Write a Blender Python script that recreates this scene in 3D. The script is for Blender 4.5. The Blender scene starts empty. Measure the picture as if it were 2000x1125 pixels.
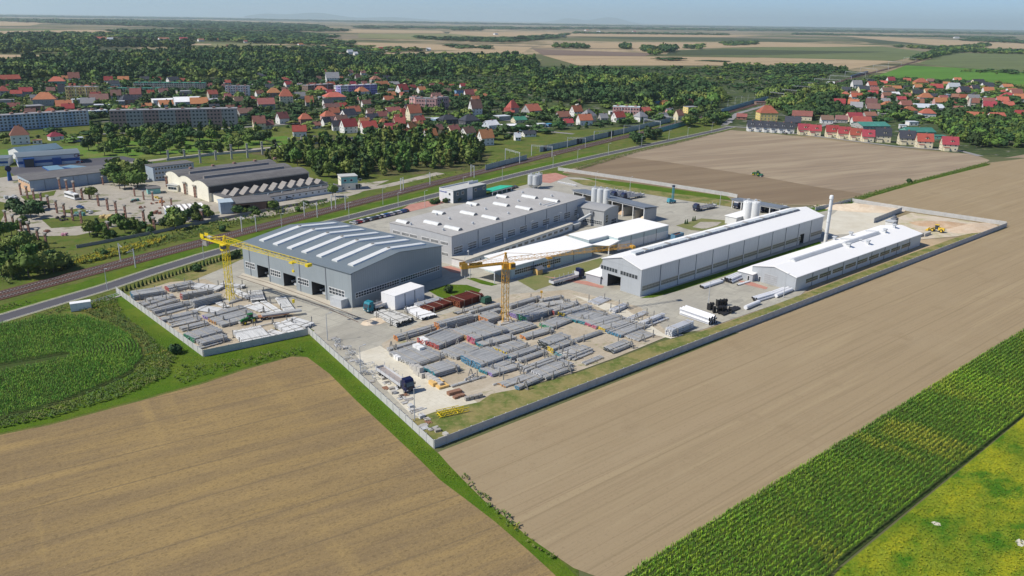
import bpy, math, random
import numpy as np
from mathutils import Vector
S = bpy.context.scene
COL = S.collection
rnd = random.Random(7)
R = math.radians

# ---------------------------------------------------------------- camera, sky, sun, exposure
HC = 92.0; FPX = 1556.0                      # drone height in metres, focal length in photo pixels
ROLL = math.atan(0.016); PITCH = math.atan(522.5*math.cos(ROLL)/FPX)
_f = Vector((0, math.cos(PITCH), -math.sin(PITCH)))
_r = Vector((1, 0, 0)); _u = _r.cross(_f)
IX = math.cos(ROLL)*_r + math.sin(ROLL)*_u
IY = math.sin(ROLL)*_r - math.cos(ROLL)*_u
cam = bpy.data.cameras.new('camera'); camo = bpy.data.objects.new('camera', cam); COL.objects.link(camo)
cam.sensor_width = 36; cam.lens = 36*FPX/2000; cam.clip_end = 300000; cam.clip_start = 1
from mathutils import Matrix
m3 = Matrix((IX, -IY, -_f)).transposed()
camo.matrix_world = Matrix.Translation((0, 0, HC)) @ m3.to_4x4()
S.camera = camo
HAZE = 0.000036
SUN_AZ, SUN_EL = 254.0, 47.0
W = bpy.data.worlds.new('World'); S.world = W; W.use_nodes = True
nt = W.node_tree
sky = nt.nodes.new('ShaderNodeTexSky'); sky.sky_type = 'NISHITA'; sky.sun_disc = False
sky.sun_elevation = R(SUN_EL); sky.sun_rotation = R(SUN_AZ); sky.altitude = 100
sky.air_density = 0.6; sky.dust_density = 0.5; sky.ozone_density = 8
bg = nt.nodes['Background']; nt.links.new(sky.outputs[0], bg.inputs[0]); bg.inputs[1].default_value = 0.10
sl = bpy.data.lights.new('sun', 'SUN'); so = bpy.data.objects.new('sun', sl); COL.objects.link(so)
sl.energy = 3.7; sl.angle = R(0.5); sl.color = (1, .94, .84)
sd = Vector((math.sin(R(SUN_AZ))*math.cos(R(SUN_EL)), math.cos(R(SUN_AZ))*math.cos(R(SUN_EL)), math.sin(R(SUN_EL))))
so.rotation_euler = sd.to_track_quat('Z', 'Y').to_euler(); so.location = (0, 0, 300)
S.view_settings.view_transform = 'Standard'; S.view_settings.look = 'None'
S.view_settings.exposure = 0.4; S.view_settings.gamma = 1
S.cycles.max_bounces = 5; S.cycles.diffuse_bounces = 2; S.cycles.glossy_bounces = 2; S.cycles.volume_bounces = 1
S.cycles.transparent_max_bounces = 6; S.cycles.use_denoising = True

def G(x, y, z=0.0):
    "point of the real place (height z) that stands at this spot of the survey photograph"
    d = _f*FPX + IX*(x-1000) + IY*(y-562.5)
    t = (z-HC)/d.z
    return Vector((0, 0, HC)) + d*t
def depth(x, y): return (G(x, y)-Vector((0, 0, HC))).dot(_f)
def mpp(x, y): return depth(x, y)/FPX          # metres per photo pixel there

# ---------------------------------------------------------------- materials
MATS = {}
G8 = (.8, .8, .8)
MULT = {'rough grass': (.8, .85, .6), 'verge grass': (.80, .82, .42), 'town grass': G8, 'stubble field': (.64, .62, .55), 'tilled field': (.80, .79, .66), 'ploughed field': (.84, .86, .83), 'fresh ploughed field': (1, 1, .87),
 'yellow meadow': (.8, .95, .8), 'concrete pavement': (.82, .83, .80), 'pale slab yard': (1.05, 1.06, 1.0), 'storage yard sand': (.86, .86, .84), 'road asphalt': (.62, .62, .68), 'rail ballast': (.62, .42, .38), 'dry lawn': (.9, .9, .8), 'old yard concrete': (.8, .8, .78), 'street': G8,
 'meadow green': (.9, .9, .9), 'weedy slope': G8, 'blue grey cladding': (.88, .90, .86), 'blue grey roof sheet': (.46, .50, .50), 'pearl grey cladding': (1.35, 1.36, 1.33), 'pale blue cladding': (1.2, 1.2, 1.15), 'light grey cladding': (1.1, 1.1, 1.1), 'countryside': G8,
 'far_tan': (.80, .80, .74), 'far_brown': G8, 'far_green': (.9, .9, .9), 'far_dark': G8, 'far_olive': G8, 'far_lime': (.85, .85, .85), 'corn leaves': (2.9, 2.9, 1.8), 'corn strip leaves': (3.0, 2.8, 1.5), 'herb leaves': (1.6, 1.6, 1.4),
 'foliage mid': (1.75, 1.7, 1.3), 'foliage dark': (1.4, 1.5, 1.4), 'foliage light': (1.5, 1.45, 1.1), 'grass blades': (.8, .85, .6), 'fence concrete': (.9, .9, .9), 'spun concrete': (1.12, 1.09, 1.02), 'pale concrete beam': (.86, .86, .86), 'white concrete': (.95, .95, .95)}
def mat(name, col, layers=(), rough=.8, spec=.3, metal=0, bump=None, emit=None, tint=0, obj=False, alpha=None):
    """layers: (kind, sx, sy, az, lo, hi, colour) mixed over the base one after the other, metres in real space"""
    if name in MATS: return MATS[name]
    if name in MULT:
        k_ = MULT[name]; mu = lambda c: tuple(min(.95, a*b) for a, b in zip(c, k_)); col = mu(col); layers = [(*L[:6], mu(L[6])) for L in layers]
    m = bpy.data.materials.new(name); m.use_nodes = True; MATS[name] = m
    n = m.node_tree.nodes; l = m.node_tree.links
    b = n['Principled BSDF']; b.inputs['Roughness'].default_value = rough
    b.inputs['Specular IOR Level'].default_value = spec; b.inputs['Metallic'].default_value = metal
    if obj: pos = n.new('ShaderNodeTexCoord').outputs['Object']
    else: pos = n.new('ShaderNodeNewGeometry').outputs['Position']
    cur = None
    def mapped(sx, sy, az, sz=None):
        v = n.new('ShaderNodeVectorRotate'); v.rotation_type = 'Z_AXIS'; v.inputs['Angle'].default_value = R(az)
        l.new(pos, v.inputs['Vector'])                     # az: compass direction of the local y axis
        q = n.new('ShaderNodeVectorMath'); q.operation = 'MULTIPLY'
        q.inputs[1].default_value = (1/sx, 1/sy, 1/(sz or min(sx, sy))); l.new(v.outputs[0], q.inputs[0]); return q.outputs[0]
    for k, L in enumerate(layers):
        kind, sx, sy, az, lo, hi, c = L
        vec = mapped(sx, sy, az, 14.0 if kind == 's' else None)
        if kind in 'nNs':
            t = n.new('ShaderNodeTexNoise'); t.inputs['Scale'].default_value = 1; t.inputs['Detail'].default_value = 6 if kind in 'Ns' else 3
            t.inputs['Roughness'].default_value = .62
            l.new(vec, t.inputs['Vector']); f = t.outputs['Fac']
        elif kind == 'v':
            t = n.new('ShaderNodeTexVoronoi'); t.inputs['Scale'].default_value = 1; l.new(vec, t.inputs['Vector'])
            sp = n.new('ShaderNodeSeparateColor'); l.new(t.outputs['Color'], sp.inputs[0]); f = sp.outputs[0]
        elif kind == 'w':                                  # stripes across local x, period sx
            t = n.new('ShaderNodeTexWave'); t.wave_type = 'BANDS'; t.bands_direction = 'X'; t.inputs['Scale'].default_value = math.pi/10*1.0
            t.inputs['Distortion'].default_value = .6; t.inputs['Detail'].default_value = 2; t.inputs['Detail Scale'].default_value = .3
            l.new(vec, t.inputs['Vector']); f = t.outputs['Fac']
        elif kind == 'b':                                  # slab joints sx by sy
            t = n.new('ShaderNodeTexBrick'); t.offset = .5; t.inputs['Scale'].default_value = 1
            t.inputs['Brick Width'].default_value = 1; t.inputs['Row Height'].default_value = 1; t.inputs['Mortar Size'].default_value = .02
            l.new(vec, t.inputs['Vector']); f = t.outputs['Fac']
        mr = n.new('ShaderNodeMapRange'); mr.inputs[1].default_value = lo; mr.inputs[2].default_value = hi; l.new(f, mr.inputs[0])
        mx = n.new('ShaderNodeMix'); mx.data_type = 'RGBA'; l.new(mr.outputs[0], mx.inputs[0])
        if cur is None: mx.inputs[6].default_value = (*col, 1)
        else: l.new(cur, mx.inputs[6])
        mx.inputs[7].default_value = (*c, 1); cur = mx.outputs[2]
    if tint:
        oi = n.new('ShaderNodeObjectInfo'); at = n.new('ShaderNodeAttribute'); at.attribute_name = 'tint'
        ad = n.new('ShaderNodeMath'); ad.operation = 'ADD'; l.new(oi.outputs['Random'], ad.inputs[0]); l.new(at.outputs['Fac'], ad.inputs[1])
        fr = n.new('ShaderNodeMath'); fr.operation = 'FRACT'; l.new(ad.outputs[0], fr.inputs[0])
        m1 = n.new('ShaderNodeMapRange'); m1.inputs[3].default_value = 1-tint; m1.inputs[4].default_value = 1+tint; l.new(fr.outputs[0], m1.inputs[0])
        w2 = n.new('ShaderNodeMath'); w2.operation = 'MULTIPLY'; w2.inputs[1].default_value = 7.31; l.new(fr.outputs[0], w2.inputs[0])
        f2 = n.new('ShaderNodeMath'); f2.operation = 'FRACT'; l.new(w2.outputs[0], f2.inputs[0])
        h1 = n.new('ShaderNodeMapRange'); h1.inputs[3].default_value = .475; h1.inputs[4].default_value = .52; l.new(f2.outputs[0], h1.inputs[0])
        hs = n.new('ShaderNodeHueSaturation'); l.new(m1.outputs[0], hs.inputs['Value']); l.new(h1.outputs[0], hs.inputs['Hue'])
        if cur is None: hs.inputs['Color'].default_value = (*col, 1)
        else: l.new(cur, hs.inputs['Color'])
        cur = hs.outputs[0]
    if cur is None: b.inputs['Base Color'].default_value = (*col, 1)
    else: l.new(cur, b.inputs['Base Color'])
    if bump:
        sx, sy, az, st, dist = bump
        t = n.new('ShaderNodeTexNoise'); t.inputs['Scale'].default_value = 1; t.inputs['Detail'].default_value = 4
        l.new(mapped(sx, sy, az), t.inputs['Vector'])
        bp = n.new('ShaderNodeBump'); bp.inputs['Strength'].default_value = st; bp.inputs['Distance'].default_value = dist
        l.new(t.outputs['Fac'], bp.inputs['Height']); l.new(bp.outputs[0], b.inputs['Normal'])
    if emit: b.inputs['Emission Color'].default_value = (*col, 1); b.inputs['Emission Strength'].default_value = emit
    return m
def wm(name, c, v=.12, rough=.65, **k):            # plain painted / cast surface with faint weathering
    d = tuple(x*(1-v) for x in c); e = tuple(min(1, x*(1+v*.6)) for x in c)
    return mat(name, c, (('n', 7, 7, 10, .35, .7, d), ('N', 1.3, 1.3, 0, .45, .75, e), ('s', 1.1, 1.1, 0, .56, .74, tuple(x*(1-v*1.6) for x in c))), rough=rough, obj=True, **k)

# ---------------------------------------------------------------- mesh builder and scene tree
class MB:
    def __init__(s): s.v = []; s.f = []; s.m = []
    def poly(s, pts, mi=0):
        b = len(s.v); s.v += [tuple(p) for p in pts]; s.f.append(tuple(range(b, b+len(pts)))); s.m.append(mi); return s
    def box(s, x0, x1, y0, y1, z0, z1, mi=0):
        b = len(s.v)
        s.v += [(x0, y0, z0), (x1, y0, z0), (x1, y1, z0), (x0, y1, z0), (x0, y0, z1), (x1, y0, z1), (x1, y1, z1), (x0, y1, z1)]
        for q in ((0, 3, 2, 1), (4, 5, 6, 7), (0, 1, 5, 4), (1, 2, 6, 5), (2, 3, 7, 6), (3, 0, 4, 7)):
            s.f.append(tuple(b+i for i in q)); s.m.append(mi)
        return s
    def hexa(s, p, mi=0):                       # 8 corner points, bottom ring then top ring
        b = len(s.v); s.v += [tuple(q) for q in p]
        for q in ((0, 3, 2, 1), (4, 5, 6, 7), (0, 1, 5, 4), (1, 2, 6, 5), (2, 3, 7, 6), (3, 0, 4, 7)):
            s.f.append(tuple(b+i for i in q)); s.m.append(mi)
        return s
    def bar(s, a, c, w, h=None, mi=0):
        a = Vector(a); c = Vector(c); d = (c-a).normalized(); h = h or w
        up = Vector((0, 0, 1)) if abs(d.z) < .95 else Vector((1, 0, 0))
        x = d.cross(up).normalized()*w/2; y = x.cross(d).normalized()*h/2
        return s.hexa([a-x-y, a+x-y, a+x+y, a-x+y, c-x-y, c+x-y, c+x+y, c-x+y], mi)
    def tube(s, a, c, r, r2=None, n=10, mi=0, capmi=None):
        a = Vector(a); c = Vector(c); d = (c-a).normalized(); r2 = r if r2 is None else r2
        up = Vector((0, 0, 1)) if abs(d.z) < .95 else Vector((1, 0, 0))
        x = d.cross(up).normalized(); y = x.cross(d)
        b = len(s.v)
        for p, q in ((a, r), (c, r2)):
            for i in range(n):
                t = 2*math.pi*i/n; s.v.append(tuple(p+(x*math.cos(t)+y*math.sin(t))*q))
        for i in range(n):
            j = (i+1) % n; s.f.append((b+i, b+j, b+n+j, b+n+i)); s.m.append(mi)
        cm = mi if capmi is None else capmi
        s.f.append(tuple(b+i for i in reversed(range(n)))); s.m.append(cm)
        s.f.append(tuple(b+n+i for i in range(n))); s.m.append(cm)
        return s
    def dome(s, c, r, h, n=12, k=4, mi=0):
        prev = None; b0 = len(s.v)
        for j in range(k+1):
            t = math.pi/2*j/k
            for i in range(n):
                a = 2*math.pi*i/n; s.v.append((c[0]+r*math.cos(t)*math.cos(a), c[1]+r*math.cos(t)*math.sin(a), c[2]+h*math.sin(t)))
        for j in range(k):
            for i in range(n):
                q = (i+1) % n; s.f.append((b0+j*n+i, b0+j*n+q, b0+(j+1)*n+q, b0+(j+1)*n+i)); s.m.append(mi)
        return s
    def mesh(s, name, mats):
        me = bpy.data.meshes.new(name); me.from_pydata(s.v, [], s.f)
        if not isinstance(mats, (list, tuple)): mats = [mats]
        for q in mats: me.materials.append(q)
        if len(mats) > 1: me.polygons.foreach_set('material_index', s.m)
        me.update(); return me
    def obj(s, name, mats, parent=None):
        o = bpy.data.objects.new(name, s.mesh(name, mats)); COL.objects.link(o)
        if parent is not None: o.parent = parent
        return o
def npmesh(name, V, Q, m, tint=None, parent=None):
    me = bpy.data.meshes.new(name); V = np.asarray(V, dtype=np.float32); Q = np.asarray(Q, dtype=np.int32)
    k = Q.shape[1]
    me.vertices.add(len(V)); me.vertices.foreach_set('co', V.ravel())
    me.loops.add(Q.size); me.loops.foreach_set('vertex_index', Q.ravel())
    me.polygons.add(len(Q)); me.polygons.foreach_set('loop_start', np.arange(0, Q.size, k, dtype=np.int32))
    me.polygons.foreach_set('loop_total', np.full(len(Q), k, dtype=np.int32))
    me.update(calc_edges=True); me.materials.append(m)
    if tint is not None:
        a = me.attributes.new('tint', 'FLOAT', 'FACE'); a.data.foreach_set('value', np.asarray(tint, dtype=np.float32))
    o = bpy.data.objects.new(name, me); COL.objects.link(o)
    if parent is not None: o.parent = parent
    return o
def tag(o, label, cat, group=None):
    o['label'] = label; o['category'] = cat
    if group: o['group'] = group
    return o
def thing(name, label, cat, loc, rot=0.0, group=None):
    o = bpy.data.objects.new(name, None); COL.objects.link(o); o.location = loc; o.rotation_euler = (0, 0, rot)
    o.empty_display_size = .5
    return tag(o, label, cat, group)
KIDS = {}
def copy_tree(o, parent=None):
    c = o.copy(); COL.objects.link(c)
    if parent is not None: c.parent = parent
    for ch in KIDS.setdefault(o.name, list(o.children)): copy_tree(ch, c)
    return c
def kind(o, k): o['kind'] = k; return o
def rotz(az): return R(90-az)                    # turns local +x to the compass direction az
def azof(a, b): d = b-a; return math.degrees(math.atan2(d.x, d.y))
def fit(p0, p1, p2, z=0.0):
    "corner, compass of the local x side, its length, and the width of the local y side (to the left)"
    a = G(*p0, z); b = G(*p1, z); c = G(*p2, z)
    az = azof(a, b); L = (b-a).xy.length
    v = Vector((math.sin(R(az-90)), math.cos(R(az-90)))); Wd = (c-a).xy.dot(v)
    return Vector((a.x, a.y, 0)), az, L, Wd

# ---------------------------------------------------------------- the ground and its sheets
def sheet(name, pts, z, m, world=False):
    P = [Vector((p[0], p[1], 0)) if world else G(*p) for p in pts]
    mb = MB(); mb.poly([(p.x, p.y, z) for p in P])
    o = mb.obj(name, m)
    me = o.data
    if me.polygons[0].normal.z < 0: me.flip_normals()
    return kind(o, 'structure')
def strip(name, pts, w, z, m, world=False):
    P = [Vector((p[0], p[1], 0)) if world else G(*p) for p in pts]
    mb = MB(); N = len(P); Lp = []; Rp = []
    for i in range(N):
        d = (P[min(i+1, N-1)]-P[max(i-1, 0)]).xy.normalized(); nrm = Vector((-d.y, d.x, 0))
        Lp.append(P[i]+nrm*w/2); Rp.append(P[i]-nrm*w/2)
    for i in range(N-1):
        mb.poly([(q.x, q.y, z) for q in (Rp[i], Rp[i+1], Lp[i+1], Lp[i])])
    o = mb.obj(name, m)
    if o.data.polygons[0].normal.z < 0: o.data.flip_normals()
    return kind(o, 'structure')

TAN = (.30, .235, .16)
m_ground = mat('countryside', (.24, .20, .11), (
    ('v', 420, 1500, 62, .1, .7, (.58, .44, .28)), ('v', 310, 900, 70, .55, .6, (.13, .15, .06)), ('v', 600, 1300, 58, .74, .78, (.30, .24, .17)),
    ('n', 900, 900, 0, .56, .60, (.035, .055, .022)), ('N', 60, 60, 0, .4, .7, (.17, .16, .09))), rough=.95, spec=.1)
g = MB().poly([(-90000, -3000, 0), (90000, -3000, 0), (90000, 90000, 0), (-90000, 90000, 0)]).obj('ground', m_ground); kind(g, 'structure')

m_grass = mat('rough grass', (.11, .125, .045), (('N', 25, 25, 0, .38, .58, (.185, .155, .075)), ('N', 9, 9, 0, .54, .66, (.08, .14, .03)), ('n', 5, 22, 40, .62, .68, (.26, .24, .03)), ('n', 6, 6, 0, .5, .75, (.045, .085, .016)), ('N', 1.2, 1.2, 0, .35, .8, (.12, .19, .03))),
              rough=.95, spec=.1, bump=(.5, .5, 0, .6, .3))
m_verge = mat('verge grass', (.075, .15, .020), (('N', 14, 14, 0, .45, .65, (.14, .18, .04)), ('n', 3, 3, 0, .5, .8, (.05, .105, .012)), ('N', .8, .8, 0, .4, .8, (.12, .20, .028))), rough=.95, spec=.1, bump=(.5, .5, 0, .6, .3))
m_lawn = mat('town grass', (.075, .11, .035), (('N', 30, 30, 0, .42, .6, (.045, .07, .028)), ('N', 14, 14, 0, .58, .64, (.28, .27, .24)), ('N', 9, 9, 0, .5, .7, (.16, .17, .07))), rough=.95, spec=.1)
m_stub = mat('stubble field', (.37, .275, .16), (
    ('n', 5, 60, 57, .44, .66, (.46, .335, .165)), ('N', 1.2, 14, 57, .50, .76, (.28, .21, .135)), ('N', 10, 55, 57, .50, .74, (.55, .40, .19)), ('N', 9, 80, 146, .56, .80, (.56, .41, .19)),
    ('w', 13, 9999, 57, .994, 1.0, (.31, .235, .145)), ('N', .45, .9, 57, .5, .8, (.20, .15, .09)), ('n', .25, .4, 57, .55, .8, (.52, .40, .21))), rough=.95, spec=.1, bump=(.3, .5, 57, .7, .12))
m_till = mat('tilled field', (.385, .30, .215), (
    ('n', 22, 500, 50, .38, .68, (.41, .32, .235)), ('N', .7, 50, 50, .50, .72, (.32, .25, .18)), ('n', 3, 90, 50, .55, .64, (.43, .34, .245)), ('N', 45, 60, 20, .5, .7, (.42, .335, .25)), ('w', 18, 9999, 50, .997, 1.0, (.34, .265, .19)),
    ('w', 5.5, 9999, 50.3, .990, 1.0, (.36, .275, .20)), ('N', 12, 12, 0, .58, .72, (.35, .27, .195)), ('N', .5, .8, 50, .55, .85, (.28, .215, .155))), rough=.95, spec=.1, bump=(.25, 1, 50, .4, .06))
m_plow = mat('ploughed field', (.33, .25, .18), (
    ('n', 16, 160, 62, .40, .62, (.42, .33, .235)), ('N', 3, 60, 62, .5, .75, (.26, .20, .15))), rough=.95, spec=.1)
m_plowd = mat('fresh ploughed field', (.21, .155, .115), (('n', 14, 200, 62, .40, .62, (.25, .19, .14)), ('N', 2, 60, 62, .5, .75, (.17, .13, .10))), rough=.95, spec=.1)
m_cornsoil = mat('corn soil', (.05, .085, .022), (('N', 3, 3, 0, .4, .7, (.06, .07, .025)),), rough=1, spec=.05)
m_olive = mat('mown lawn', (.19, .19, .075), (('N', 9, 9, 0, .42, .6, (.15, .175, .06)), ('N', 1.2, 1.2, 0, .5, .8, (.23, .22, .10))), rough=.95, spec=.1)
m_mead = mat('yellow meadow', (.17, .20, .018), (
    ('N', 16, 34, 50, .42, .56, (.38, .33, .020)), ('N', 7, 12, 50, .48, .62, (.07, .16, .012)), ('N', 3, 5, 50, .5, .7, (.30, .30, .03)), ('N', .5, .7, 50, .45, .8, (.10, .14, .015))), rough=.95, spec=.1, bump=(.5, .7, 0, .8, .3))
m_pave = mat('concrete pavement', (.44, .41, .355), (
    ('N', 18, 18, 0, .40, .62, (.53, .50, .43)), ('N', 7, 7, 0, .56, .66, (.37, .35, .31)), ('N', 5, 22, 40, .52, .75, (.34, .32, .28)), ('N', 1.4, 1.4, 0, .55, .8, (.38, .36, .32)), ('b', 6, 6, 37, 0, 1, (.385, .36, .315)),
    ('n', 2.5, 2.5, 0, .70, .78, (.24, .22, .20)), ('N', 1.2, 40, 128, .60, .72, (.35, .33, .30)), ('N', 1.4, 50, 49, .62, .74, (.36, .34, .31))), rough=.85)
m_slab = mat('pale slab yard', (.60, .56, .49), (('N', 9, 9, 0, .4, .7, (.52, .47, .39)), ('b', 3, 1.5, 50, 0, 1, (.48, .44, .37)), ('N', 2, 2, 0, .55, .8, (.46, .42, .35))), rough=.9)
m_yard = mat('storage yard sand', (.53, .46, .36), (('N', 8, 8, 0, .4, .62, (.45, .38, .28)), ('N', 5, 5, 0, .58, .68, (.24, .25, .10)), ('N', 1, 1, 0, .5, .8, (.38, .33, .25)), ('n', 2.2, 14, 50, .55, .7, (.60, .54, .44))), rough=.95)
m_asph = mat('road asphalt', (.135, .132, .135), (('N', 6, 60, 37, .4, .7, (.17, .165, .165)), ('n', .8, 20, 37, .6, .7, (.11, .11, .115))), rough=.9)
m_line = wm('road paint', (.72, .72, .70)); m_kerb = wm('kerb concrete', (.55, .53, .49))
m_ball = mat('rail ballast', (.155, .115, .095), (('N', 2, 30, 37, .4, .7, (.20, .15, .125)), ('n', .4, .4, 0, .5, .8, (.10, .075, .065))), rough=.95)
m_red = mat('red brick paving', (.42, .20, .155), (('N', 3, 3, 0, .4, .7, (.50, .27, .21)),), rough=.9)
m_sand = mat('sand', (.62, .50, .36), (('N', 6, 6, 0, .4, .7, (.70, .60, .46)), ('N', 1.4, 1.4, 0, .5, .8, (.52, .40, .27))), rough=.95, bump=(1.5, 1.5, 0, .6, .4))
m_sand2 = mat('clayey sand', (.46, .31, .19), (('N', 6, 6, 0, .4, .7, (.58, .45, .31)), ('N', 1.4, 1.4, 0, .5, .8, (.38, .25, .15))), rough=.95, bump=(1.5, 1.5, 0, .6, .4))
m_dry = mat('dry lawn', (.27, .235, .105), (('N', 7, 7, 0, .42, .6, (.125, .165, .045)), ('N', 1.2, 1.2, 0, .5, .8, (.35, .29, .15))), rough=.95, spec=.1, bump=(.5, .5, 0, .5, .2))
m_dirt = mat('old yard concrete', (.44, .40, .34), (('N', 14, 14, 0, .42, .62, (.52, .48, .41)), ('N', 9, 9, 0, .56, .64, (.20, .21, .10)), ('N', 2, 2, 0, .5, .8, (.34, .30, .25))), rough=.95)
# ---------------------------------------------------------------- fields, verges, roads, yards
sheet('rough_grass', [(-900, 640), (-300, 400), (0, 262), (300, 232), (700, 258), (1000, 262), (1400, 236), (1440, 250), (1240, 300), (1100, 345), (560, 500), (640, 700), (870, 900), (1130, 1110), (1130, 1400), (-900, 1400)], .03, m_grass)
sheet('town_ground', [(-500, 300), (-400, 150), (0, 128), (300, 128), (700, 124), (1050, 128), (1390, 130), (1610, 128), (1740, 152), (2000, 168), (2600, 200), (2700, 330), (1930, 306), (1425, 246), (1300, 262), (1000, 262), (700, 258), (0, 300)], .02, m_lawn)
# verge along the left fence, around the corn and down to the frame edge
sheet('verge', [(150, 600), (228, 572), (398, 697), (603, 655), (620, 668), (740, 778), (849, 880), (905, 925), (988, 1000), (1100, 1100), (1160, 1160), (1110, 1180), (1080, 1120), (1031, 1075), (966, 1019), (910, 976), (858, 937), (815, 894), (751, 834), (695, 782), (643, 730), (600, 698), (575, 692), (480, 718), (400, 745), (250, 786), (100, 826), (0, 846), (-300, 910), (-300, 880), (0, 815), (150, 770), (250, 720), (300, 680), (280, 640), (220, 612)], .06, m_verge)
sheet('stubble_field', [(-500, 955), (0, 850), (100, 830), (250, 790), (400, 749), (480, 722), (570, 697), (600, 698), (643, 730), (695, 782), (751, 834), (815, 894), (858, 937), (910, 976), (966, 1019), (1031, 1075), (1080, 1120), (1180, 1220), (1300, 1500), (-900, 1500)], .09, m_stub)
sheet('corn_soil', [(-400, 700), (0, 635), (88, 619), (160, 617), (213, 633), (253, 654), (277, 680), (280, 701), (256, 731), (187, 763), (120, 789), (53, 808), (-400, 920)], .09, m_cornsoil)
sheet('tilled_field', [(855, 884), (1100, 788), (1400, 668), (1700, 550), (1968, 446), (1850, 421), (1668, 390), (1800, 355), (1932, 318), (2000, 310), (2400, 345), (2500, 460), (2000, 646), (1740, 806), (1350, 1046), (1200, 1140), (1120, 1110), (1030, 1048), (988, 1012), (945, 978), (902, 935), (876, 908)], .09, m_till)
sheet('upper_tilled_field', [(1960, 309), (2000, 302), (2500, 330), (2500, 340), (1990, 308)], .07, m_plow)
sheet('ploughed_field', [(1105, 333), (1210, 303), (1260, 290), (1425, 254), (1500, 260), (1650, 277), (1800, 294), (1900, 301), (1933, 313), (1920, 322), (1800, 352), (1690, 383), (1640, 402), (1540, 400), (1300, 366), (1098, 338)], .06, m_plow)
sheet('fresh_ploughed_field', [(1112, 334), (1208, 305), (1300, 316), (1475, 343), (1600, 366), (1688, 379), (1640, 401), (1540, 399), (1300, 366), (1098, 338)], .08, m_plowd)
sheet('field_edge', [(1560, 408), (1625, 402), (1692, 380), (1800, 350), (1920, 319), (1935, 322), (1800, 356), (1700, 385), (1640, 406), (1600, 415)], .11, m_verge)
sheet('corn_strip_soil', [(1212, 1130), (1350, 1046), (1740, 806), (2000, 646), (2400, 410), (2400, 560), (2000, 812), (1640, 1105), (1500, 1240), (1100, 1240)], .12, m_cornsoil)
sheet('meadow', [(1640, 1112), (2000, 815), (2400, 560), (2600, 1400), (1400, 1400)], .10, m_mead)
sheet('meadow_bare_patch', [(1818, 1021), (1825, 1019), (1836, 1023), (1838, 1028), (1826, 1027)], .13, m_slab)
sheet('meadow_bare_patch', [(1982, 1058), (1990, 1053), (1998, 1056), (2004, 1063), (1996, 1069), (1987, 1066)], .13, m_slab)
# far patchwork (large named fields)
FAR = [('tan', [(1060, 108), (1400, 112), (1700, 116), (1745, 120), (1640, 139), (1390, 128), (1130, 128)]),
       ('brown', [(1040, 96), (1280, 104), (1260, 110), (1060, 108)]), ('green', [(1300, 99), (1500, 92), (1700, 88), (1830, 104), (1745, 119), (1400, 110)]),
       ('dark', [(1310, 99), (1420, 96), (1560, 99), (1740, 101), (1700, 103), (1500, 108), (1300, 108)]),
       ('tan', [(1120, 84), (1500, 82), (1760, 90), (1600, 92), (1480, 92), (1300, 96), (1040, 93)]), ('dark', [(1130, 72), (1400, 73), (1620, 80), (1560, 83), (1250, 78)]),
       ('tan', [(880, 62), (1200, 64), (1500, 70), (1400, 73), (1130, 71), (870, 72)]), ('olive', [(700, 66), (880, 66), (1000, 76), (900, 80), (700, 74)]),
       ('tan', [(630, 56), (860, 60), (870, 65), (680, 64)]), ('tan', [(560, 80), (760, 84), (1040, 92), (1020, 104), (820, 96), (620, 90)]),
       ('olive', [(800, 108), (960, 112), (1060, 116), (1040, 128), (860, 116)]), ('tan', [(690, 100), (860, 106), (1030, 112), (900, 118), (720, 110)]),
       ('lime', [(1700, 153), (1770, 128), (1860, 132), (2100, 148), (2300, 165), (2300, 185), (2000, 166), (1850, 160)]), ('green', [(1790, 125), (1850, 103), (2000, 105), (2400, 120), (2400, 160), (2000, 142), (1870, 132)]),
       ('tan', [(1880, 97), (2000, 99), (2300, 112), (2300, 120), (2000, 104)]), ('dark', [(1660, 76), (1900, 80), (1950, 90), (1700, 84)]), ('tan', [(1620, 68), (2000, 84), (2200, 98), (1880, 94), (1700, 76)]),
       ('tan', [(-100, 106), (60, 108), (150, 111), (145, 121), (60, 116), (-100, 116)]), ('green', [(-100, 56), (60, 56), (130, 58), (70, 62), (-100, 62)]), ('tan', [(-100, 62), (60, 60), (170, 58), (230, 61), (160, 66), (-100, 67)]),
       ('olive', [(410, 85), (520, 86), (540, 92), (420, 93)]), ('tan', [(-100, 41), (60, 41), (95, 44), (60, 50), (-100, 52)]), ('tan', [(370, 38), (620, 46), (600, 50), (400, 42)]),
       ('brown', [(1500, 116), (1680, 110), (1760, 118), (1700, 128), (1560, 124)]) if 0 else ('tan', [(1300, 120), (1500, 118), (1660, 122), (1560, 132), (1400, 128)])]
FC = {'tan': (.50, .38, .25), 'brown': (.24, .18, .14), 'green': (.15, .18, .075), 'dark': (.085, .105, .05), 'olive': (.26, .26, .12), 'lime': (.115, .25, .035)}
for i, (c, pts) in enumerate(FAR):
    b = FC[c]; m = mat('far_'+c, b, (('n', 60, 400, 60, .4, .65, tuple(x*.8 for x in b)), ('N', 30, 30, 0, .5, .8, tuple(x*1.15 for x in b))), rough=.95, spec=.1)
    sheet('distant_field', pts, .25+.05*(i % 9), m)
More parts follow.
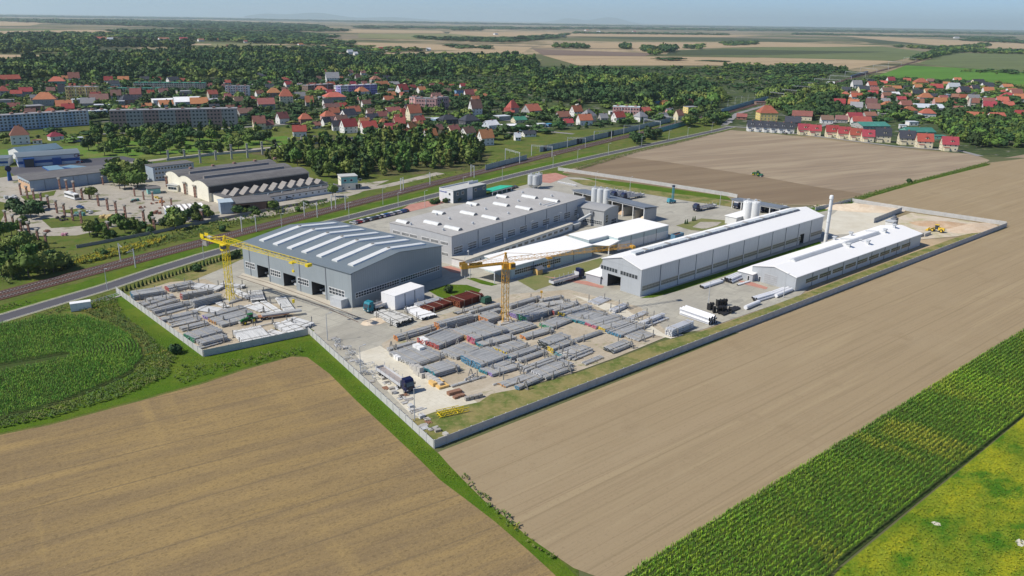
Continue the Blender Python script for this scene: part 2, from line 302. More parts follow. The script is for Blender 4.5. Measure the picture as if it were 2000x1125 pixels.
# plant yard
sheet('yard_edge', [(605, 650), (700, 737), (812, 840), (842, 822), (800, 806), (740, 746), (693, 690), (660, 655), (620, 645)], .12, m_pave)
sheet('plant_pavement', [(385, 545), (470, 508), (600, 470), (690, 437), (730, 425), (800, 405), (900, 392), (1000, 368), (1090, 345), (1180, 350), (1330, 385), (1420, 400), (1540, 405), (1640, 403), (1745, 420), (1700, 455), (1560, 580), (1470, 610), (1370, 645), (1300, 655), (1240, 640), (1100, 628), (960, 620), (900, 650), (780, 700), (690, 695), (640, 662), (604, 640), (540, 600)], .10, m_pave)
sheet('hall_apron', [(474, 533), (689, 601), (687, 610), (660, 603), (560, 572), (466, 541)], .125, mat('apron concrete', (.50, .455, .37), (('N', 5, 5, 0, .4, .7, (.44, .40, .32)),), rough=.9))
for q_ in ([(462, 541), (560, 574), (640, 603), (700, 630)], [(470, 538), (520, 552), (600, 580), (705, 622)]): strip('rail_slot', q_, .28, .14, m_ball)
sheet('slab_yard', [(693, 692), (742, 676), (790, 705), (850, 738), (935, 788), (840, 822), (800, 808), (740, 748)], .13, m_slab)
sheet('storage_yard', [(760, 705), (745, 672), (830, 625), (1000, 575), (1110, 566), (1250, 600), (1310, 655), (1200, 700), (1130, 725), (1040, 752), (930, 790), (860, 748)], .125, m_yard)
sheet('storage_yard', [(1120, 577), (1215, 600), (1300, 655), (1275, 660), (1330, 660), (1320, 640), (1260, 610), (1150, 572)][:3]+[(1300, 640), (1335, 655), (1310, 662), (1280, 655)], .135, m_slab)
sheet('storage_yard', [(250, 578), (330, 552), (400, 545), (450, 570), (560, 600), (606, 640), (600, 650), (400, 692), (300, 615)], .125, m_yard)
sheet('yard_lawn', [(800, 822), (850, 805), (936, 786), (960, 770), (1040, 755), (1130, 728), (1200, 703), (1290, 668), (1370, 648), (1470, 612), (1560, 578), (1800, 488), (1880, 460), (1962, 440), (1700, 540), (1400, 657), (1100, 775), (850, 870)], .14, m_dry)
sheet('sand_yard', [(1600, 440), (1640, 408), (1668, 396), (1750, 415), (1740, 440), (1690, 455), (1620, 460)], .14, m_slab)
sheet('sand_yard', [(1740, 430), (1780, 416), (1940, 440), (1955, 444), (1870, 462), (1800, 468)], .15, mat('sandy ground', (.55, .47, .36), (('N', 10, 10, 0, .45, .6, (.42, .38, .22)), ('N', 3, 3, 0, .5, .7, (.62, .55, .45))), rough=.95))
sheet('lawn', [(1010, 548), (1200, 497), (1178, 508), (1165, 530), (1110, 545), (1045, 568)], .14, m_olive)
sheet('lawn', [(836, 568), (875, 556), (912, 557), (940, 566), (925, 582), (880, 590), (860, 582)], .14, m_verge)
sheet('lawn', [(1320, 441), (1370, 427), (1420, 431), (1425, 436), (1380, 452), (1350, 450)], .14, m_olive)
sheet('gravel_pit', [(1352, 444), (1368, 434), (1410, 434), (1400, 441), (1376, 448)], .16, m_dirt)
sheet('lawn', [(1250, 583), (1300, 566), (1560, 484), (1600, 472), (1608, 476), (1500, 512), (1320, 570), (1275, 582)], .14, m_verge)
sheet('lawn', [(911, 544), (925, 543), (972, 556), (960, 559), (940, 555)], .14, m_verge)
sheet('hedge_strip_lawn', [(232, 574), (280, 555), (380, 520), (470, 490), (476, 505), (440, 522), (385, 545), (330, 554), (250, 582)], .12, m_dry)
sheet('lawn', [(1110, 350), (1190, 354), (1330, 373), (1440, 398), (1440, 406), (1350, 394), (1220, 372), (1140, 362)], .15, m_dry)
sheet('lawn', [(1130, 346), (1250, 360), (1420, 384), (1430, 392), (1330, 380), (1200, 362)], .16, m_verge)
sheet('brick_forecourt', [(780, 412), (800, 400), (850, 390), (870, 396), (850, 402), (800, 414)], .15, m_red)
sheet('brick_court', [(1030, 353), (1060, 341), (1085, 338), (1110, 345), (1075, 358)], .15, m_red)
sheet('brick_apron', [(1060, 540), (1148, 550), (1180, 560), (1176, 564), (1140, 556)], .15, m_red)
sheet('brick_apron', [(1440, 548), (1470, 552), (1500, 562), (1496, 566), (1455, 556)], .15, m_red)
sheet('brick_apron', [(862, 522), (880, 520), (910, 530), (905, 536), (880, 532)], .15, m_red)
# old factory yard and streets across the tracks
sheet('old_factory_yard', [(0, 435), (30, 380), (90, 370), (240, 345), (330, 340), (420, 385), (640, 365), (760, 352), (700, 378), (560, 418), (440, 432), (330, 436), (240, 440), (150, 460), (60, 462)], .07, m_dirt)
sheet('yard_weeds', [(80, 428), (200, 420), (260, 426), (180, 440), (100, 446)], .10, m_grass)
sheet('yard_weeds', [(40, 384), (110, 372), (105, 382), (50, 392)], .10, m_grass)
sheet('yard_weeds', [(110, 412), (150, 408), (200, 412), (150, 420)], .10, m_grass)
sheet('old_factory_yard', [(-20, 350), (40, 342), (60, 360), (30, 400), (-20, 390)], .09, m_dirt)
sheet('showroom_forecourt', [(10, 328), (170, 310), (240, 305), (300, 318), (160, 340), (30, 345)], .08, m_asph)
strip('service_road', [(150, 335), (260, 318), (420, 299), (600, 282), (700, 270)], 7, .09, m_dirt)
strip('factory_road', [(640, 382), (760, 362), (860, 338)], 7, .09, m_dirt)
sheet('orchard_meadow', [(0, 292), (150, 285), (320, 270), (430, 268), (560, 266), (580, 280), (420, 298), (200, 312), (120, 300), (0, 306)], .06, mat('meadow green', (.10, .21, .028), (('N', 20, 20, 0, .45, .6, (.17, .20, .05)),), rough=.95, spec=.1))
sheet('meadow_slope', [(430, 290), (640, 262), (860, 285), (960, 300), (940, 330), (760, 345), (600, 320)], .05, mat('weedy slope', (.11, .12, .04), (('N', 18, 18, 0, .45, .6, (.17, .14, .07)), ('N', 5, 5, 0, .5, .7, (.06, .10, .025))), rough=.95, spec=.1))

ROAD = [(-160, 690), (-60, 645), (0, 623), (110, 590), (205, 562), (300, 530), (400, 499), (540, 461), (690, 423), (850, 382), (1000, 344), (1100, 320), (1180, 302), (1250, 287), (1330, 270), (1400, 255), (1432, 247)]
def offs(pts, w):
    P = [G(*p) for p in pts]; o = []
    for i in range(len(P)):
        d = (P[min(i+1, len(P)-1)]-P[max(i-1, 0)]).xy.normalized(); o.append((P[i].x-d.y*w, P[i].y+d.x*w))
    return o
strip('roadside_grass', offs(ROAD[:13], 8.4), 8.0, .08, m_verge, True)
strip('road', ROAD, 6.6, .10, m_asph)
strip('road_edge_line', offs(ROAD, 3.05), .14, .14, m_line, True)
strip('road_edge_line', offs(ROAD, -3.05), .14, .14, m_line, True)
strip('road_verge', offs(ROAD, 3.9), 1.1, .13, m_kerb if 0 else mat('gravel shoulder', (.33, .32, .22), (('N', 2, 2, 0, .4, .7, (.22, .24, .12)),)), True)
strip('road_verge', offs(ROAD, -3.9), 1.1, .13, MATS['gravel shoulder'], True)
for pts in ([(1408, 246), (1470, 250), (1560, 262), (1750, 286), (1880, 296), (1915, 305)], [(1415, 244), (1440, 222), (1500, 205), (1560, 196)],
            [(700, 268), (850, 255), (1000, 250), (1120, 262)], [(200, 262), (430, 252), (600, 240), (800, 228), (1000, 236)], [(1560, 258), (1640, 236), (1740, 220), (1800, 196)]):
    strip('street', pts, 6, .16, mat('street', (.30, .29, .28), (('N', 9, 9, 0, .4, .7, (.36, .35, .33)),)))
RAIL = [(-200, 630), (-100, 603), (0, 578), (110, 549), (200, 525), (300, 499), (400, 473), (550, 434), (700, 396), (850, 358), (1000, 321), (1100, 296), (1200, 272), (1250, 261), (1330, 240), (1420, 219), (1500, 197), (1580, 176), (1680, 148), (1760, 128), (1840, 106), (1900, 88)]
strip('railway_bed', RAIL, 10, .20, m_ball)
m_sleep = wm('sleeper concrete', (.42, .39, .36)); m_rail = wm('rail steel', (.30, .22, .18), rough=.5)
def track(off, lab):
    P = [Vector((p[0], p[1], 0)) for p in offs(RAIL, off)]
    t = thing('railway_track', lab, 'railway track', P[3]); t.location = (0, 0, 0)
    for s in (-.75, .75):
        mb = MB()
        for i in range(len(P)-1):
            d = (P[i+1]-P[i]).normalized(); nn = Vector((-d.y, d.x, 0))*s
            mb.bar(P[i]+nn+Vector((0, 0, .42)), P[i+1]+nn+Vector((0, 0, .42)), .16, .2)
        mb.obj('rail', m_rail, t)
    V = []; 
    for i in range(15):
        L = (P[i+1]-P[i]).length; d = (P[i+1]-P[i])/L; nn = Vector((-d.y, d.x, 0))
        for k in range(int(L/1.2)):
            c = P[i]+d*(k*1.2+.3); c.z = .3
            for a, b_ in ((-1, -.25), (1, -.25), (1, .25), (-1, .25)):
                q = c+nn*a*1.3+d*b_; V.append(tuple(q))
    kind(npmesh('sleepers', V, np.arange(len(V)).reshape(-1, 4), m_sleep, parent=t), 'stuff')
track(2.3, 'railway track nearer the old factory'); track(-2.3, 'railway track nearer the road')
# ---------------------------------------------------------------- buildings
m_glass = mat('window glass', (.035, .045, .055), rough=.12, spec=.8)
m_frame = wm('white frame', (.75, .75, .73)); m_dark = mat('dark interior', (.02, .02, .022), rough=.9)
m_joint = wm('dark joint', (.16, .17, .19)); m_white = wm('white paint', (.74, .74, .72)); m_galv = wm('galvanised steel', (.52, .54, .55), rough=.4)
m_sky = mat('skylight sheet', (.64, .65, .63), (('n', 1.5, 1.5, 0, .4, .7, (.72, .73, .71)),), rough=.35, obj=True)
m_conc = wm('concrete', (.47, .45, .41)); m_concd = wm('old concrete', (.33, .31, .28))
def ribbed(name, c, p=1.0, x=True, rough=.5, metal=.0):
    d = tuple(q*.86 for q in c)
    return mat(name, c, (('w', p, 999 if x else p, 0 if x else 90, .75, .95, d), ('n', 6, 6, 0, .4, .7, tuple(q*.93 for q in c)), ('N', 1.5, 1.5, 0, .5, .85, tuple(min(1, q*1.05) for q in c)), ('s', .9, .9, 0, .54, .72, tuple(q*.88 for q in c))), rough=rough, metal=metal, obj=True, spec=.4)
def P3(face, L, Wd, a, z, out=0.0):
    if face == 'v0': return (a, -out, z)
    if face == 'u0': return (-out, a, z)
    if face == 'v1': return (a, Wd+out, z)
    return (L+out, a, z)
def wbox(mb, face, L, Wd, a0, a1, z0, z1, o0, o1, mi=0):
    p = P3(face, L, Wd, a0, z0, o0); q = P3(face, L, Wd, a1, z1, o1)
    mb.box(min(p[0], q[0]), max(p[0], q[0]), min(p[1], q[1]), max(p[1], q[1]), z0, z1, mi)
def window(t, face, L, Wd, a0, a1, z0, z1, nc=1, nr=1, fm=None, gm=None, fw=.14, name='window'):
    mb = MB(); wbox(mb, face, L, Wd, a0, a1, z0, z1, 0, .05, 0)
    cw = (a1-a0-fw)/nc; ch = (z1-z0-fw)/nr
    for i in range(nc):
        for j in range(nr):
            wbox(mb, face, L, Wd, a0+fw+i*cw, a0+i*cw+cw, z0+fw+j*ch, z0+j*ch+ch, .05, .075, 1)
    return mb.obj(name, [fm or m_frame, gm or m_glass], t)
def prof(kind_, W_, e, r):
    if kind_ == 'flat': return [(0, e), (W_, e)]
    if kind_ == 'gable': return [(0, e), (W_/2, e+r), (W_, e)]
    if kind_ == 'shed': return [(0, e), (W_, e+r)]
    if kind_ == 'arch':
        n = 10; return [(W_*i/n, e+r*(1-(2*i/n-1)**2)) for i in range(n+1)]
    if kind_ == 'flatridge': return [(0, e), (W_*.42, e+r), (W_*.58, e+r), (W_, e)]
def topz(pr, a):
    for (a0, z0), (a1, z1) in zip(pr, pr[1:]):
        if a <= a1+1e-6: return z0+(z1-z0)*(a-a0)/(a1-a0)
    return pr[-1][1]
def shell(t, L, Wd, pr, axis, wm_, doors=(), wall_mats=None, name='wall'):
    "outer walls with real door openings; pr is the roof profile across the ridge axis"
    mb = MB()
    for face in ('v0', 'u1', 'v1', 'u0'):
        length = L if face[0] == 'v' else Wd
        gable = (face[0] == 'u') == (axis == 'u')
        zf = (lambda a: topz(pr, a)) if gable else (lambda a, z=(pr[0][1] if face[1] == '0' else pr[-1][1]): z)
        br = {0, length} | ({a for a, _ in pr} if gable else set())
        for d in doors:
            if d[0] == face: br |= {d[1], d[2]}
        br = sorted(br)
        for a0, a1 in zip(br, br[1:]):
            z0 = 0
            for d in doors:
                if d[0] == face and a0 >= d[1]-1e-6 and a1 <= d[2]+1e-6: z0 = d[3]
            q = [P3(face, L, Wd, a0, z0), P3(face, L, Wd, a1, z0), P3(face, L, Wd, a1, zf(a1)), P3(face, L, Wd, a0, zf(a0))]
            if face in ('u0', 'v1'): q = q[::-1]
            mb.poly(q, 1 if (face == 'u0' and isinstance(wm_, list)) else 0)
    o = mb.obj(name, wm_, t)
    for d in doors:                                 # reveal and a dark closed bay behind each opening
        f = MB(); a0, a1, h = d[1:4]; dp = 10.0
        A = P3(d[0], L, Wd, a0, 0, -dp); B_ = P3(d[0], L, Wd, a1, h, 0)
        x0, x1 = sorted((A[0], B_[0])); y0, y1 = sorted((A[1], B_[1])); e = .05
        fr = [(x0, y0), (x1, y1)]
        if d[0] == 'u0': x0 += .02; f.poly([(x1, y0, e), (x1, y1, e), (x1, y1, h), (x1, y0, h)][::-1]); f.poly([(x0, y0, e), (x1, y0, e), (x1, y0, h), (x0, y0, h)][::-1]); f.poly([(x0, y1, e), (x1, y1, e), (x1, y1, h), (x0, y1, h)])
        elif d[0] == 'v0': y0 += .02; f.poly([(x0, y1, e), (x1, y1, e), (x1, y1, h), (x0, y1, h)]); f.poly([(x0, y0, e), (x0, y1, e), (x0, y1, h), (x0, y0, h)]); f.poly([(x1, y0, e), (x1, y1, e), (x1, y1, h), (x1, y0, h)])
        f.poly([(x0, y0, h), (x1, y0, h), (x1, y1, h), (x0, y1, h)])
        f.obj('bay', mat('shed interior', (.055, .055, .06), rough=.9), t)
    return o
def roof(t, L, Wd, pr, axis, rm, oh=.35, th=.28, name='roof'):
    mb = MB(); n = len(pr)
    pr = list(pr)
    (a0, z0), (a1, z1) = pr[0], pr[1]; s = (z1-z0)/(a1-a0); pr[0] = (a0-oh, z0-s*oh)
    (a0, z0), (a1, z1) = pr[-2], pr[-1]; s = (z1-z0)/(a1-a0); pr[-1] = (a1+oh, z1+s*oh)
    def pt(l, a, z): return (l, a, z) if axis == 'u' else (a, l, z)
    M_ = L if axis == 'u' else Wd
    for (a0, z0), (a1, z1) in zip(pr, pr[1:]):
        lo = [pt(-oh, a0, z0+.02), pt(M_+oh, a0, z0+.02), pt(M_+oh, a1, z1+.02), pt(-oh, a1, z1+.02)]
        up = [(p[0], p[1], p[2]+th) for p in lo]
        if axis == 'v': lo = lo[::-1]; up = up[::-1]
        mb.hexa(lo+up)
    return mb.obj(name, rm, t)
def roofz(pr, a, th=.30): return topz(pr, a)+th
def building(name, lab, cat, p0, p1, p2, zfit, h, rk='flat', rise=0.0, axis='u', wallm=None, roofm=None, doors=(), Lx=None, Wx=None, az=None, oh=.35, group=None, th=.28):
    o, a, L, Wd = fit(p0, p1, p2, zfit)
    if az is not None: a = az
    L = Lx or L; Wd = Wx or Wd
    t = thing(name, lab, cat, o, rotz(a), group)
    pr = prof(rk, Wd if axis == 'u' else L, h, rise)
    shell(t, L, Wd, pr, axis, wallm, doors); r = roof(t, L, Wd, pr, axis, roofm, oh, th)
    return t, L, Wd, pr, r
def joints(t, face, L, Wd, h, n, w=.22, off0=0, name='downpipe'):
    ln = L if face[0] == 'v' else Wd
    for i in range(1, n):
        a = ln*(i+off0)/n; mb = MB(); wbox(mb, face, L, Wd, a-w/2, a+w/2, 0.05, h-.1, .0, .12); mb.obj(name, m_joint, t)

# --- left steel hall
mw_blue = ribbed('blue grey cladding', (.34, .375, .41)); mr_blue = ribbed('blue grey roof sheet', (.37, .41, .45), p=.9, x=False)
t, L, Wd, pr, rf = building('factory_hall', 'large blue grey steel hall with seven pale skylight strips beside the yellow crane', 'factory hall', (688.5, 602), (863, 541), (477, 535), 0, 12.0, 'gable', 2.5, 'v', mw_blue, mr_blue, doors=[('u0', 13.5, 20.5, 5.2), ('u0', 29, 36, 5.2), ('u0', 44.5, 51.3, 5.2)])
H1 = (t, L, Wd)
for k in range(7):
    y = Wd*(k+.62)/7.35; mb = MB(); ws = 1.5
    xs = [L*.10, L*.5, L*.90]
    for x0, x1 in zip(xs, xs[1:]):
        z0, z1 = roofz(pr, x0), roofz(pr, x1)
        mb.hexa([(x0, y-ws, z0), (x1, y-ws, z1), (x1, y+ws, z1), (x0, y+ws, z0), (x0, y-ws*.85, z0+.5), (x1, y-ws*.8, z1+.5), (x1, y+ws*.8, z1+.5), (x0, y+ws*.8, z0+.5)])
    sk = mb.obj('skylight', m_sky, rf)
    MB().box(L*.5-.5, L*.5+.5, y-.4, y+.4, roofz(pr, L*.5)+.5, roofz(pr, L*.5)+.75).obj('vent_cap', m_concd, sk)
for a0, a1 in ((3.5, 11.5), (22, 28), (37.5, 43.5), (52.5, 58.4)):
    window(t, 'u0', L, Wd, a0, a1, 2.8, 5.3, 5, 2, fw=.22)
for i in range(2):
    window(t, 'v0', L, Wd, 1.5+i*21.3, 1.5+i*21.3+20.6, 3.0, 5.0, 17, 2, fw=.2)
for a in (12.6, 26.5, 43.8, 57.3-2): 
    mb = MB(); wbox(mb, 'u0', L, Wd, a, a+.22, .05, 11.9, 0, .12); mb.obj('downpipe', m_joint, t)
MB().box(-.1, .35, -.35, Wd+.35, 11.75, 12.0).obj('gutter', m_joint, t)
for dd in ((13.5, 20.5), (29, 36), (44.5, 51.3)):            # work benches and a girder just inside each gate
    mb = MB(); c = sum(dd)/2
    mb.box(2.2, 4.6, c-2.2, c+.6, .6, 1.2).box(2.6, 2.9, c-2, c-1.7, .05, .6).box(4, 4.3, c+.1, c+.4, .05, .6).tube((3, c+1.5, .6), (5.5, c+1.5, .6), .5).tube((2.5, c+2.2, 1.6), (5.5, c+2.2, 1.6), .35)
    mb.obj('workbench', m_galv, None).parent = t

# --- middle flat roofed hall with low annex
mw_grey = ribbed('light grey cladding', (.46, .465, .465)); mr_grey = mat('grey membrane roof', (.40, .39, .37), (('N', 12, 12, 0, .4, .65, (.45, .44, .42)), ('N', 2, 9, 30, .5, .8, (.36, .35, .33)), ('b', 12, 2, 0, 0, 1, (.37, .36, .34))), rough=.85, obj=True)
t, L, Wd, pr, rf = building('factory_hall', 'wide grey flat roofed hall with rows of barrel skylights in the middle of the plant', 'factory hall', (882, 463), (1143, 386), (757, 437), 11.4, 11.4, 'gable', .5, 'u', mw_grey, mr_grey, oh=.12)
H2 = (t, L, Wd)
# barrel skylights run across the hall
for (x, y, ln) in [(x, 3.2, 8.0) for x in (9, 33, 57, 79)] + [(x, 14.5, 8.0) for x in (9, 32, 55, 77)] + [(x, 26.5, 6) for x in (3, 25, 48, 70)]:
    mb = MB(); r_ = 1.35; n = 6; zr = roofz(pr, y)+.02
    for i in range(n):
        a, b = math.pi*i/n, math.pi*(i+1)/n
        za, zb = zr+r_*.75*math.sin(a), zr+r_*.75*math.sin(b)
        mb.poly([(x+r_*math.cos(a), y, za), (x+r_*math.cos(a), y+ln, za), (x+r_*math.cos(b), y+ln, zb), (x+r_*math.cos(b), y, zb)], 0)
    for yy in (y, y+ln):
        mb.poly([(x+r_*math.cos(math.pi*i/n), yy, zr+r_*.75*math.sin(math.pi*i/n)) for i in range(n+1)], 1)
    mb.obj('skylight', [m_sky, m_concd], rf)
for (x, y) in [(2, 24), (4, 8), (20, 6), (19, 18), (22, 28), (44, 6), (43, 18), (45, 28), (66, 17), (68, 6), (66, 30), (86, 12), (84, 28)]:
    z = roofz(pr, y); MB().box(x-.35, x+.35, y-.35, y+.35, z, z+.5).tube((x, y, z+.5), (x, y, z+.9), .55, .45, 10).obj('roof_vent', m_galv, rf)
MB().box(68, 78, 2, 2.6, 11.6, 12.0).box(68, 78, 4.4, 5.0, 11.6, 12.0).obj('roof_duct', m_galv, rf)
nb = 11
for i in range(nb):
    a = 1.2+i*(L-2)/nb; window(t, 'v0', L, Wd, a, a+(L-2)/nb*.62, 3.9, 7.0, 6, 3, fw=.2)
joints(t, 'v0', L, Wd, 11.3, 6)
for a in (1.8, 6.9, 12.0, 18.6, 23.2, 28.3): window(t, 'u0', L, Wd, a, a+4.2, 7.4, 9.0, 6, 1, fw=.25)
for a in (1.8, 8): window(t, 'u0', L, Wd, a, a+4.2, 3.0, 4.6, 6, 1, fw=.25)
def lowbuilding(name, lab, cat, p0, p1, p2, z, h, wc, rc, **k):
    return building(name, lab, cat, p0, p1, p2, z, h, k.pop('rk', 'flat'), k.pop('rise', 0), k.pop('axis', 'u'), wc, rc, **k)
mr_sand = mat('pale gravel roof', (.50, .47, .40), (('N', 8, 8, 0, .4, .7, (.56, .53, .46)),), rough=.9, obj=True)
mw_white = wm('white plaster', (.72, .73, .72), .08)
t, L, Wd, pr, rf = lowbuilding('annex', 'long low white annex with pale roof along the foot of the middle hall', 'annex', (909, 525), (1118, 450), (882, 512), 0, 3.2, mw_white, mr_sand, Wx=7.0)
for i in range(14):
    a = 12+i*(L-14)/14; window(t, 'v0', L, Wd, a, a+3.0, 1.2, 2.5, 4, 1)
for i in range(4): window(t, 'v0', L, Wd, 3+i*3, 3.8+i*3, .1, 2.3, 1, 1, name='door')
for x in (6, 30, 62, 88): MB().tube((x, 3.5, 3.4), (x, 3.5, 5.0), .25).tube((x, 3.5, 5.0), (x, 3.5, 5.5), .5, .3).obj('roof_vent', m_galv, rf)
# --- batching plant with arched roof, conveyor, silos
mw_mix = ribbed('warm grey cladding', (.40, .405, .40)); mr_mix = ribbed('grey arched roof sheet', (.36, .36, .35), p=.8)
t, L, Wd, pr, rf = building('batching_plant', 'grey batching plant with shallow arched roof and slanting conveyor', 'industrial building', (1180, 413), (1210, 403), (1116, 399), 8.0, 8.0, 'arch', .9, 'v', mw_mix, mr_mix, Lx=13.5)
MBt = t
window(t, 'u0', L, Wd, .8, 11.5, 1.2, 3.2, 11, 2); window(t, 'u0', L, Wd, 12.5, 18.5, 1.2, 3.2, 6, 2)
window(t, 'v0', L, Wd, 1.5, 4, 2, 6, 1, 3, name='stair_tower'); window(t, 'v0', L, Wd, 7, 11.8, .3, 3, 3, 2)
MB().bar((-9, 12, 1.5), (.2, 6.4, 6.2), 1.3, .9).bar((-9, 12.2, 0), (-8.6, 11.8, 1.6), .3).bar((-5, 9.5, 0), (-5, 9.5, 3.2), .3).obj('conveyor', m_galv, t)
MB().box(-.7, 0, 5.6, 7.2, 5.6, 7.2).obj('conveyor_head', m_joint, t)
MB().hexa([(-11, 9, 0), (-7, 9, 0), (-7, 14, 0), (-11, 14, 0), (-12, 8.5, 2.4), (-6, 8.5, 2.4), (-6, 14.5, 2.4), (-12, 14.5, 2.4)]).obj('hopper', m_galv, t)
def silo(p, h, r, lab, m, ztop=None, grp=None):
    g0 = G(*p); t = thing('silo', lab, 'silo', g0, 0, grp)
    MB().tube((0, 0, 2.5), (0, 0, h), r, n=24).dome((0, 0, h), r, r*.35, 24).obj('tank', m, t)
    MB().tube((0, 0, .9), (0, 0, 2.5), .35, r, 20).obj('cone', m, t)
    for a in range(4):
        x, y = r*.85*math.cos(a*1.571+.78), r*.85*math.sin(a*1.571+.78); MB().bar((x, y, 0), (x, y, 2.6), .25).obj('leg', m_galv, t)
    mb = MB(); n = 14
    for i in range(n):
        a = 2*math.pi*i/n; b = 2*math.pi*(i+1)/n
        A = Vector((r*math.cos(a), r*math.sin(a), h)); B_ = Vector((r*math.cos(b), r*math.sin(b), h))
        mb.bar(A, A+Vector((0, 0, 1.1)), .07); mb.bar(A+Vector((0, 0, 1.1)), B_+Vector((0, 0, 1.1)), .07)
    mb.obj('railing', m_galv, t)
    MB().box(-.5, .5, -.5, .5, h+r*.3, h+r*.3+.9).obj('filter_box', m_galv, t)
    return t
m_silo = wm('silo white', (.72, .73, .72), .06, rough=.45); m_silo3 = wm('silo pale grey', (.60, .62, .62), .08, rough=.45); m_silo2 = wm('silo grey', (.50, .52, .53), .1, rough=.45)
# --- open shed behind
mw_shed = wm('shed wall', (.40, .41, .41)); mr_dk = mat('dark blue grey roof', (.16, .185, .215), (('n', 8, 8, 0, .4, .7, (.19, .215, .25)),), rough=.6, obj=True)
def openshed(name, lab, cat, p0, p1, p2, z, h, front, posts, rm, wmm, ends=True, back=True, L_=None, W_=None):
    o, a, L, Wd = fit(p0, p1, p2, z); L = L_ or L; Wd = W_ or Wd
    t = thing(name, lab, cat, o, rotz(a)); pr = prof('shed', Wd if front[0] == 'v' else L, h, -.8 if front[1] == '0' else .8)
    ax = 'u' if front[0] == 'v' else 'v'
    roof(t, L, Wd, pr, ax, rm, .6, .35)
    mb = MB()
    opp = front[0]+('1' if front[1] == '0' else '0')
    if back: wbox(mb, opp, L, Wd, 0, L if front[0] == 'v' else Wd, 0, h-.9, -.25, 0)
    if ends:
        for e in (('u0', 'u1') if front[0] == 'v' else ('v0', 'v1')): wbox(mb, e, L, Wd, .3, (Wd if front[0] == 'v' else L)-.3, 0, h-.85, -.25, 0)
    if mb.v: mb.obj('wall', wmm, t)
    ln = L if front[0] == 'v' else Wd
    for i in range(posts):
        a_ = .3+(ln-.6)*i/(posts-1); mb = MB(); wbox(mb, front, L, Wd, a_-.2, a_+.2, 0, h-.02, -.45, -.05); mb.obj('post', m_white, t)
    mb = MB(); wbox(mb, front, L, Wd, 0, ln, h-.7, h-.05, -.04, .06); mb.obj('fascia', m_white, t)
    return t, L, Wd
t, L, Wd = openshed('aggregate_shed', 'long open aggregate shed with dark roof and bays behind the batching plant', 'shed', (1259, 406), (1283, 401.5), (1101.5, 374.5), 7.2, 7.2, 'u0', 8, mr_dk, mw_shed)
for i in range(1, 7): MB().box(1, L-.5, Wd*i/7-.2, Wd*i/7+.2, 0, 4.6).obj('bay_divider', m_conc, t)
def heap(parent, x, y, r, h, m, sx=1.0):
    n = 28; V = [(x, y, h)]; Q = MB(); K = 5; rr = random.Random(int(x*7+y))
    ring = []
    for k in range(1, K+1):
        ring.append([(x+sx*r*k/K*math.cos(2*math.pi*i/n)*(1+rr.uniform(-.06, .06)), y+r*k/K*math.sin(2*math.pi*i/n)*(1+rr.uniform(-.06, .06)), max(0, h*(1-(k/K)**1.15)+rr.uniform(-.12, .12)*(k < K)*h*.4)) for i in range(n)])
    for i in range(n):
        j = (i+1) % n; Q.poly([V[0], ring[0][i], ring[0][j]])
        for k in range(K-1): Q.poly([ring[k][i], ring[k+1][i], ring[k+1][j], ring[k][j]])
    return Q.obj('heap', m, parent)
for i in (0, 2): 
    w_ = Wd/7; hp = heap(None, 0, 0, w_*.42, 2.2, m_sand if i == 0 else m_sand2); hp.name = 'aggregate_heap'
    hp.matrix_world = t.matrix_basis @ Matrix.Translation((L*.55, w_*(i+.5), .16)); tag(hp, ('pale' if i == 0 else 'brown')+' aggregate heap inside '+('the first bay' if i == 0 else 'the third bay')+' of the open shed', 'heap')
for i, p in enumerate([(1160, 411), (1171, 412.5), (1183, 414)]):
    silo(p, 11.3, 1.75, ('left', 'middle', 'right')[i]+' one of three pale silos behind the batching plant', m_silo3, grp='silos by the batching plant')
for i, p in enumerate([(1037, 368), (1046, 369), (1052, 366)]):
    silo(p, 7.5, 2.0, ('left', 'middle', 'rear right')[i]+' of three squat grey silos at the back of the middle hall', m_silo2, grp='squat grey silos')
# --- white roofed building and long low building
mw_pblue = ribbed('pale blue cladding', (.36, .44, .47)); mr_wht = mat('white membrane roof', (.90, .89, .86), (('N', 15, 15, 0, .4, .7, (.87, .86, .83)), ('b', 14, 1.8, 0, 0, 1, (.85, .84, .81))), rough=.6, obj=True)
t, L, Wd, pr, rf = building('workshop', 'white roofed workshop with pale blue band between the middle hall and the long hall', 'workshop', (1207, 465.5), (1306, 440.6), (1119, 452), 5.6, 5.6, 'flat', 0, 'u', mw_pblue, mr_wht, oh=.15, Wx=17)
mb = MB(); wbox(mb, 'v0', L, Wd, 0, L, .02, 3.4, .0, .06); mb.obj('lower_wall', mw_white, t); joints(t, 'v0', L, Wd, 5.5, 4)
o2 = MB().box(-12, -.01, 5.5, 17, .02, 5.6).obj('wall_extension', mw_pblue, t)
MB().box(-12.15, .2, 5.35, 17.15, 5.62, 5.95).obj('roof_extension', mr_wht, t)
t, L, Wd, pr, rf = building('workshop', 'long low building with white roof, window band and open canopy end behind the orange crane', 'workshop', (999, 546), (1156, 501.6), (960, 530), 0, 4.9, 'shed', .7, 'u', mw_pblue, mr_wht, oh=.2, Wx=15)
window(t, 'v0', L, Wd, 1.6, 27, 1.4, 3.5, 22, 2, fw=.16); joints(t, 'v0', L, Wd, 4.8, 4)
MB().hexa([(-9, -.3, 4.95), (-.1, -.5, 4.95), (-.1, 12, 5.45), (-12, 12, 5.45), (-9, -.3, 5.25), (-.1, -.5, 5.25), (-.1, 12, 5.75), (-12, 12, 5.75)]).obj('canopy', mr_wht, t)
for q in ((-8.6, .1), (-11, 11)): MB().tube((q[0], q[1], 0), (q[0], q[1], 5), .18).obj('post', m_white, t)
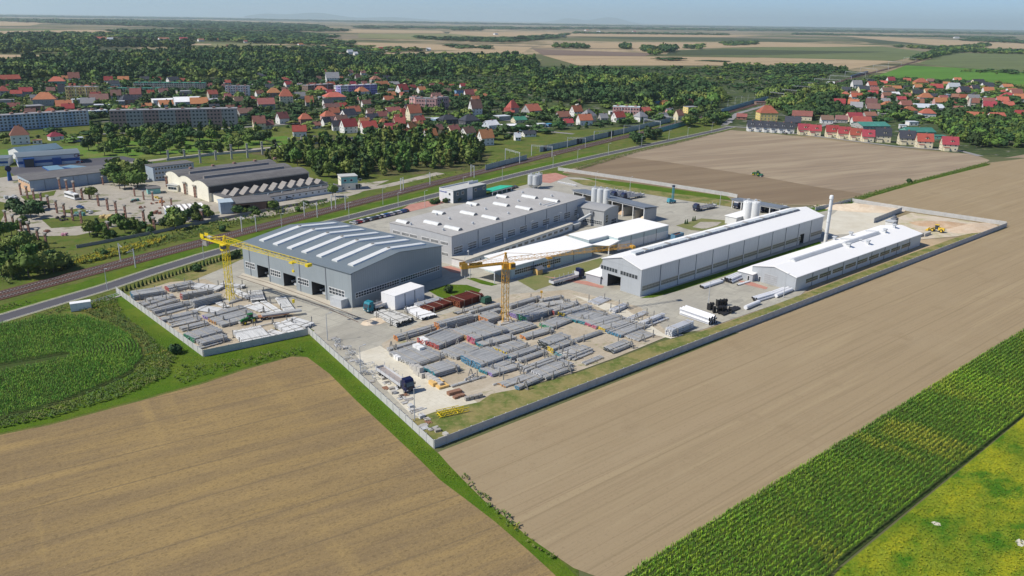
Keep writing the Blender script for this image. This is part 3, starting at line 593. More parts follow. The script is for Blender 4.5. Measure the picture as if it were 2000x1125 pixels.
t, L, Wd = openshed('canopy', 'small white canopy on posts under the tip of the orange crane jib', 'canopy', (1190, 480), (1215, 467), (1160, 472), 4.4, 4.4, 'v0', 3, mr_wht, mw_white, ends=False, back=False, L_=22, W_=8)
# --- long white roofed hall
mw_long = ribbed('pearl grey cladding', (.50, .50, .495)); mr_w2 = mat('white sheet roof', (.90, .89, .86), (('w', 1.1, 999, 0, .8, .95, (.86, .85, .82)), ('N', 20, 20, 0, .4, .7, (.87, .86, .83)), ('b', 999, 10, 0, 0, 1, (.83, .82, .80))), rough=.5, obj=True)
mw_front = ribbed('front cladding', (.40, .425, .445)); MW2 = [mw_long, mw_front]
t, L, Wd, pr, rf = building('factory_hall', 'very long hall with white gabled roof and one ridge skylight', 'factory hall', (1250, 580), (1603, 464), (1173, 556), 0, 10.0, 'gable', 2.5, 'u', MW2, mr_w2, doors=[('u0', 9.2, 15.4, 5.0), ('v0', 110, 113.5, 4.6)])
HL = (t, L, Wd)
zr = 12.5
mb = MB()
for i in range(22):
    x0 = 6+i*(L-14)/22; mb.box(x0, x0+(L-14)/22-.5, Wd/2-1.1, Wd/2+1.1, zr-.05, zr+.75)
sk = mb.obj('ridge_skylight', wm('weathered skylight', (.52, .56, .58)), rf)
MB().box(6, L-8, Wd/2-1.5, Wd/2-1.15, zr-.2, zr+.35).obj('ridge_gutter', m_joint, rf)
for i in range(8): x0 = 12+i*(L-24)/8; MB().box(x0, x0+1.6, Wd/2-1.12, Wd/2+1.12, zr+.74, zr+.85).obj('vent_cap', m_concd, sk)
m_bframe = wm('cream frame', (.62, .58, .47))
for i in range(12):
    a = .8+i*L/12; window(t, 'v0', L, Wd, a, a+L/12-.6 if i != 10 else a+2, 1.9, 3.8, 12 if i != 10 else 2, 2, fm=m_bframe, gm=mat('pale glass', (.20, .20, .18), rough=.2, spec=.7))
joints(t, 'v0', L, Wd, 9.9, 12)
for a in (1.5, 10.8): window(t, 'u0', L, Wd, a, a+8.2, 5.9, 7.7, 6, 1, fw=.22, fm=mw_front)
window(t, 'u0', L, Wd, 17.5, 18.5, 2, 3); MB().box(-.02, .3, -.35, Wd+.35, 9.7, 9.72).obj('trim', m_joint, t)
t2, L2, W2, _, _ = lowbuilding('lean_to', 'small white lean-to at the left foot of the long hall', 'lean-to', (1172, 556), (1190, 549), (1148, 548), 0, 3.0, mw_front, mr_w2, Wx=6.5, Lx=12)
t2, L2, W2, _, _ = lowbuilding('boiler_house', 'low white box building under the two white silos', 'building', (1437, 441), (1480, 428), (1424, 436), 0, 3.8, mw_long, mr_w2, Wx=6, Lx=17)
for i, p in enumerate([(1457, 437), (1471, 438)]):
    silo(p, 10.8, 2.35, ('left', 'right')[i]+' of the two tall white silos behind the long hall', m_silo, grp='white silos')
# --- right hall
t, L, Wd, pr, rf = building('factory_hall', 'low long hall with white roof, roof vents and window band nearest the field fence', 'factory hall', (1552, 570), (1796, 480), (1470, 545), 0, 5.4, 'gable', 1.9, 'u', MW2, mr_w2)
for i in range(9):
    a = 7+i*(L-16)/9; window(t, 'v0', L, Wd, a, a+(L-16)/9-1.2, 1.7, 3.5, 9, 2, fm=m_bframe)
joints(t, 'v0', L, Wd, 5.3, 9)
window(t, 'u0', L, Wd, 7.5, 13, .05, 3.9, 1, 5, fm=m_galv, gm=wm('grey door', (.36, .37, .38)), fw=.08, name='sectional_door')
window(t, 'u0', L, Wd, 14.2, 15.2, .05, 2.2, 1, 1, name='door'); 
for x0, x1 in ((12, 48), (51, 80)): MB().hexa([(x0, Wd/2-1.3, 7.5), (x1, Wd/2-1.3, 7.5), (x1, Wd/2+1.3, 7.5), (x0, Wd/2+1.3, 7.5), (x0, Wd/2-.4, 8.3), (x1, Wd/2-.4, 8.3), (x1, Wd/2+.4, 8.3), (x0, Wd/2+.4, 8.3)]).obj('ridge_skylight', m_galv, rf)
for x, y in ((50, 6.5), (62, 4.5), (72, 17), (84, 8), (95, 9), (60, 18)):
    z = topz(pr, y)+.2; MB().box(x-.5, x+.5, y-.5, y+.5, z, z+1.4).box(x-.8, x+.8, y-.8, y+.8, z+1.4, z+1.8).obj('roof_vent', m_galv, rf)
for x in (62, 84): MB().bar((x, 16.5, topz(pr, 16.5)+.7), (x, 7, topz(pr, 7)+1.2), .3).obj('roof_pipe', m_galv, rf)
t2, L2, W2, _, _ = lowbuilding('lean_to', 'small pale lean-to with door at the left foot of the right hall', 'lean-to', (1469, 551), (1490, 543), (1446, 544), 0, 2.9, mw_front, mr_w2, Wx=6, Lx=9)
window(t2, 'u0', L2, W2, 1.2, 2.2, .05, 2.2, 1, 1, name='door')
g0 = G(1611, 476); t = thing('chimney', 'tall slim silver chimney with round cap between the two white roofed halls', 'chimney', g0)
MB().tube((0, 0, 0), (0, 0, 20.3), .68, .58, 20).obj('stack', m_silo, t); MB().tube((0, 0, 20.3), (0, 0, 21.5), 0.9, .85, 20).dome((0, 0, 21.5), .85, .5, 20).obj('cap', m_silo, t)
MB().tube((0, 0, 0), (0, 0, .5), 1.6, 1.6, 16).obj('base', m_conc, t)
for z in (5, 10, 15): MB().tube((0, 0, z), (0, 0, z+.2), .8, .8, 20).obj('flange', m_galv, t)
MB().bar((.75, 0, 1), (.75, 0, 20), .1, .4).obj('ladder', m_galv, t)
t, L, Wd, pr, rf = lowbuilding('equipment_house', 'small grey equipment box with black fan unit behind the right hall', 'equipment', (1742, 449), (1752, 445), (1730, 444), 0, 3.6, mw_white, m_galv, Wx=3.5, Lx=4)
MB().box(4.3, 7.5, .5, 3, 0, 4.6).tube((5.8, 1.8, 4.6), (5.8, 1.8, 5.6), .9).obj('fan_unit', m_joint, t)
# --- truck shelter at the upper fence
t, L, Wd = openshed('truck_shelter', 'open truck shelter with dark blue roof at the upper fence', 'shelter', (1524, 407), (1541, 402), (1424, 391), 4.6, 4.6, 'u0', 6, mr_dk, mw_shed, ends=False)
# --- office
m_off = wm('office white', (.70, .71, .71), .05); m_offd = wm('office slate', (.10, .14, .16)); m_roofl = wm('pale roof', (.50, .50, .47))
t, L, Wd, pr, rf = building('office_building', 'two storey white and slate office with parapet roof beside the road', 'office', (885, 372), (935, 361), (858, 370), 7.0, 6.4, 'flat', 0, 'u', m_off, m_roofl, oh=.0, Wx=10, Lx=27)
MB().box(0, L, Wd-.3, Wd, 6.68, 7.4).box(0, .3, 0, Wd-.3, 6.68, 7.1).box(L-8, L, Wd-4, Wd-3.7, 6.68, 8).obj('parapet', m_off, t)
mb = MB(); wbox(mb, 'v0', L, Wd, .1, 11, .05, 6.6, .0, .08); wbox(mb, 'v0', L, Wd, 15.5, L-.1, .05, 6.6, 0, .08); mb.obj('slate_panel', m_offd, t)
for a in (2.5, 6.5, 17, 24): window(t, 'v0', L, Wd, a, a+1.8, 3.8, 5.6, fm=m_off).location = (0, -.09, 0)
for z in (1, 4): window(t, 'u0', L, Wd, 1.8, 3.2, z, z+1.4)
m_bluet = mat('blue lettering', (.02, .06, .35), rough=.5)
def text(body, parent, face, L, Wd, a, z, size, m, out=.09, name='lettering', ext=.02):
    cu = bpy.data.curves.new(name, 'FONT'); cu.body = body; cu.size = size; cu.extrude = ext; cu.align_x = 'CENTER'; cu.align_y = 'CENTER'
    o = bpy.data.objects.new(name, cu); COL.objects.link(o); bpy.context.view_layer.update()
    dg = bpy.context.evaluated_depsgraph_get(); me = bpy.data.meshes.new_from_object(o.evaluated_get(dg)); bpy.data.objects.remove(o)
    o = bpy.data.objects.new(name, me); COL.objects.link(o); me.materials.clear(); me.materials.append(m); o.parent = parent
    o.location = P3(face, L, Wd, a, z, out); o.rotation_euler = (R(90), 0, {'v0': 0, 'u0': R(-90), 'v1': R(180), 'u1': R(90)}[face]); return o
text('STRUNOBET', t, 'u0', L, Wd, 7.0, 5.4, 1.0, m_bluet); text('STRUNOBET', t, 'v0', L, Wd, 20.4, 4.6, 1.0, m_bluet, .1)
mr_green = mat('green tarp', (.03, .42, .26), (('N', 2, 2, 0, .4, .7, (.04, .48, .31)),), rough=.6, obj=True)
t, L, Wd = openshed('carport', 'carport with bright green roof between the office and the road', 'carport', (962, 374), (1000, 364), (944, 369), 2.6, 2.6, 'v0', 5, mr_green, m_galv, ends=False, back=False, W_=8)
# --- tent hall and silver box near the left hall
m_tent = wm('white tarpaulin', (.80, .80, .79), .04)
t, L, Wd, pr, rf = building('storage_tent', 'white box shaped storage tent beside the right side of the left hall', 'storage tent', (772, 607), (829, 586), (755, 596), 0, 5.0, 'flat', 0, 'u', m_tent, m_tent, oh=.05, Wx=6.5, th=.15)
joints(t, 'v0', L, Wd, 4.9, 3)
g0, a, L, Wd = fit((667, 604), (683, 598), (650, 598), 0)
t = thing('container', 'small silver box container against the left hall front', 'container', g0, rotz(37)); MB().box(0, 4.6, 0, 5.6, .1, 3).obj('body', m_galv, t); MB().box(-.05, 4.65, -.05, 5.65, 3.0, 3.12).obj('lid', m_galv, t)
g0 = G(1318, 470); t = thing('container', 'blue open topped waste container beside the white roofed workshop', 'container', g0, rotz(48))
mb = MB(); mb.box(0, 6.5, 0, .12, .2, 2.6).box(0, 6.5, 2.3, 2.42, .2, 2.6).box(0, .12, .12, 2.3, .2, 2.6).box(6.38, 6.5, .12, 2.3, .2, 2.6).box(0, 6.5, 0, 2.42, .1, .2); mb.obj('body', wm('container blue', (.10, .22, .33)), t)
MB().box(.2, 6.3, .2, 2.2, .25, 2.0).obj('rust_load', wm('rust', (.28, .12, .06)), t)
g0 = G(139, 610); t = thing('container', 'white site container at the edge of the round corn field', 'container', g0, rotz(60)); MB().box(0, 6, 0, 2.4, .15, 2.7).obj('body', m_white, t); MB().box(-.05, 6.05, -.05, 2.45, 2.7, 2.8).obj('lid', m_tent, t)
# ---------------------------------------------------------------- concrete fences
m_fence = mat('fence concrete', (.56, .555, .53), (('n', 3, 3, 0, .4, .7, (.49, .49, .47)), ('N', .5, 3, 0, .55, .8, (.40, .40, .38))), rough=.9)
def fence(lab, pts, h=2.15, step=3.5, m=None, name='concrete_fence'):
    P = [G(*p) for p in pts]; P = [Vector((p.x, p.y, 0)) for p in P]; m = m or m_fence
    t = thing(name, lab, 'fence', P[0]); t.location = (0, 0, 0)
    pm = MB().box(-.12, .12, -.12, .12, 0, h+.12).mesh('post', m)
    mb = MB()
    for a, b in zip(P, P[1:]):
        L = (b-a).length; n = max(1, round(L/step)); d = (b-a)/n; ang = math.atan2(d.y, d.x)
        for i in range(n):
            o = bpy.data.objects.new('post', pm); COL.objects.link(o); o.parent = t; o.location = a+d*i; o.rotation_euler = (0, 0, ang)
            q = a+d*i; r_ = a+d*(i+1); e = d.normalized()*.13
            for z0, z1 in ((.05, h*.5-.01), (h*.5+.01, h)):
                mb.bar(q+e+Vector((0, 0, (z0+z1)/2)), r_-e+Vector((0, 0, (z0+z1)/2)), .09, z1-z0)
    mb.obj('panel', m, t); return t
fence('long concrete panel fence along the big tilled field', [(848.5, 876), (1966, 443)])
fence('pale concrete fence between the truck yard and the stubble field, down to the fence corner', [(603, 652), (847, 876)])
fence('pale concrete fence of the left pole yard facing the round corn field', [(228, 572), (397, 697)])
fence('grey concrete fence closing the left pole yard above the stubble field', [(399, 697), (603, 654)])
fence('long white concrete fence between the plant and the ploughed field', [(1090, 333), (1180, 346), (1300, 364), (1420, 383), (1440, 387)])
fence('white concrete fence behind the sand yard', [(1664, 395), (1790, 415), (1965, 441)])
fence('dark fence from the long hall corner to the sand yard corner', [(1592, 412), (1625, 405), (1662, 395)])
fence('concrete bay wall between the pale sand and the clay heap', [(1706, 436), (1761, 414)], h=2.6)
# ---------------------------------------------------------------- tower cranes
def lattice(mb, a, b, w, n, tri=False, r=.12, rd=.06):
    "square or triangular lattice girder from a to b"
    a = Vector(a); b = Vector(b); d = (b-a).normalized(); up = Vector((0, 0, 1)) if abs(d.z) < .9 else Vector((1, 0, 0))
    x = d.cross(up).normalized(); y = x.cross(d)
    if tri: C = [-x*w/2, x*w/2, y*w*.95*(1 if y.z > 0 else -1)]
    else: C = [-x*w/2-y*w/2, x*w/2-y*w/2, x*w/2+y*w/2, -x*w/2+y*w/2]
    for c in C: mb.bar(a+c, b+c, r)
    for i in range(n):
        p = a+(b-a)*i/n; q = a+(b-a)*(i+1)/n
        for k in range(len(C)):
            c, e = C[k], C[(k+1) % len(C)]
            mb.bar(p+c, p+e, rd)
            if i % 2: mb.bar(p+c, q+e, rd)
            else: mb.bar(p+e, q+c, rd)
def crane(lab, p, H, paint, az, jl, cl, tilt, flip_text, catted):
    t = thing('tower_crane', lab, 'tower crane', G(*p), rotz(az))      # local +x along the jib
    MB().box(-2.6, 2.6, -2.6, 2.6, .1, .7).obj('foundation', m_conc, t)
    mb = MB(); lattice(mb, (0, 0, .7), (0, 0, H-1.5), 1.75, 11, r=.15, rd=.07); mb.obj('mast', paint, t)
    mb = MB(); mb.bar((-1.9, -1.9, .8), (-.8, -.8, 3.4), .16).bar((1.9, -1.9, .8), (.8, -.8, 3.4), .16).bar((1.9, 1.9, .8), (.8, .8, 3.4), .16).bar((-1.9, 1.9, .8), (-.8, .8, 3.4), .16); mb.obj('base_strut', paint, t)
    MB().tube((0, 0, H-1.5), (0, 0, H-.6), 1.25, n=18).box(-1.1, 1.1, -1.1, 1.1, H-.6, H+.5).obj('slewing_unit', paint, t)
    cab = MB().box(.6, 2.3, -2.5, -1.25, H-1.2, H+.8).obj('cab', paint, t)
    MB().box(.9, 2.34, -2.54, -1.21, H-.6, H+.45).obj('cab_window', m_glass, cab)
    mb = MB(); top = H+(3.0 if catted else 3.6)
    for s in (-.6, .6): mb.bar((-.5, s, H+.5), (.0, s*.4, top), .2); mb.bar((.7, s, H+.5), (.0, s*.4, top), .2)
    for z in (1.5, 2.4): mb.bar((-.4, -.5, H+z), (-.4, .5, H+z), .1).bar((-.4, .45, H+z), (.4, -.45, H+z+.6), .08)
    mb.box(-.3, .3, -.35, .35, top-.2, top+.2); mb.obj('tower_head', paint, t)
    je = H+1+jl*math.sin(R(tilt))
    mb = MB(); lattice(mb, (1.0, 0, H+.9), (jl, 0, je), 1.35, int(jl/2.2), True, r=.12, rd=.06); mb.obj('jib', paint, t)
    MB().box(jl-.2, jl+1, -.9, .9, je-.4, je+.5).obj('jib_tip', paint, t)
    if catted: MB().bar((0, .3, top), (jl*.45, 0, H+1+jl*.45*math.sin(R(tilt))+1.4), .09).bar((0, -.3, top), (jl*.2, 0, H+2.6+jl*.2*math.sin(R(tilt))), .09).obj('tie_bar', paint, t)
    else: MB().bar((0, .3, top), (jl*.2, 0, H+2.5), .09).obj('tie_bar', paint, t)
    mb = MB(); mb.box(-cl, -1, -.75, -.45, H+.1, H+.65).box(-cl, -1, .45, .75, H+.1, H+.65)
    for i in range(int(cl/1.5)): mb.box(-cl+i*1.5, -cl+i*1.5+.15, -.45, .45, H+.2, H+.5)
    mb.obj('counter_jib', paint, t)
    for s in (-.55, .55): MB().bar((0, s*.5, top), (-cl+2.5, s, H+.7), .1).obj('tie_bar', paint, t)
    for i in range(3): MB().box(-cl+.2+i*.75, -cl+.85+i*.75, -.42, .42, H-2.2, H+1.2).obj('counterweight', m_concd if not flip_text else m_concd, t)
    MB().box(-cl-.1, -cl+1.9, -.95, -.8, H+.65, H+2.0).box(-cl-.1, -cl+1.9, .8, .95, H+.65, H+2.0).obj('end_board', paint, t)
    mb = MB()
    for s in (-.78, .78):
        mb.bar((-cl+2, s, H+1.7), (-1.2, s, H+1.7), .06)
        for i in range(8): x = -cl+2+i*(cl-3.2)/7; mb.bar((x, s, H+.65), (x, s, H+1.7), .05)
    mb.obj('handrail', paint, t)
    MB().box(-cl+3.2, -cl+5, -.4, .4, H+.7, H+1.6).obj('winch', m_galv, t)
    tr = jl*(.83 if catted else .33); tz = H+1+tr*math.sin(R(tilt))
    MB().box(tr-.8, tr+.8, -.9, .9, tz-.75, tz-.35).obj('trolley', paint, t)
    MB().bar((tr-.3, 0, tz-3), (tr-.3, 0, tz-.6), .05).bar((tr+.3, 0, tz-3), (tr+.3, 0, tz-.6), .05).box(tr-.4, tr+.4, -.2, .2, tz-3.7, tz-3).obj('hook_block', paint, t)
    return t
m_yel = wm('crane yellow', (.76, .58, .02), .1, rough=.5); m_ora = wm('crane orange', (.68, .37, .05), .12, rough=.5)
crane('bright yellow tower crane standing in the left pole yard', (451, 588), 19.8, m_yel, 126, 41.5, 12.5, 0, False, True)
tc = crane('orange yellow tower crane standing among the pole stacks of the main yard', (986, 630), 19.6, m_ora, 66, 46, 15, 0, True, False)
m_blk = wm('black paint', (.02, .02, .022))
b = MB().box(-12.6, -8.2, -.92, -.86, 20.4, 21.5).obj('sign_board', m_ora, tc)
tx = text('POTAIN', tc, 'v0', 1, 1, -10.4, 20.95, 1.05, m_blk, .96)
# ---------------------------------------------------------------- lamps, masts, gantries, noise walls
def lamp_proto(h, lab, m, grp, p, az):
    t = thing('street_lamp', lab, 'street lamp', G(*p), rotz(az), grp)
    MB().tube((0, 0, 0), (0, 0, h), .13, .08, 8).obj('pole', m, t)
    MB().bar((0, 0, h), (1.3, 0, h+.25), .09).obj('arm', m, t); MB().box(1.1, 1.9, -.15, .15, h+.18, h+.32).obj('lamp_head', m, t)
    return t
LAMPS = [(210, 566), (399, 512), (551, 450), (682, 426), (778, 405), (905, 372), (981, 352), (1080, 327), (1128, 314), (1188, 301), (1253, 286), (1306, 273), (1343, 267), (1390, 257)]
NTH = ['first', 'second', 'third', 'fourth', 'fifth', 'sixth', 'seventh', 'eighth', 'ninth', 'tenth', 'eleventh', 'twelfth', 'thirteenth', 'fourteenth', 'fifteenth', 'sixteenth', 'seventeenth', 'eighteenth', 'nineteenth', 'twentieth', 'twenty-first', 'twenty-second', 'twenty-third', 'twenty-fourth', 'twenty-fifth', 'twenty-sixth', 'twenty-seventh', 'twenty-eighth', 'twenty-ninth', 'thirtieth']
TENS = {3: 'thirt', 4: 'fort', 5: 'fift', 6: 'sixt', 7: 'sevent', 8: 'eight', 9: 'ninet'}
def nth(i):
    if i < 30: return NTH[i]
    n = i+1; t_, u_ = divmod(n, 10)
    return TENS[t_]+('ieth' if u_ == 0 else 'y-'+NTH[u_-1]) if t_ < 10 else 'farthest'
lp = None
def repeat(proto, pts, labf, azf=None, grp=None, z=0):
    out = [proto]
    for i, p in enumerate(pts):
        o = proto if i == 0 else copy_tree(proto)
        o.location = G(*p); o.location.z = z; o['label'] = labf(i)
        if azf is not None: o.rotation_euler = (0, 0, rotz(azf(i) if callable(azf) else azf))
        if grp: o['group'] = grp
        if i: out.append(o)
    return out
repeat(lamp_proto(7.8, '', m_galv, 'lamps along the road', LAMPS[0], 127), LAMPS, lambda i: nth(i)+' grey street lamp from the left along the road', 127)
YL = [(640, 666), (705, 734), (810, 822), (830, 405), (748, 400), (930, 500), (1035, 470), (1090, 452), (1163, 365), (1230, 375), (1405, 408), (1383, 596), (1530, 582), (908, 545)]
repeat(lamp_proto(8.5, '', m_galv, 'yard lamps', YL[0], 50), YL, lambda i: 'grey yard lamp '+['at the left yard fence corner', 'by the fence beside the lorry', 'by the fence near the yellow frames', 'by the forecourt of the office', 'by the parked cars', 'before the annex of the middle hall', 'half way along the annex', 'at the far end of the annex', 'behind the row of parked lorries', 'beside the row of parked lorries', 'beside the single lorry at the fence', 'beside the white pipe pile', 'at the corner of the right hall', 'at the grass island by the crane'][i], 50)
MAST = [(236, 512), (265, 523), (473, 454), (501, 453), (595, 424), (620, 425), (648, 410), (656, 408), (675, 410), (788, 372), (783, 374), (840, 362), (920, 345), (926, 347)]
t = thing('catenary_mast', '', 'railway mast', (0, 0, 0), 0, 'railway masts'); MB().bar((0, 0, 0), (0, 0, 7.6), .3).obj('pole', m_galv, t)
MB().bar((0, 0, 6.8), (2.8, 0, 6.6), .1).bar((0, 0, 7.5), (2.6, 0, 6.7), .07).bar((0, 0, 5.6), (2.0, 0, 6.4), .07).obj('bracket', m_galv, t)
repeat(t, MAST, lambda i: nth(i)+' concrete mast from the left along the railway', lambda i: 217 if i % 2 else 127)
mp = [G(*p) for p in MAST]
mb = MB()
def gantry(p, q, lab, h=7.8):
    a, b = G(*p), G(*q); L = (b-a).length; t = thing('catenary_gantry', lab, 'railway gantry', a, math.atan2((b-a).y, (b-a).x), 'railway portals')
    for x in (0, L): m_ = MB(); m_.bar((x, 0, 0), (x, 0, h), .35); m_.obj('leg', m_galv, t)
    m_ = MB(); m_.bar((0, 0, h), (L, 0, h), .14).bar((0, 0, h-.8), (L, 0, h-.8), .14); n = int(L/1.2)
    for i in range(n): m_.bar((L*i/n, 0, h-.8 if i % 2 else h), (L*(i+1)/n, 0, h if i % 2 else h-.8), .08)
    m_.obj('truss', m_galv, t)
    m_ = MB()
    for x in (L*.3, L*.7): m_.bar((x, 0, h-2.4), (x, 0, h-.8), .1)
    m_.obj('hanger', m_galv, t)
GAN = [((987, 312), (1015, 320)), ((1038, 304), (1078, 307)), ((1108, 288), (1143, 289)), ((1160, 275), (1194, 272)), ((1218, 262), (1248, 262)), ((1257, 248), (1289, 254)), ((1296, 241), (1318, 246)), ((1494, 190), (1530, 194)), ((1512, 184), (1560, 188)), ((1535, 178), (1600, 182)), ((1560, 171), (1625, 175)), ((1590, 163), (1640, 166)), ((1620, 156), (1662, 159)), ((1650, 148), (1690, 151)), ((1680, 140), (1712, 143)), ((1705, 134), (1735, 136)), ((1735, 126), (1760, 128)), ((1765, 118), (1788, 120)), ((1795, 110), (1815, 112))]
for i, (p, q) in enumerate(GAN): gantry(p, q, nth(i)+' steel portal from the plant along the railway', 7.8 if i < 9 else 8.5)
m_nb = ribbed('noise wall green grey', (.36, .42, .40), p=4.0); m_nt = wm('noise wall teal', (.16, .36, .35)); m_dpan = wm('dark panel', (.04, .05, .07))
def noisewall(lab, pts, h, m, dark=()):
    P = [Vector(G(*p)) for p in pts]; t = thing('noise_barrier', lab, 'noise barrier', P[0]); t.location = (0, 0, 0); n_ = 0
    for a, b in zip(P, P[1:]):
        L = (b-a).length; n = max(1, round(L/5)); d = (b-a)/n
        for i in range(n):
            q = a+d*i; r_ = a+d*(i+1); e = d.normalized()*.1
            MB().bar(q+e+Vector((0, 0, h/2)), r_-e+Vector((0, 0, h/2)), .15, h).obj('panel', m_dpan if n_ in dark else m, t); n_ += 1
            MB().bar(q, q+Vector((0, 0, h+.1)), .22).obj('post', m_galv, t)
noisewall('green grey noise barrier nearest the plant, left of the first portal', [(948, 333), (985, 323), (1029, 312)], 3.6, m_nb)
noisewall('long green grey noise barrier behind the portals', [(1054, 297), (1108, 286), (1170, 271), (1215, 261), (1260, 250), (1309, 238)], 4.2, m_nb, (1, 11, 12, 22, 23))
noisewall('teal noise barrier on the road side of the tracks', [(1283, 260), (1322, 249), (1357, 239)], 4.0, m_nt)
noisewall('teal station wall below the row of platform lamps', [(1408, 221), (1455, 207), (1500, 194)], 4.5, wm('station wall teal', (.22, .42, .44)))
PL = [(1388, 214), (1421, 210), (1435, 206), (1447, 203), (1460, 200), (1474, 196), (1482, 194), (1489, 191), (1500, 188)]
repeat(lamp_proto(9, '', m_galv, 'platform lamps', PL[0], 60), PL, lambda i: nth(i)+' pale platform lamp from the left at the station', 60)
a, b = G(152, 603), G(236, 577); d = b-a; L_ = d.length; t = thing('railing', 'pale railing on the culvert bridge at the left of the road', 'railing', a, math.atan2(d.y, d.x)); t.location.z = .14
mb = MB(); mb.bar((0, 0, 1.1), (L_, 0, 1.1), .1).bar((0, 0, .6), (L_, 0, .6), .08)
for i in range(13): mb.bar((L_*i/12, 0, 0), (L_*i/12, 0, 1.1), .1)
mb.obj('bars', m_galv, t); MB().box(L_*.6, L_, -1.2, -.3, -.1, .25).obj('headwall', m_conc, t)
# ---------------------------------------------------------------- vehicles
m_tyre = mat('tyre rubber', (.02, .02, .022), rough=.9); m_rim = wm('rim grey', (.35, .35, .36)); m_navy = wm('navy cab paint', (.012, .016, .06), .1, rough=.3)
m_chas = wm('chassis dark', (.045, .045, .05)); m_bed = wm('bed wood grey', (.34, .30, .28)); m_alu = wm('aluminium side', (.55, .56, .57), rough=.4)
m_redl = wm('red lamp', (.4, .02, .02)); m_hl = wm('headlight', (.8, .8, .78), rough=.2)
def wheel(t, x, y, r, w=.32, rim=None):
    o = MB().tube((0, -w/2, 0), (0, w/2, 0), r, n=16).obj('wheel', m_tyre, t); o.location = (x, y, r)
    MB().tube((0, -w/2-.02, 0), (0, w/2+.02, 0), r*.55, n=12).obj('rim', rim or m_rim, o)
def lorry(lab, paint, load=None, grp=None):
    t = thing('flatbed_lorry', lab, 'lorry', (0, 0, 0), 0, grp)       # +x forward, nose at x = 8.2
    mb = MB(); prof_ = [(5.9, .75), (8.15, .75), (8.25, 1.5), (8.2, 2.0), (7.85, 3.25), (7.5, 3.75), (5.95, 3.9)]
    for s in (-1.25, 1.25): mb.poly([(x, s, z) for x, z in (prof_ if s < 0 else prof_[::-1])])
    for (x0, z0), (x1, z1) in zip(prof_, prof_[1:]+prof_[:1]): mb.poly([(x0, -1.25, z0), (x0, 1.25, z0), (x1, 1.25, z1), (x1, -1.25, z1)])
    cab = mb.obj('cab', paint, t)
    MB().hexa([(8.21, -1.1, 2.05), (8.24, -1.1, 2.05), (8.24, 1.1, 2.05), (8.21, 1.1, 2.05), (7.9, -1.05, 3.1), (7.94, -1.05, 3.1), (7.94, 1.05, 3.1), (7.9, 1.05, 3.1)]).obj('windscreen', m_glass, cab)
    for s in (-1, 1):
        MB().box(7.0, 7.8, s*1.26-.01, s*1.26+.01, 2.1, 2.95).obj('side_window', m_glass, cab); MB().box(7.9, 8.1, s*1.5-.12, s*1.5+.12, 2.2, 2.9).obj('mirror', m_blk, cab)
        MB().box(8.2, 8.27, s*.95-.2, s*.95+.2, 1.0, 1.25).obj('headlight', m_hl, cab)
    MB().box(8.2, 8.28, -.7, .7, 1.05, 1.9).obj('grille', m_chas, cab)
    MB().box(-8, 7.6, -.4, .4, .75, 1.05).box(5.2, 5.9, -1.1, 1.1, .9, 1.2).box(3.2, 5.2, -.95, .95, .6, .95).obj('chassis', m_chas, t)
    bed = MB().box(-8.2, 5.1, -1.25, 1.25, 1.2, 1.36).obj('bed', m_bed, t)
    for s in (-1, 1): MB().box(-8.2, 5.1, s*1.25-.03, s*1.25+.03, 1.05, 1.95).obj('side_board', m_alu, t)
    MB().box(5.05, 5.12, -1.25, 1.25, 1.3, 2.9).obj('headboard', m_alu, t); MB().box(-8.25, -8.2, -1.25, 1.25, .9, 1.9).obj('tailboard', m_alu, t)
    for i in range(6):
        for s in (-1, 1): MB().bar((-7.6+i*2.4, s*1.28, 1.2), (-7.6+i*2.4, s*1.28, 2.9), .09).obj('stake', m_galv, t)
    for x in (7.0, 3.6): 
        for s in (-1, 1): wheel(t, x, s*1.08, .5)
    for x in (-3.6, -5.0, -6.4):
        for s in (-1, 1): wheel(t, x, s*1.08, .48)
    return t
lo = lorry('', m_navy, grp='lorries of the plant')
LOR = [((771, 748), 142, 'dark blue flatbed lorry on the pale slab yard near the fence corner'), ((1107, 550), 47.5, 'dark blue flatbed lorry with grey load bed beside the lawn and orange crane'),
       ((1184, 380), 232, 'first from the left of the lorries parked behind the silos'), ((1200, 382.5), 232, 'second from the left of the lorries parked behind the silos'), ((1216, 385), 232, 'third from the left of the lorries parked behind the silos'),
       ((1235, 388), 232, 'last on the right of the lorries parked behind the silos'), ((1376, 409.5), 232, 'lone lorry facing the camera between the grass island and the upper fence'),
       ((1450, 404), 222, 'lorry under the left end of the dark blue shelter'), ((1497, 411), 222, 'lorry under the middle of the dark blue shelter'), ((1519, 413), 222, 'lorry under the right end of the dark blue shelter')]
for i, (p, az, lab) in enumerate(LOR):
    o = lo if i == 0 else copy_tree(lo); g0 = G(*p); o.location = (g0.x, g0.y, .14); o.rotation_euler = (0, 0, rotz(az)); o['label'] = lab
t = lorry('teal cab lorry carrying beams beside the white storage tent', wm('teal cab paint', (.02, .20, .26), .1, rough=.35)); g0 = G(742, 603); t.location = (g0.x, g0.y, .14)
a_ = R(217); t.rotation_euler = (0, 0, rotz(217)); 
sc_ = Vector((math.sin(R(37)), math.cos(R(37)), 0))*2; t.location += sc_
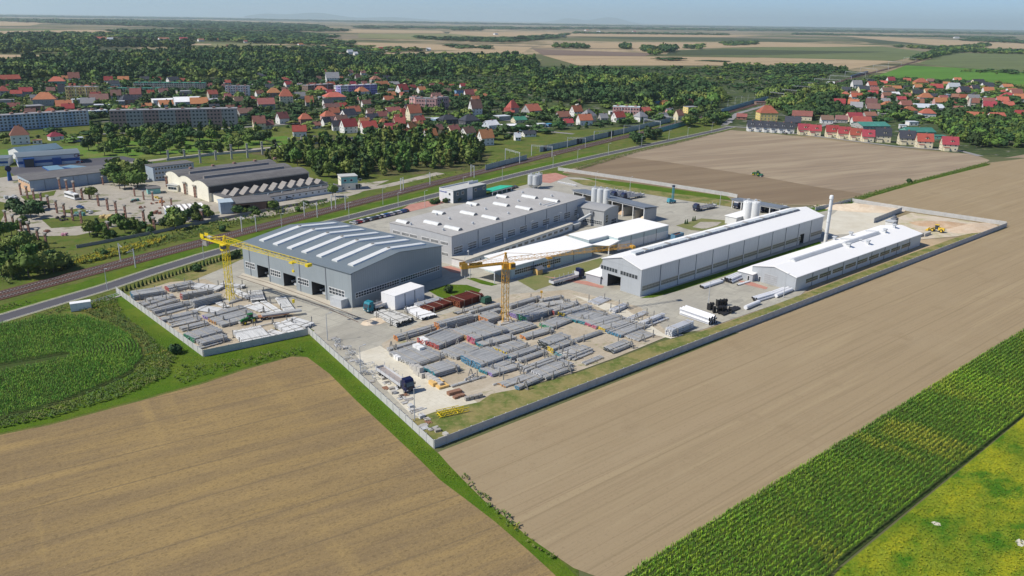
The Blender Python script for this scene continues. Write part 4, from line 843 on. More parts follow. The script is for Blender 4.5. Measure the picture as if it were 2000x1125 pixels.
def car(lab, paint, grp='parked cars'):
    t = thing('parked_car', lab, 'car', (0, 0, 0), 0, grp)
    def ex(pr, y, m, nm, par, yt=None):
        mb = MB(); yt = yt or y; n = len(pr)
        ys = [y if z < 1.0 else yt for _, z in pr]
        for s in (-1, 1): mb.poly([(x, s*ys[k], z) for k, (x, z) in (list(enumerate(pr)) if s < 0 else list(enumerate(pr))[::-1])])
        for k in range(n): j = (k+1) % n; mb.poly([(pr[k][0], -ys[k], pr[k][1]), (pr[k][0], ys[k], pr[k][1]), (pr[j][0], ys[j], pr[j][1]), (pr[j][0], -ys[j], pr[j][1])])
        return mb.obj(nm, m, par)
    b_ = ex([(-2.15, .35), (2.15, .35), (2.2, .6), (2.05, .82), (1.1, .95), (-2.0, .98), (-2.2, .7)], .88, paint, 'body', t)
    ex([(-1.85, .94), (1.15, .94), (.45, 1.38), (-1.35, 1.40)], .80, m_glass, 'window_band', b_, .66)
    ex([(-1.38, 1.37), (.5, 1.36), (.35, 1.44), (-1.25, 1.46)], .66, paint, 'car_roof', b_, .62)
    for x in (-1.35, 1.35):
        for s in (-1, 1): wheel(t, x, s*.78, .32, .2)
    for s in (-1, 1): MB().box(2.1, 2.2, s*.6-.18, s*.6+.18, .58, .72).obj('headlight', m_hl, b_); MB().box(-2.2, -2.1, s*.65-.12, s*.65+.12, .7, .85).obj('tail_light', m_redl, b_)
    return t
CC = {'silver': (.45, .46, .47), 'dark red': (.20, .02, .025), 'white': (.72, .72, .72), 'black': (.02, .022, .025), 'green grey': (.10, .14, .13), 'dark grey': (.07, .075, .08), 'blue': (.03, .09, .26), 'red': (.45, .03, .03)}
cars = {}
def put_car(c, p, az, lab, z=.14, grp='cars parked in the row before the halls'):
    if c not in cars: o = cars[c] = car(lab, wm('car paint '+c, CC[c], .05, rough=.25), grp)
    else: o = copy_tree(cars[c])
    g0 = G(*p); o.location = (g0.x, g0.y, z); o.rotation_euler = (0, 0, rotz(az)); o['label'] = lab; o['group'] = grp
ROW = ['silver', 'dark red', 'red', 'white', 'dark grey', 'black', 'white', 'green grey', 'dark grey', 'black', 'silver', 'black', 'white', 'blue', 'blue', 'silver', 'white', 'green grey', 'silver', 'white', 'blue', 'blue', 'dark grey']
for i, c in enumerate(ROW): f = i/(len(ROW)-1); put_car(c, (691+f*100, 437.5-f*24), 300+(i % 3), c+' car, '+nth(i)+' from the left in the car row before the halls')
for i, (c, p) in enumerate([('black', (995, 371)), ('black', (1001, 369)), ('dark grey', (1007, 367))]): put_car(c, p, 20, c+' car '+('at the carport end', 'beside the one at the carport end', 'farthest right by the carport')[i], grp='cars by the green carport')
OC = [('white', (145, 317), 'white car before the blue and white showroom'), ('red', (155, 318), 'red car before the blue and white showroom'), ('blue', (157, 407), 'blue car on the old factory yard'), ('white', (185, 380), 'white van like car behind the round willow'), ('silver', (565, 390), 'silver car by the sawtooth annex'),
      ('black', (1463, 254), 'black car before the left end of the dark roofed terrace'), ('silver', (1478, 255), 'silver car before the middle of the dark roofed terrace'), ('dark grey', (1535, 262), 'dark car before the right end of the dark roofed terrace'), ('dark grey', (1874, 297), 'dark car at the last red roofed house of the row'), ('white', (1426, 240), 'white car at the level crossing')]
for c, p, lab in OC: put_car(c, p, rnd.choice((37, 120, 300)), lab, grp='cars elsewhere')
# coach
g0 = G(141, 388); t = thing('coach', 'white coach parked on the old factory yard', 'coach', g0, rotz(128))
b_ = MB().box(-5.8, 5.8, -1.25, 1.25, .45, 3.2).obj('body', m_white, t)
for s in (-1, 1): MB().box(-5.4, 5.2, s*1.26-.02, s*1.26+.02, 1.6, 2.6).obj('window', m_glass, b_)
MB().box(5.79, 5.84, -1.1, 1.1, 1.3, 2.8).obj('windscreen', m_glass, b_); MB().box(-1, 1.5, -.7, .7, 3.2, 3.45).obj('roof_hatch', m_galv, b_)
for x in (-3.4, 3.6):
    for s in (-1, 1): wheel(t, x, s*1.05, .5)
def tractor(lab, p, az, paint, rim, s=1.0):
    t = thing('tractor', lab, 'tractor', G(*p), rotz(az)); t.scale = (s, s, s); t.location.z = .14
    MB().hexa([(.3, -.42, 1.0), (2.6, -.38, .9), (2.6, .38, .9), (.3, .42, 1.0), (.3, -.4, 1.85), (2.5, -.34, 1.6), (2.5, .34, 1.6), (.3, .4, 1.85)]).box(2.6, 2.9, -.4, .4, .8, 1.3).obj('bonnet', paint, t)
    c = MB().hexa([(-1.1, -.75, 1.1), (.3, -.75, 1.1), (.3, .75, 1.1), (-1.1, .75, 1.1), (-1.0, -.65, 2.6), (.15, -.65, 2.6), (.15, .65, 2.6), (-1.0, .65, 2.6)]).obj('cab', m_glass, t)
    MB().box(-1.2, .35, -.75, .75, 2.6, 2.78).obj('cab_roof', paint, c)
    for q in (-1, 1): MB().hexa([(-1.7, q*1.1-.28, 1.5), (0, q*1.1-.28, 1.5), (0, q*1.1+.28, 1.5), (-1.7, q*1.1+.28, 1.5), (-1.4, q*1.1-.28, 1.75), (-.2, q*1.1-.28, 1.75), (-.2, q*1.1+.28, 1.75), (-1.4, q*1.1+.28, 1.75)]).obj('mudguard', paint, t)
    for q in (-1, 1): wheel(t, -.85, q*1.05, .85, .5, rim); wheel(t, 1.9, q*.9, .6, .4, rim)
    MB().tube((1.6, .2, 1.6), (1.6, .2, 2.5), .07).obj('exhaust', m_blk, t); MB().box(2.9, 3.3, -.5, .5, .6, 1.1).obj('front_weight', m_conc, t)
    return t
m_grn = wm('tractor green', (.02, .14, .03), rough=.4)
tractor('green tractor with yellow wheels between the pole stacks of the left yard', (487, 631), 222, m_grn, m_yel, 1.05)
tractor('green tractor working on the ploughed field', (1478, 343), 300, m_grn, m_yel, 1.1)
g0 = G(1484, 344); t = thing('harrow', 'green field implement behind the tractor on the ploughed field', 'harrow', g0, rotz(300)); t.location.z = .1
MB().box(-1.5, 1.5, -3, 3, .8, 1.1).bar((1.5, 0, 1), (3.5, 0, .8), .2).obj('frame', m_grn, t)
for i in range(6): MB().tube((-1, -2.6+i, .5), (-1, -2.2+i, .5), .45).obj('disc', m_galv, t)
g0 = G(1829, 453); t = thing('wheel_loader', 'yellow wheel loader beside the clay heap', 'wheel loader', g0, rotz(312)); t.scale = (1.05,)*3; t.location.z = .14
m_cat = wm('loader yellow', (.75, .50, .05), rough=.5)
MB().hexa([(-3.2, -.9, .9), (-.6, -.9, .9), (-.6, .9, .9), (-3.2, .9, .9), (-3.1, -.8, 2.0), (-.6, -.8, 2.2), (-.6, .8, 2.2), (-3.1, .8, 2.0)]).obj('engine_cover', m_cat, t)
c = MB().box(-.7, .8, -.75, .75, 1.2, 3.1).obj('cab', m_glass, t); MB().box(-.8, .9, -.8, .8, 3.1, 3.3).obj('cab_roof', m_cat, c)
MB().box(.8, 2.2, -.5, .5, .8, 1.5).obj('front_frame', m_cat, t)
for s in (-1, 1): MB().bar((1.2, s*.5, 1.4), (3.4, s*.6, .7), .3, .35).obj('loader_arm', m_cat, t)
MB().hexa([(3.2, -1.4, .1), (4.6, -1.4, .1), (4.6, 1.4, .1), (3.2, 1.4, .1), (3.2, -1.4, 1.3), (3.5, -1.4, 1.3), (3.5, 1.4, 1.3), (3.2, 1.4, 1.3)]).obj('bucket', m_cat, t)
for x in (-2.1, 1.6):
    for s in (-1, 1): wheel(t, x, s*1.05, .8, .5, m_cat)
# slip forming tower on wheels (blue)
g0 = G(1311, 397); t = thing('drilling_rig', 'slim blue mobile rig with upright tower near the upper fence', 'rig', g0, rotz(60)); t.location.z = .14; m_tb = wm('rig blue', (.07, .30, .38))
MB().box(-2.4, 2.4, -1.1, 1.1, .7, 1.5).box(-2.2, -.6, -1, 1, 1.5, 2.6).obj('carrier', m_tb, t)
mb = MB(); lattice(mb, (.8, 0, 1.5), (.8, 0, 8.8), .8, 9, r=.14, rd=.07); mb.obj('tower', m_tb, t); MB().box(.2, 1.4, -.6, .6, 8.8, 9.6).obj('tower_head', m_navy, t)
for x in (-1.7, 1.7):
    for s in (-1, 1): wheel(t, x, s*1.0, .5)
# train
a, b = G(1662, 152), G(1694, 143); d = (b-a).normalized(); t = thing('train', 'dark blue train on the railway before the green field', 'train', a, math.atan2(d.y, d.x))
L_ = (b-a).length; nc = 4
for i in range(nc):
    c = MB().box(i*L_/nc+.5, (i+1)*L_/nc-.5, -1.5, 1.5, 1.2, 4.3).obj('carriage', wm('train blue', (.03, .05, .12), rough=.4), t)
    MB().box(i*L_/nc+1.5, (i+1)*L_/nc-1.5, -1.54, 1.54, 2.4, 3.3).obj('window_band', m_glass, c)
    for x in (i*L_/nc+3, (i+1)*L_/nc-3): MB().box(x-1.6, x+1.6, -1.1, 1.1, .3, 1.2).obj('bogie', m_chas, c)
# ---------------------------------------------------------------- stacks of poles and beams, stakes
m_pole = mat('spun concrete', (.40, .41, .42), (('n', 14, .5, 0, .42, .58, (.52, .53, .54)), ('n', 9, .33, 0, .54, .66, (.22, .235, .25)), ('N', .7, .7, 0, .5, .8, (.31, .325, .34))), rough=.85, obj=True)
m_polew = mat('white concrete', (.72, .73, .74), (('N', 5, 1.2, 0, .4, .65, (.64, .65, .66)),), rough=.7, obj=True)
m_polel = mat('pale concrete beam', (.60, .61, .61), (('n', .5, 14, 0, .42, .58, (.70, .71, .71)), ('n', .35, 9, 0, .56, .66, (.34, .35, .36)), ('N', .7, .7, 0, .5, .8, (.48, .50, .51))), rough=.85, obj=True)
m_poler = mat('rust brown tube', (.20, .045, .025), (('N', 5, 1.2, 0, .4, .65, (.13, .03, .02)),), rough=.7, obj=True)
m_timb = wm('spacer timber', (.40, .36, .29))
ENDS = {'grey': (.36, .37, .38), 'red': (.50, .10, .09), 'orange': (.66, .24, .05), 'tan': (.55, .30, .12), 'pink': (.55, .13, .20), 'purple': (.32, .24, .52), 'green': (.04, .30, .15), 'blue': (.07, .24, .38), 'teal': (.03, .24, .30), 'yellow': (.68, .50, .04), 'dark': (.03, .04, .04), 'rust': (.28, .10, .05), 'light': (.6, .6, .6)}
m_stake = wm('stake steel', (.24, .23, .21)); m_bearer = wm('ground bearer', (.50, .46, .38))
def polestack(lab, p0, p1, p2, h, end='grey', body=None, along='u', dia=.42, frames=True, gap=.0):
    o, az, L, Wd = fit(p0, p1, p2, h); body = body or m_pole
    L = max(L, 2); Wd = max(abs(Wd), dia*1.2); L *= 1.07; w2 = Wd*1.22; ux = Vector((math.sin(R(az)), math.cos(R(az)), 0)); uy = Vector((-ux.y, ux.x, 0))
    o = o-ux*L*.03-uy*(w2-Wd)*.5; Wd = w2
    t = thing('pole_stack', lab, 'stack of poles', o, rotz(az), 'stacks of poles and beams'); t.location.z = .14
    em = wm('pole end '+end, ENDS[end])
    LL, WW = (L, Wd) if along == 'u' else (Wd, L)
    n = max(1, int(WW/dia)); k = max(1, int(round(h/(dia+.09)))); pitch = WW/n; rr = random.Random(int(o.x*10+o.y))
    mb = MB()
    for j in range(k):
        z = .12+dia/2+j*(dia+.09)
        for i in range(n):
            if j == k-1 and rr.random() < .05: continue
            a = (i+.5)*pitch; s0 = rr.uniform(-.25, .25); s1 = rr.uniform(-.3, .3)
            r0 = dia/2*rr.uniform(.94, 1.0); r1 = r0*.82
            A, B_ = (s0, a, z), (LL+s1, a, z)
            if along != 'u': A, B_ = (a, s0, z), (a, LL+s1, z)
            e = (Vector(B_)-Vector(A))*.06
            if end == 'grey': mb.tube(A, B_, r0, r1, 6)
            else: mb.tube(A, Vector(A)+e*.14, r0*1.01, n=6, mi=1); mb.tube(Vector(A)+e*.14, B_, r0, r1, 6)
    mb.obj('pole_bundle', [body, em], t)
    mb = MB()
    for q in (.18, .5, .82):
        for j in range(k+1):
            z = .0 if j == 0 else .12+j*(dia+.09)-.09
            if j == k: z = .12+k*(dia+.09)-.08
            if j == k and q == .5 and rr.random() < .5: continue
            if along == 'u': mb.box(LL*q-.05, LL*q+.05, -.15, WW+.15, z, z+.10)
            else: mb.box(-.15, WW+.15, LL*q-.05, LL*q+.05, z, z+.10)
    mb.obj('spacer', m_timb, t)
    return t, LL, WW, (along == 'u')
STK = []
def Z3(pts): return [(740+x/5.0, 560+y/5.0) for x, y in pts]
def Z4(pts): return [(1000+x/4.1667, 540+y/4.1667) for x, y in pts]
def Z1(pts): return [(210+x/7.033, 540+y/7.033) for x, y in pts]
def Z5(pts): return [(400+x/7.033, 540+y/7.033) for x, y in pts]
ST = [
 (Z3, (195, 490), (560, 385), (150, 475), 1.5, 'orange', 'grey stack with orange ends, lowest at the yard road'), (Z3, (590, 370), (915, 285), (552, 350), 2.4, 'orange', 'tall grey stack with orange ends at the yard road'),
 (Z3, (905, 240), (1180, 165), (885, 230), 1.7, 'grey', 'long dark stack at the yard road left of the crane'), (Z3, (935, 285), (1195, 215), (912, 272), 1.7, 'grey', 'second long dark stack left of the crane'),
 (Z3, (1060, 325), (1195, 285), (985, 290), 1.8, 'orange', 'grey stack with bright orange ends touching the crane mast'),
 (Z3, (575, 570), (835, 462), (400, 508), 1.4, 'red', 'wide grey stack with red ends in the left of the yard'), (Z3, (860, 478), (1155, 385), (700, 428), 1.6, 'tan', 'grey stack with tan orange ends beside the pink one'),
 (Z3, (940, 515), (1245, 420), (862, 488), 1.8, 'pink', 'grey stack with pink red ends beside the tan one'), (Z3, (1285, 440), (1525, 368), (1140, 405), 1.2, 'grey', 'plain grey stack directly below the crane foot'),
 (Z3, (1355, 275), (1590, 190), (1270, 245), 1.5, 'purple', 'grey stack with purple ends right of the crane'), (Z3, (1440, 305), (1680, 225), (1368, 275), 1.8, 'green', 'grey stack with green ends right of the crane'),
 (Z3, (1715, 235), (1930, 165), (1660, 210), 1.6, 'red', 'grey stack with red ends behind the green one'), (Z3, (1290, 180), (1580, 95), (1265, 165), 1.7, 'grey', 'long dark stack right behind the crane mast'),
 (Z3, (1600, 140), (1800, 100), (1560, 130), 1.3, 'grey', 'far grey stack along the paved road'), (Z3, (1600, 185), (1880, 140), (1500, 170), 1.2, 'grey', 'grey stack behind the purple one'),
 (Z3, (330, 750), (615, 655), (140, 640), 1.2, 'grey', 'very wide flat grey stack at the left edge of the yard'), (Z3, (110, 615), (355, 545), (88, 600), .9, 'grey', 'low beams at the top left corner of the yard'),
 (Z3, (750, 685), (965, 600), (625, 628), 1.0, 'grey', 'low dark grey stack between the red and the blue one'), (Z3, (985, 755), (1235, 665), (790, 690), 2.0, 'blue', 'tall grey stack with blue ends in the middle of the yard'),
 (Z3, (545, 850), (775, 780), (432, 795), 1.3, 'teal', 'small grey stack with teal ends above the concrete blocks'), (Z3, (1245, 640), (1460, 565), (1115, 600), 1.1, 'yellow', 'low grey stack with yellow ends behind the blue one'),
 (Z3, (1010, 575), (1330, 495), (945, 545), .9, 'teal', 'long low stack below the pink one'), (Z3, (1085, 608), (1380, 522), (1055, 597), .7, 'grey', 'narrow low stack below the pink one'),
 (Z3, (1440, 495), (1700, 420), (1370, 475), 1.0, 'orange', 'grey stack with orange ends in the middle row'), (Z3, (1680, 390), (1870, 315), (1565, 362), 1.2, 'green', 'grey stack with green ends in the upper row'),
 (Z3, (1655, 555), (1862, 478), (1580, 515), 2.2, 'dark', 'tall dark ended stack right of the middle'), (Z3, (1705, 605), (1915, 530), (1650, 585), 1.5, 'yellow', 'grey stack with yellow ends beside the dark ended one'),
 (Z3, (1055, 835), (1320, 735), (980, 808), .9, 'teal', 'low grey beams below the blue stack'), (Z3, (1115, 855), (1395, 775), (1062, 832), .9, 'purple', 'low grey stack with purple ends in the lower row'),
 (Z3, (1290, 695), (1575, 598), (1240, 675), 1.3, 'teal', 'grey stack right of the tall blue one'), (Z3, (1395, 722), (1640, 635), (1365, 702), .9, 'grey', 'narrow grey stack in the lower row'),
 (Z3, (1450, 820), (1765, 705), (1420, 785), .8, 'light', 'wide row of thin pale poles in the lower row'), (Z3, (1590, 865), (1880, 755), (1500, 825), .9, 'light', 'pale stack at the lower right of the row'),
 (Z3, (1240, 965), (1525, 865), (1190, 930), .7, 'tan', 'pale poles at the lawn edge'), (Z3, (1130, 955), (1480, 840), (1118, 948), .5, 'light', 'thin pale poles nearest the lawn'), (Z3, (1375, 985), (1600, 885), (1345, 965), .9, 'blue', 'small blue grey bundle at the lawn edge'),
 (Z3, (1640, 890), (1890, 800), (1610, 875), .8, 'grey', 'low grey bundle right of the blue bundle at the lawn'), (Z3, (1790, 665), (1990, 595), (1720, 640), 1.0, 'teal', 'grey stack with teal ends in the lower right row'),
 (Z3, (1790, 690), (1990, 620), (1765, 680), 1.0, 'grey', 'grey stack in front of the teal one'), (Z3, (720, 975), (1030, 880), (705, 965), .4, 'grey', 'single row of thin beams on the sand'), (Z3, (865, 905), (960, 850), (845, 890), 1.2, 'light', 'short pile of white concrete beams on the sand'),
 (Z4, (430, 310), (640, 245), (392, 292), 1.3, 'yellow', 'dark grey stack with yellow ends in the upper row'), (Z4, (520, 350), (690, 275), (450, 318), 1.2, 'teal', 'grey stack with teal ends next to the yellow one'),
 (Z4, (590, 368), (770, 295), (540, 340), 1.2, 'teal', 'second grey stack with teal ends in the upper row'), (Z4, (682, 400), (915, 330), (580, 370), 1.2, 'pink', 'grey stack with pink ends near the white pipes'),
 (Z4, (760, 425), (985, 360), (705, 408), 1.1, 'yellow', 'grey stack with yellow ends near the white pipes'), (Z4, (880, 470), (1095, 388), (785, 435), 1.2, 'blue', 'wide grey stack with blue ends near the white pipes'),
 (Z4, (1020, 515), (1150, 465), (920, 478), .7, 'grey', 'low grey stack at the right end of the row'), (Z4, (825, 600), (980, 538), (755, 572), 1.2, 'dark', 'dark stack standing alone near the lawn'),
 (Z4, (535, 520), (735, 450), (512, 508), .9, 'grey', 'narrow grey bundle in the middle right'), (Z4, (470, 660), (650, 590), (400, 630), .9, 'grey', 'grey stack before the lone dark one'), (Z4, (605, 712), (745, 655), (570, 698), .5, 'grey', 'small low bundle at the lawn corner'),
 (Z4, (510, 680), (655, 620), (500, 672), .4, 'grey', 'thin beams by the small low bundle'), (Z4, (420, 225), (540, 215), (380, 210), 1.0, 'grey', 'grey stack at the paved road behind the yellow one'),
 (Z4, (350, 270), (530, 215), (330, 262), 1.3, 'grey', 'dark stack left of the white pipes road')]
WH = [(Z4, (665, 210), (755, 168), (638, 192), .8, 'light', 'small white pile nearest the long hall gate'), (Z4, (700, 228), (800, 185), (672, 212), .5, 'light', 'second small white pile by the long hall gate'), (Z4, (840, 280), (945, 232), (805, 265), 1.0, 'light', 'white pile second from the long hall gate'),
 (Z4, (975, 345), (1105, 288), (938, 330), .8, 'light', 'white pile third from the long hall gate'), (Z4, (1090, 362), (1238, 300), (1055, 345), 2.0, 'light', 'tall white pile in the middle of the slab strip'), (Z4, (1125, 402), (1282, 342), (1102, 390), .6, 'light', 'low white pile in front of the tall one'),
 (Z4, (1305, 440), (1475, 370), (1265, 420), 2.2, 'light', 'tall white pile nearest the lawn')]
LS = [(Z1, (360, 250), (765, 185), (300, 205), 2.2, 'blue', 'tall dark blue ended stack in the upper left corner of the left yard'), (Z1, (850, 155), (1180, 80), (810, 128), 1.6, 'red', 'stack at the hedge in the left yard'), (Z1, (880, 195), (1230, 125), (865, 185), .8, 'grey', 'low beams by the hedge stack'),
 (Z1, (1030, 255), (1440, 185), (960, 240), 1.9, 'red', 'dark stack with red ends behind the yellow crane'), (Z1, (1190, 345), (1560, 255), (1140, 320), 2.4, 'grey', 'tall long stack touching the yellow crane'),
 (Z1, (510, 400), (880, 300), (475, 380), .8, 'grey', ''), (Z1, (600, 440), (960, 325), (530, 420), .9, 'grey', ''), (Z1, (660, 485), (1130, 365), (610, 465), 1.3, 'grey', ''), (Z1, (715, 530), (1160, 410), (680, 515), .7, 'grey', ''), (Z1, (765, 590), (1230, 480), (720, 565), 1.2, 'red', ''),
 (Z1, (850, 625), (1240, 540), (800, 610), .6, 'grey', ''), (Z1, (930, 665), (1280, 570), (880, 645), .6, 'grey', ''), (Z1, (1040, 725), (1380, 640), (990, 700), .9, 'grey', ''), (Z1, (1190, 850), (1560, 740), (1090, 780), 1.5, 'green', ''), (Z1, (1300, 920), (1640, 830), (1240, 880), 1.4, 'grey', '')]
LS += [(Z1, (400, 385), (560, 350), (370, 370), .3, 'light', 'low pale beams between the corner stack and the first fence row'), (Z1, (560, 330), (900, 270), (520, 310), .9, 'grey', 'low grey stack just below the corner stack'), (Z1, (880, 690), (1270, 600), (850, 680), .5, 'grey', 'thin beams half way down the left yard fence'),
 (Z1, (1280, 985), (1560, 905), (1250, 960), .5, 'grey', 'low beams in the bottom corner of the left yard'), (Z1, (1060, 290), (1180, 262), (1000, 270), .8, 'grey', 'short grey stack before the red ended ones')]
SH_X = 1
ords = ['first', 'second', 'third', 'fourth', 'fifth', 'sixth', 'seventh', 'eighth', 'ninth', 'tenth']; k_ = 0
LM = [(Z5, (40, 560), (540, 425), (30, 520), 1.0, 'purple', 'long stack with pale purple ends left of the green tractor'), (Z5, (150, 620), (640, 490), (60, 580), 1.1, 'tan', 'long stack with tan ends left of the green tractor'), (Z5, (240, 660), (720, 540), (170, 630), 1.1, 'grey', 'long grey stack nearest the green tractor'),
 (Z5, (620, 700), (990, 620), (600, 690), .7, 'grey', 'low beams right of the green tractor')]
SH = [(Z5, (490, 130), (530, 110), (300, 70), 1.2, 'dark', 'white beams with dark ends right behind the yellow crane'), (Z5, (300, 130), (520, 130), (165, 75), .01, '', ''),
 (Z5, (640, 330), (820, 310), (420, 240), .8, 'dark', 'pale beams below the hall front'), (Z5, (860, 500), (1040, 460), (640, 380), .6, 'light', 'pale beams above the rusty trailer'), (Z5, (1080, 450), (1220, 430), (880, 320), 1.0, 'light', 'pale beams nearest the left hall front'),
 (Z5, (530, 905), (900, 830), (400, 770), 1.3, 'light', 'wide pale stack at the front fence of the left yard'), (Z5, (950, 860), (1120, 790), (880, 760), .4, 'light', 'low pale beams by the front fence'), (Z5, (1150, 760), (1340, 710), (1010, 640), 1.6, 'light', 'tall pale stack at the fence corner'),
 (Z5, (1350, 690), (1480, 640), (1250, 570), .8, 'light', 'pale beams with pipes at the fence corner'), (Z5, (250, 420), (330, 400), (90, 345), .5, 'light', 'pale beams right under the yellow mast'), (Z5, (560, 290), (640, 270), (440, 180), .8, 'dark', 'pale beams right of the yellow mast'), (Z5, (740, 480), (830, 450), (600, 400), .5, 'light', 'pale beams left above the rusty trailer'), (Z5, (180, 500), (300, 440), (0, 400), .6, 'light', 'pale beams below the crane foot'), (Z5, (120, 170), (220, 120), (-40, 30), 1.2, 'light', 'white beams at the upper edge of the left yard')]
Z7 = lambda pts: [(740+x/9.09, 560+y/9.09) for x, y in pts]
RB = [(Z7, (900, 400), (1330, 250), (770, 350), 1.6, 'rust', 'rust brown tube stack between pallets and the grass island', m_poler, 'u'), (Z7, (1430, 260), (1830, 130), (1330, 170), 2.4, 'rust', 'large rust brown tube stack at the grass island', m_poler, 'u'), (Z7, (720, 340), (1130, 225), (665, 300), 1.4, 'light', 'grey tube stack beside the white storage tent', m_polel, 'u'),
 (Z7, (1400, 460), (1820, 330), (1340, 440), .8, 'dark', 'low dark tube bundle by the green machine', m_pole, 'u'),
 (Z7, (275, 620), (460, 570), (0, 440), 1.8, 'dark', 'grey stack with dark hollow ends at the sand patch, left of two', m_pole, 'v'), (Z7, (470, 560), (590, 520), (240, 400), 1.8, 'dark', 'grey stack with dark hollow ends at the sand patch, right of two', m_pole, 'v'), (Z7, (740, 540), (990, 480), (500, 390), 1.1, 'dark', 'white beam stack with dark ends below the storage tent', m_polew, 'v')]
stakes = []
def take(rec, body=None, along='u', dia=.42, grp=None):
    zf, a, b, c, h, end, lab = rec[:7]
    if h < .1: return
    p0, p1, p2 = zf([a, b, c]); t, LL, WW, au = polestack(lab, p0, p1, p2, h, end, body, along, dia)
    M_ = Matrix.Translation(t.location) @ Matrix.Rotation(t.rotation_euler[2], 4, 'Z')
    for f in (.2, .8):
        for s in (-.45, WW+.45):
            q = (LL*f, s, 0) if au else (s, LL*f, 0); stakes.append((M_ @ Vector(q), t.rotation_euler[2], h, ('left ' if f < .5 else 'right ')+('near ' if s < 0 else 'far '), lab))
for r_ in ST: take((r_[0], r_[1], r_[2], r_[3], r_[4], r_[5], r_[6]))
for r_ in WH: take(r_, m_polew, dia=.5)
for r_ in LS:
    if not r_[6]: r_ = r_[:6]+(ords[k_]+' low grey stack down from the top along the left yard fence',); k_ += 1
    take(r_)
for r_ in LM: take(r_)
for r_ in SH: take(r_, m_polel, 'v', .4)
for r_ in RB: take(r_[:7], r_[7], r_[8], .45 if r_[5] != 'rust' else .3)
# stakes and triangular end frames
def stake_a():
    t = thing('stake', '', 'stake', (0, 0, 0), 0, 'stakes holding the stacks')
    MB().bar((0, 0, 0), (0, 0, 2.5), .22).obj('post', m_stake, t); MB().box(-.4, .4, -.25, .25, 0, .15).obj('foot', m_stake, t); return t
def stake_b():
    t = thing('support_frame', '', 'support frame', (0, 0, 0), 0, 'triangular frames between the stacks')
    for s in (-1, 1): MB().bar((0, s*.9, 0), (0, s*.06, 2.4), .22).obj('leg', m_stake, t)
    MB().bar((0, -.5, 1.0), (0, .5, 1.0), .16).bar((-.0, -.95, .1), (0, .95, .1), .2).obj('crossbar', m_stake, t); return t
sa, sb = stake_a(), stake_b(); na = nb_ = 0
rr = random.Random(3); rr.shuffle(stakes)
stakes = [s for s in stakes if s[2] > .55][:230]
for (P, rz, h, pos_, sl_) in stakes:
    if rr.random() < .3: o = sb if nb_ == 0 else copy_tree(sb); nb_ += 1; lb = pos_+'triangular frame of the '+sl_
    else: o = sa if na == 0 else copy_tree(sa); na += 1; lb = pos_+'stake of the '+sl_
    o['label'] = lb if len(lb.split()) <= 16 else ' '.join(lb.split()[:16]); o.location = P; o.rotation_euler = (0, 0, rz)
# cross wise white pipe pile and loose white pipes
m_pipe = wm('white pipe', (.74, .75, .77), .06, rough=.5)
def pipes(lab, a, b, n, r, k=1, dark=True, cat='pipe bundle', m=None):
    A, B_ = G(*a), G(*b); d = (B_-A); L = d.length; t = thing('pipe_bundle', lab, cat, A, math.atan2(d.y, d.x), 'white pipes on the paving'); t.location.z = .14
    for j in range(k):
        for i in range(n):
            y = i*2*r*1.05+(j % 2)*r; z = r+j*1.75*r; s = ((i*7+j*3) % 5)*.12
            MB().tube((s, y, z), (L+s, y, z), r, n=12, capmi=1).obj('pipe', [m or m_pipe, m_blk if dark else (m or m_pipe)], t)
    return t
Z6 = lambda x, y: (1140+x/4, 360+y/4)
pipes('long white pipe pile lying across at the right end of the slab strip', (1399, 632), (1342, 612), 5, .38, 4)
pipes('two white pipes with black ends in the middle of the paving', Z6(930, 818), Z6(1080, 770), 2, .55); pipes('white pipe pair behind the first two on the paving', Z6(1080, 762), Z6(1190, 722), 1, .55)
pipes('white pipe pile with black mouths by the brick apron', Z6(1150, 778), Z6(1245, 735), 3, .5, 2); pipes('thin white pipes next to the brick apron', Z6(1205, 795), Z6(1300, 765), 2, .25)
pipes('long white pipe at the lawn edge, nearest the black moulds', Z6(1262, 982), Z6(1365, 938), 1, .75, 1, False); pipes('white pipes with black ends at the lawn edge', Z6(1350, 925), Z6(1490, 882), 3, .4, 2)
pipes('large white pipes at the corner of the right hall', Z6(1500, 888), Z6(1622, 838), 2, .7, 1, False); pipes('white pipe behind the large ones at the right hall', Z6(1430, 875), Z6(1560, 828), 1, .6, 1, False)
pipes('dark steel pipes beside the black moulds', Z6(1090, 1030), Z6(1220, 975), 4, .3, 1, True, m=m_chas)
m_mould = wm('black mould', (.02, .02, .022), rough=.6)
def ringbox(lab, p, az, nm='pipe_mould', m=None, n=3, k=2):
    t = thing(nm, lab, 'mould', G(*p), rotz(az), 'black moulds'); t.location.z = .14
    for j in range(k):
        for i in range(n): MB().tube((i*1.5, 0, .6+j*1.15), (i*1.5+.9, 0, .6+j*1.15), .6, n=8).box(i*1.5-.1, i*1.5+.1, -.7, .7, .05+j*1.15, 1.2+j*1.15).obj('mould', m or m_mould, t)
for i, (x, y, lab) in enumerate([(975, 985, 'left'), (1040, 955, 'rear'), (1010, 1005, 'middle'), (1060, 1000, 'right')]): ringbox(lab+' cluster of black moulds beside the white pipe pile', Z6(x, y), 50+20*i, n=3 if i else 2)
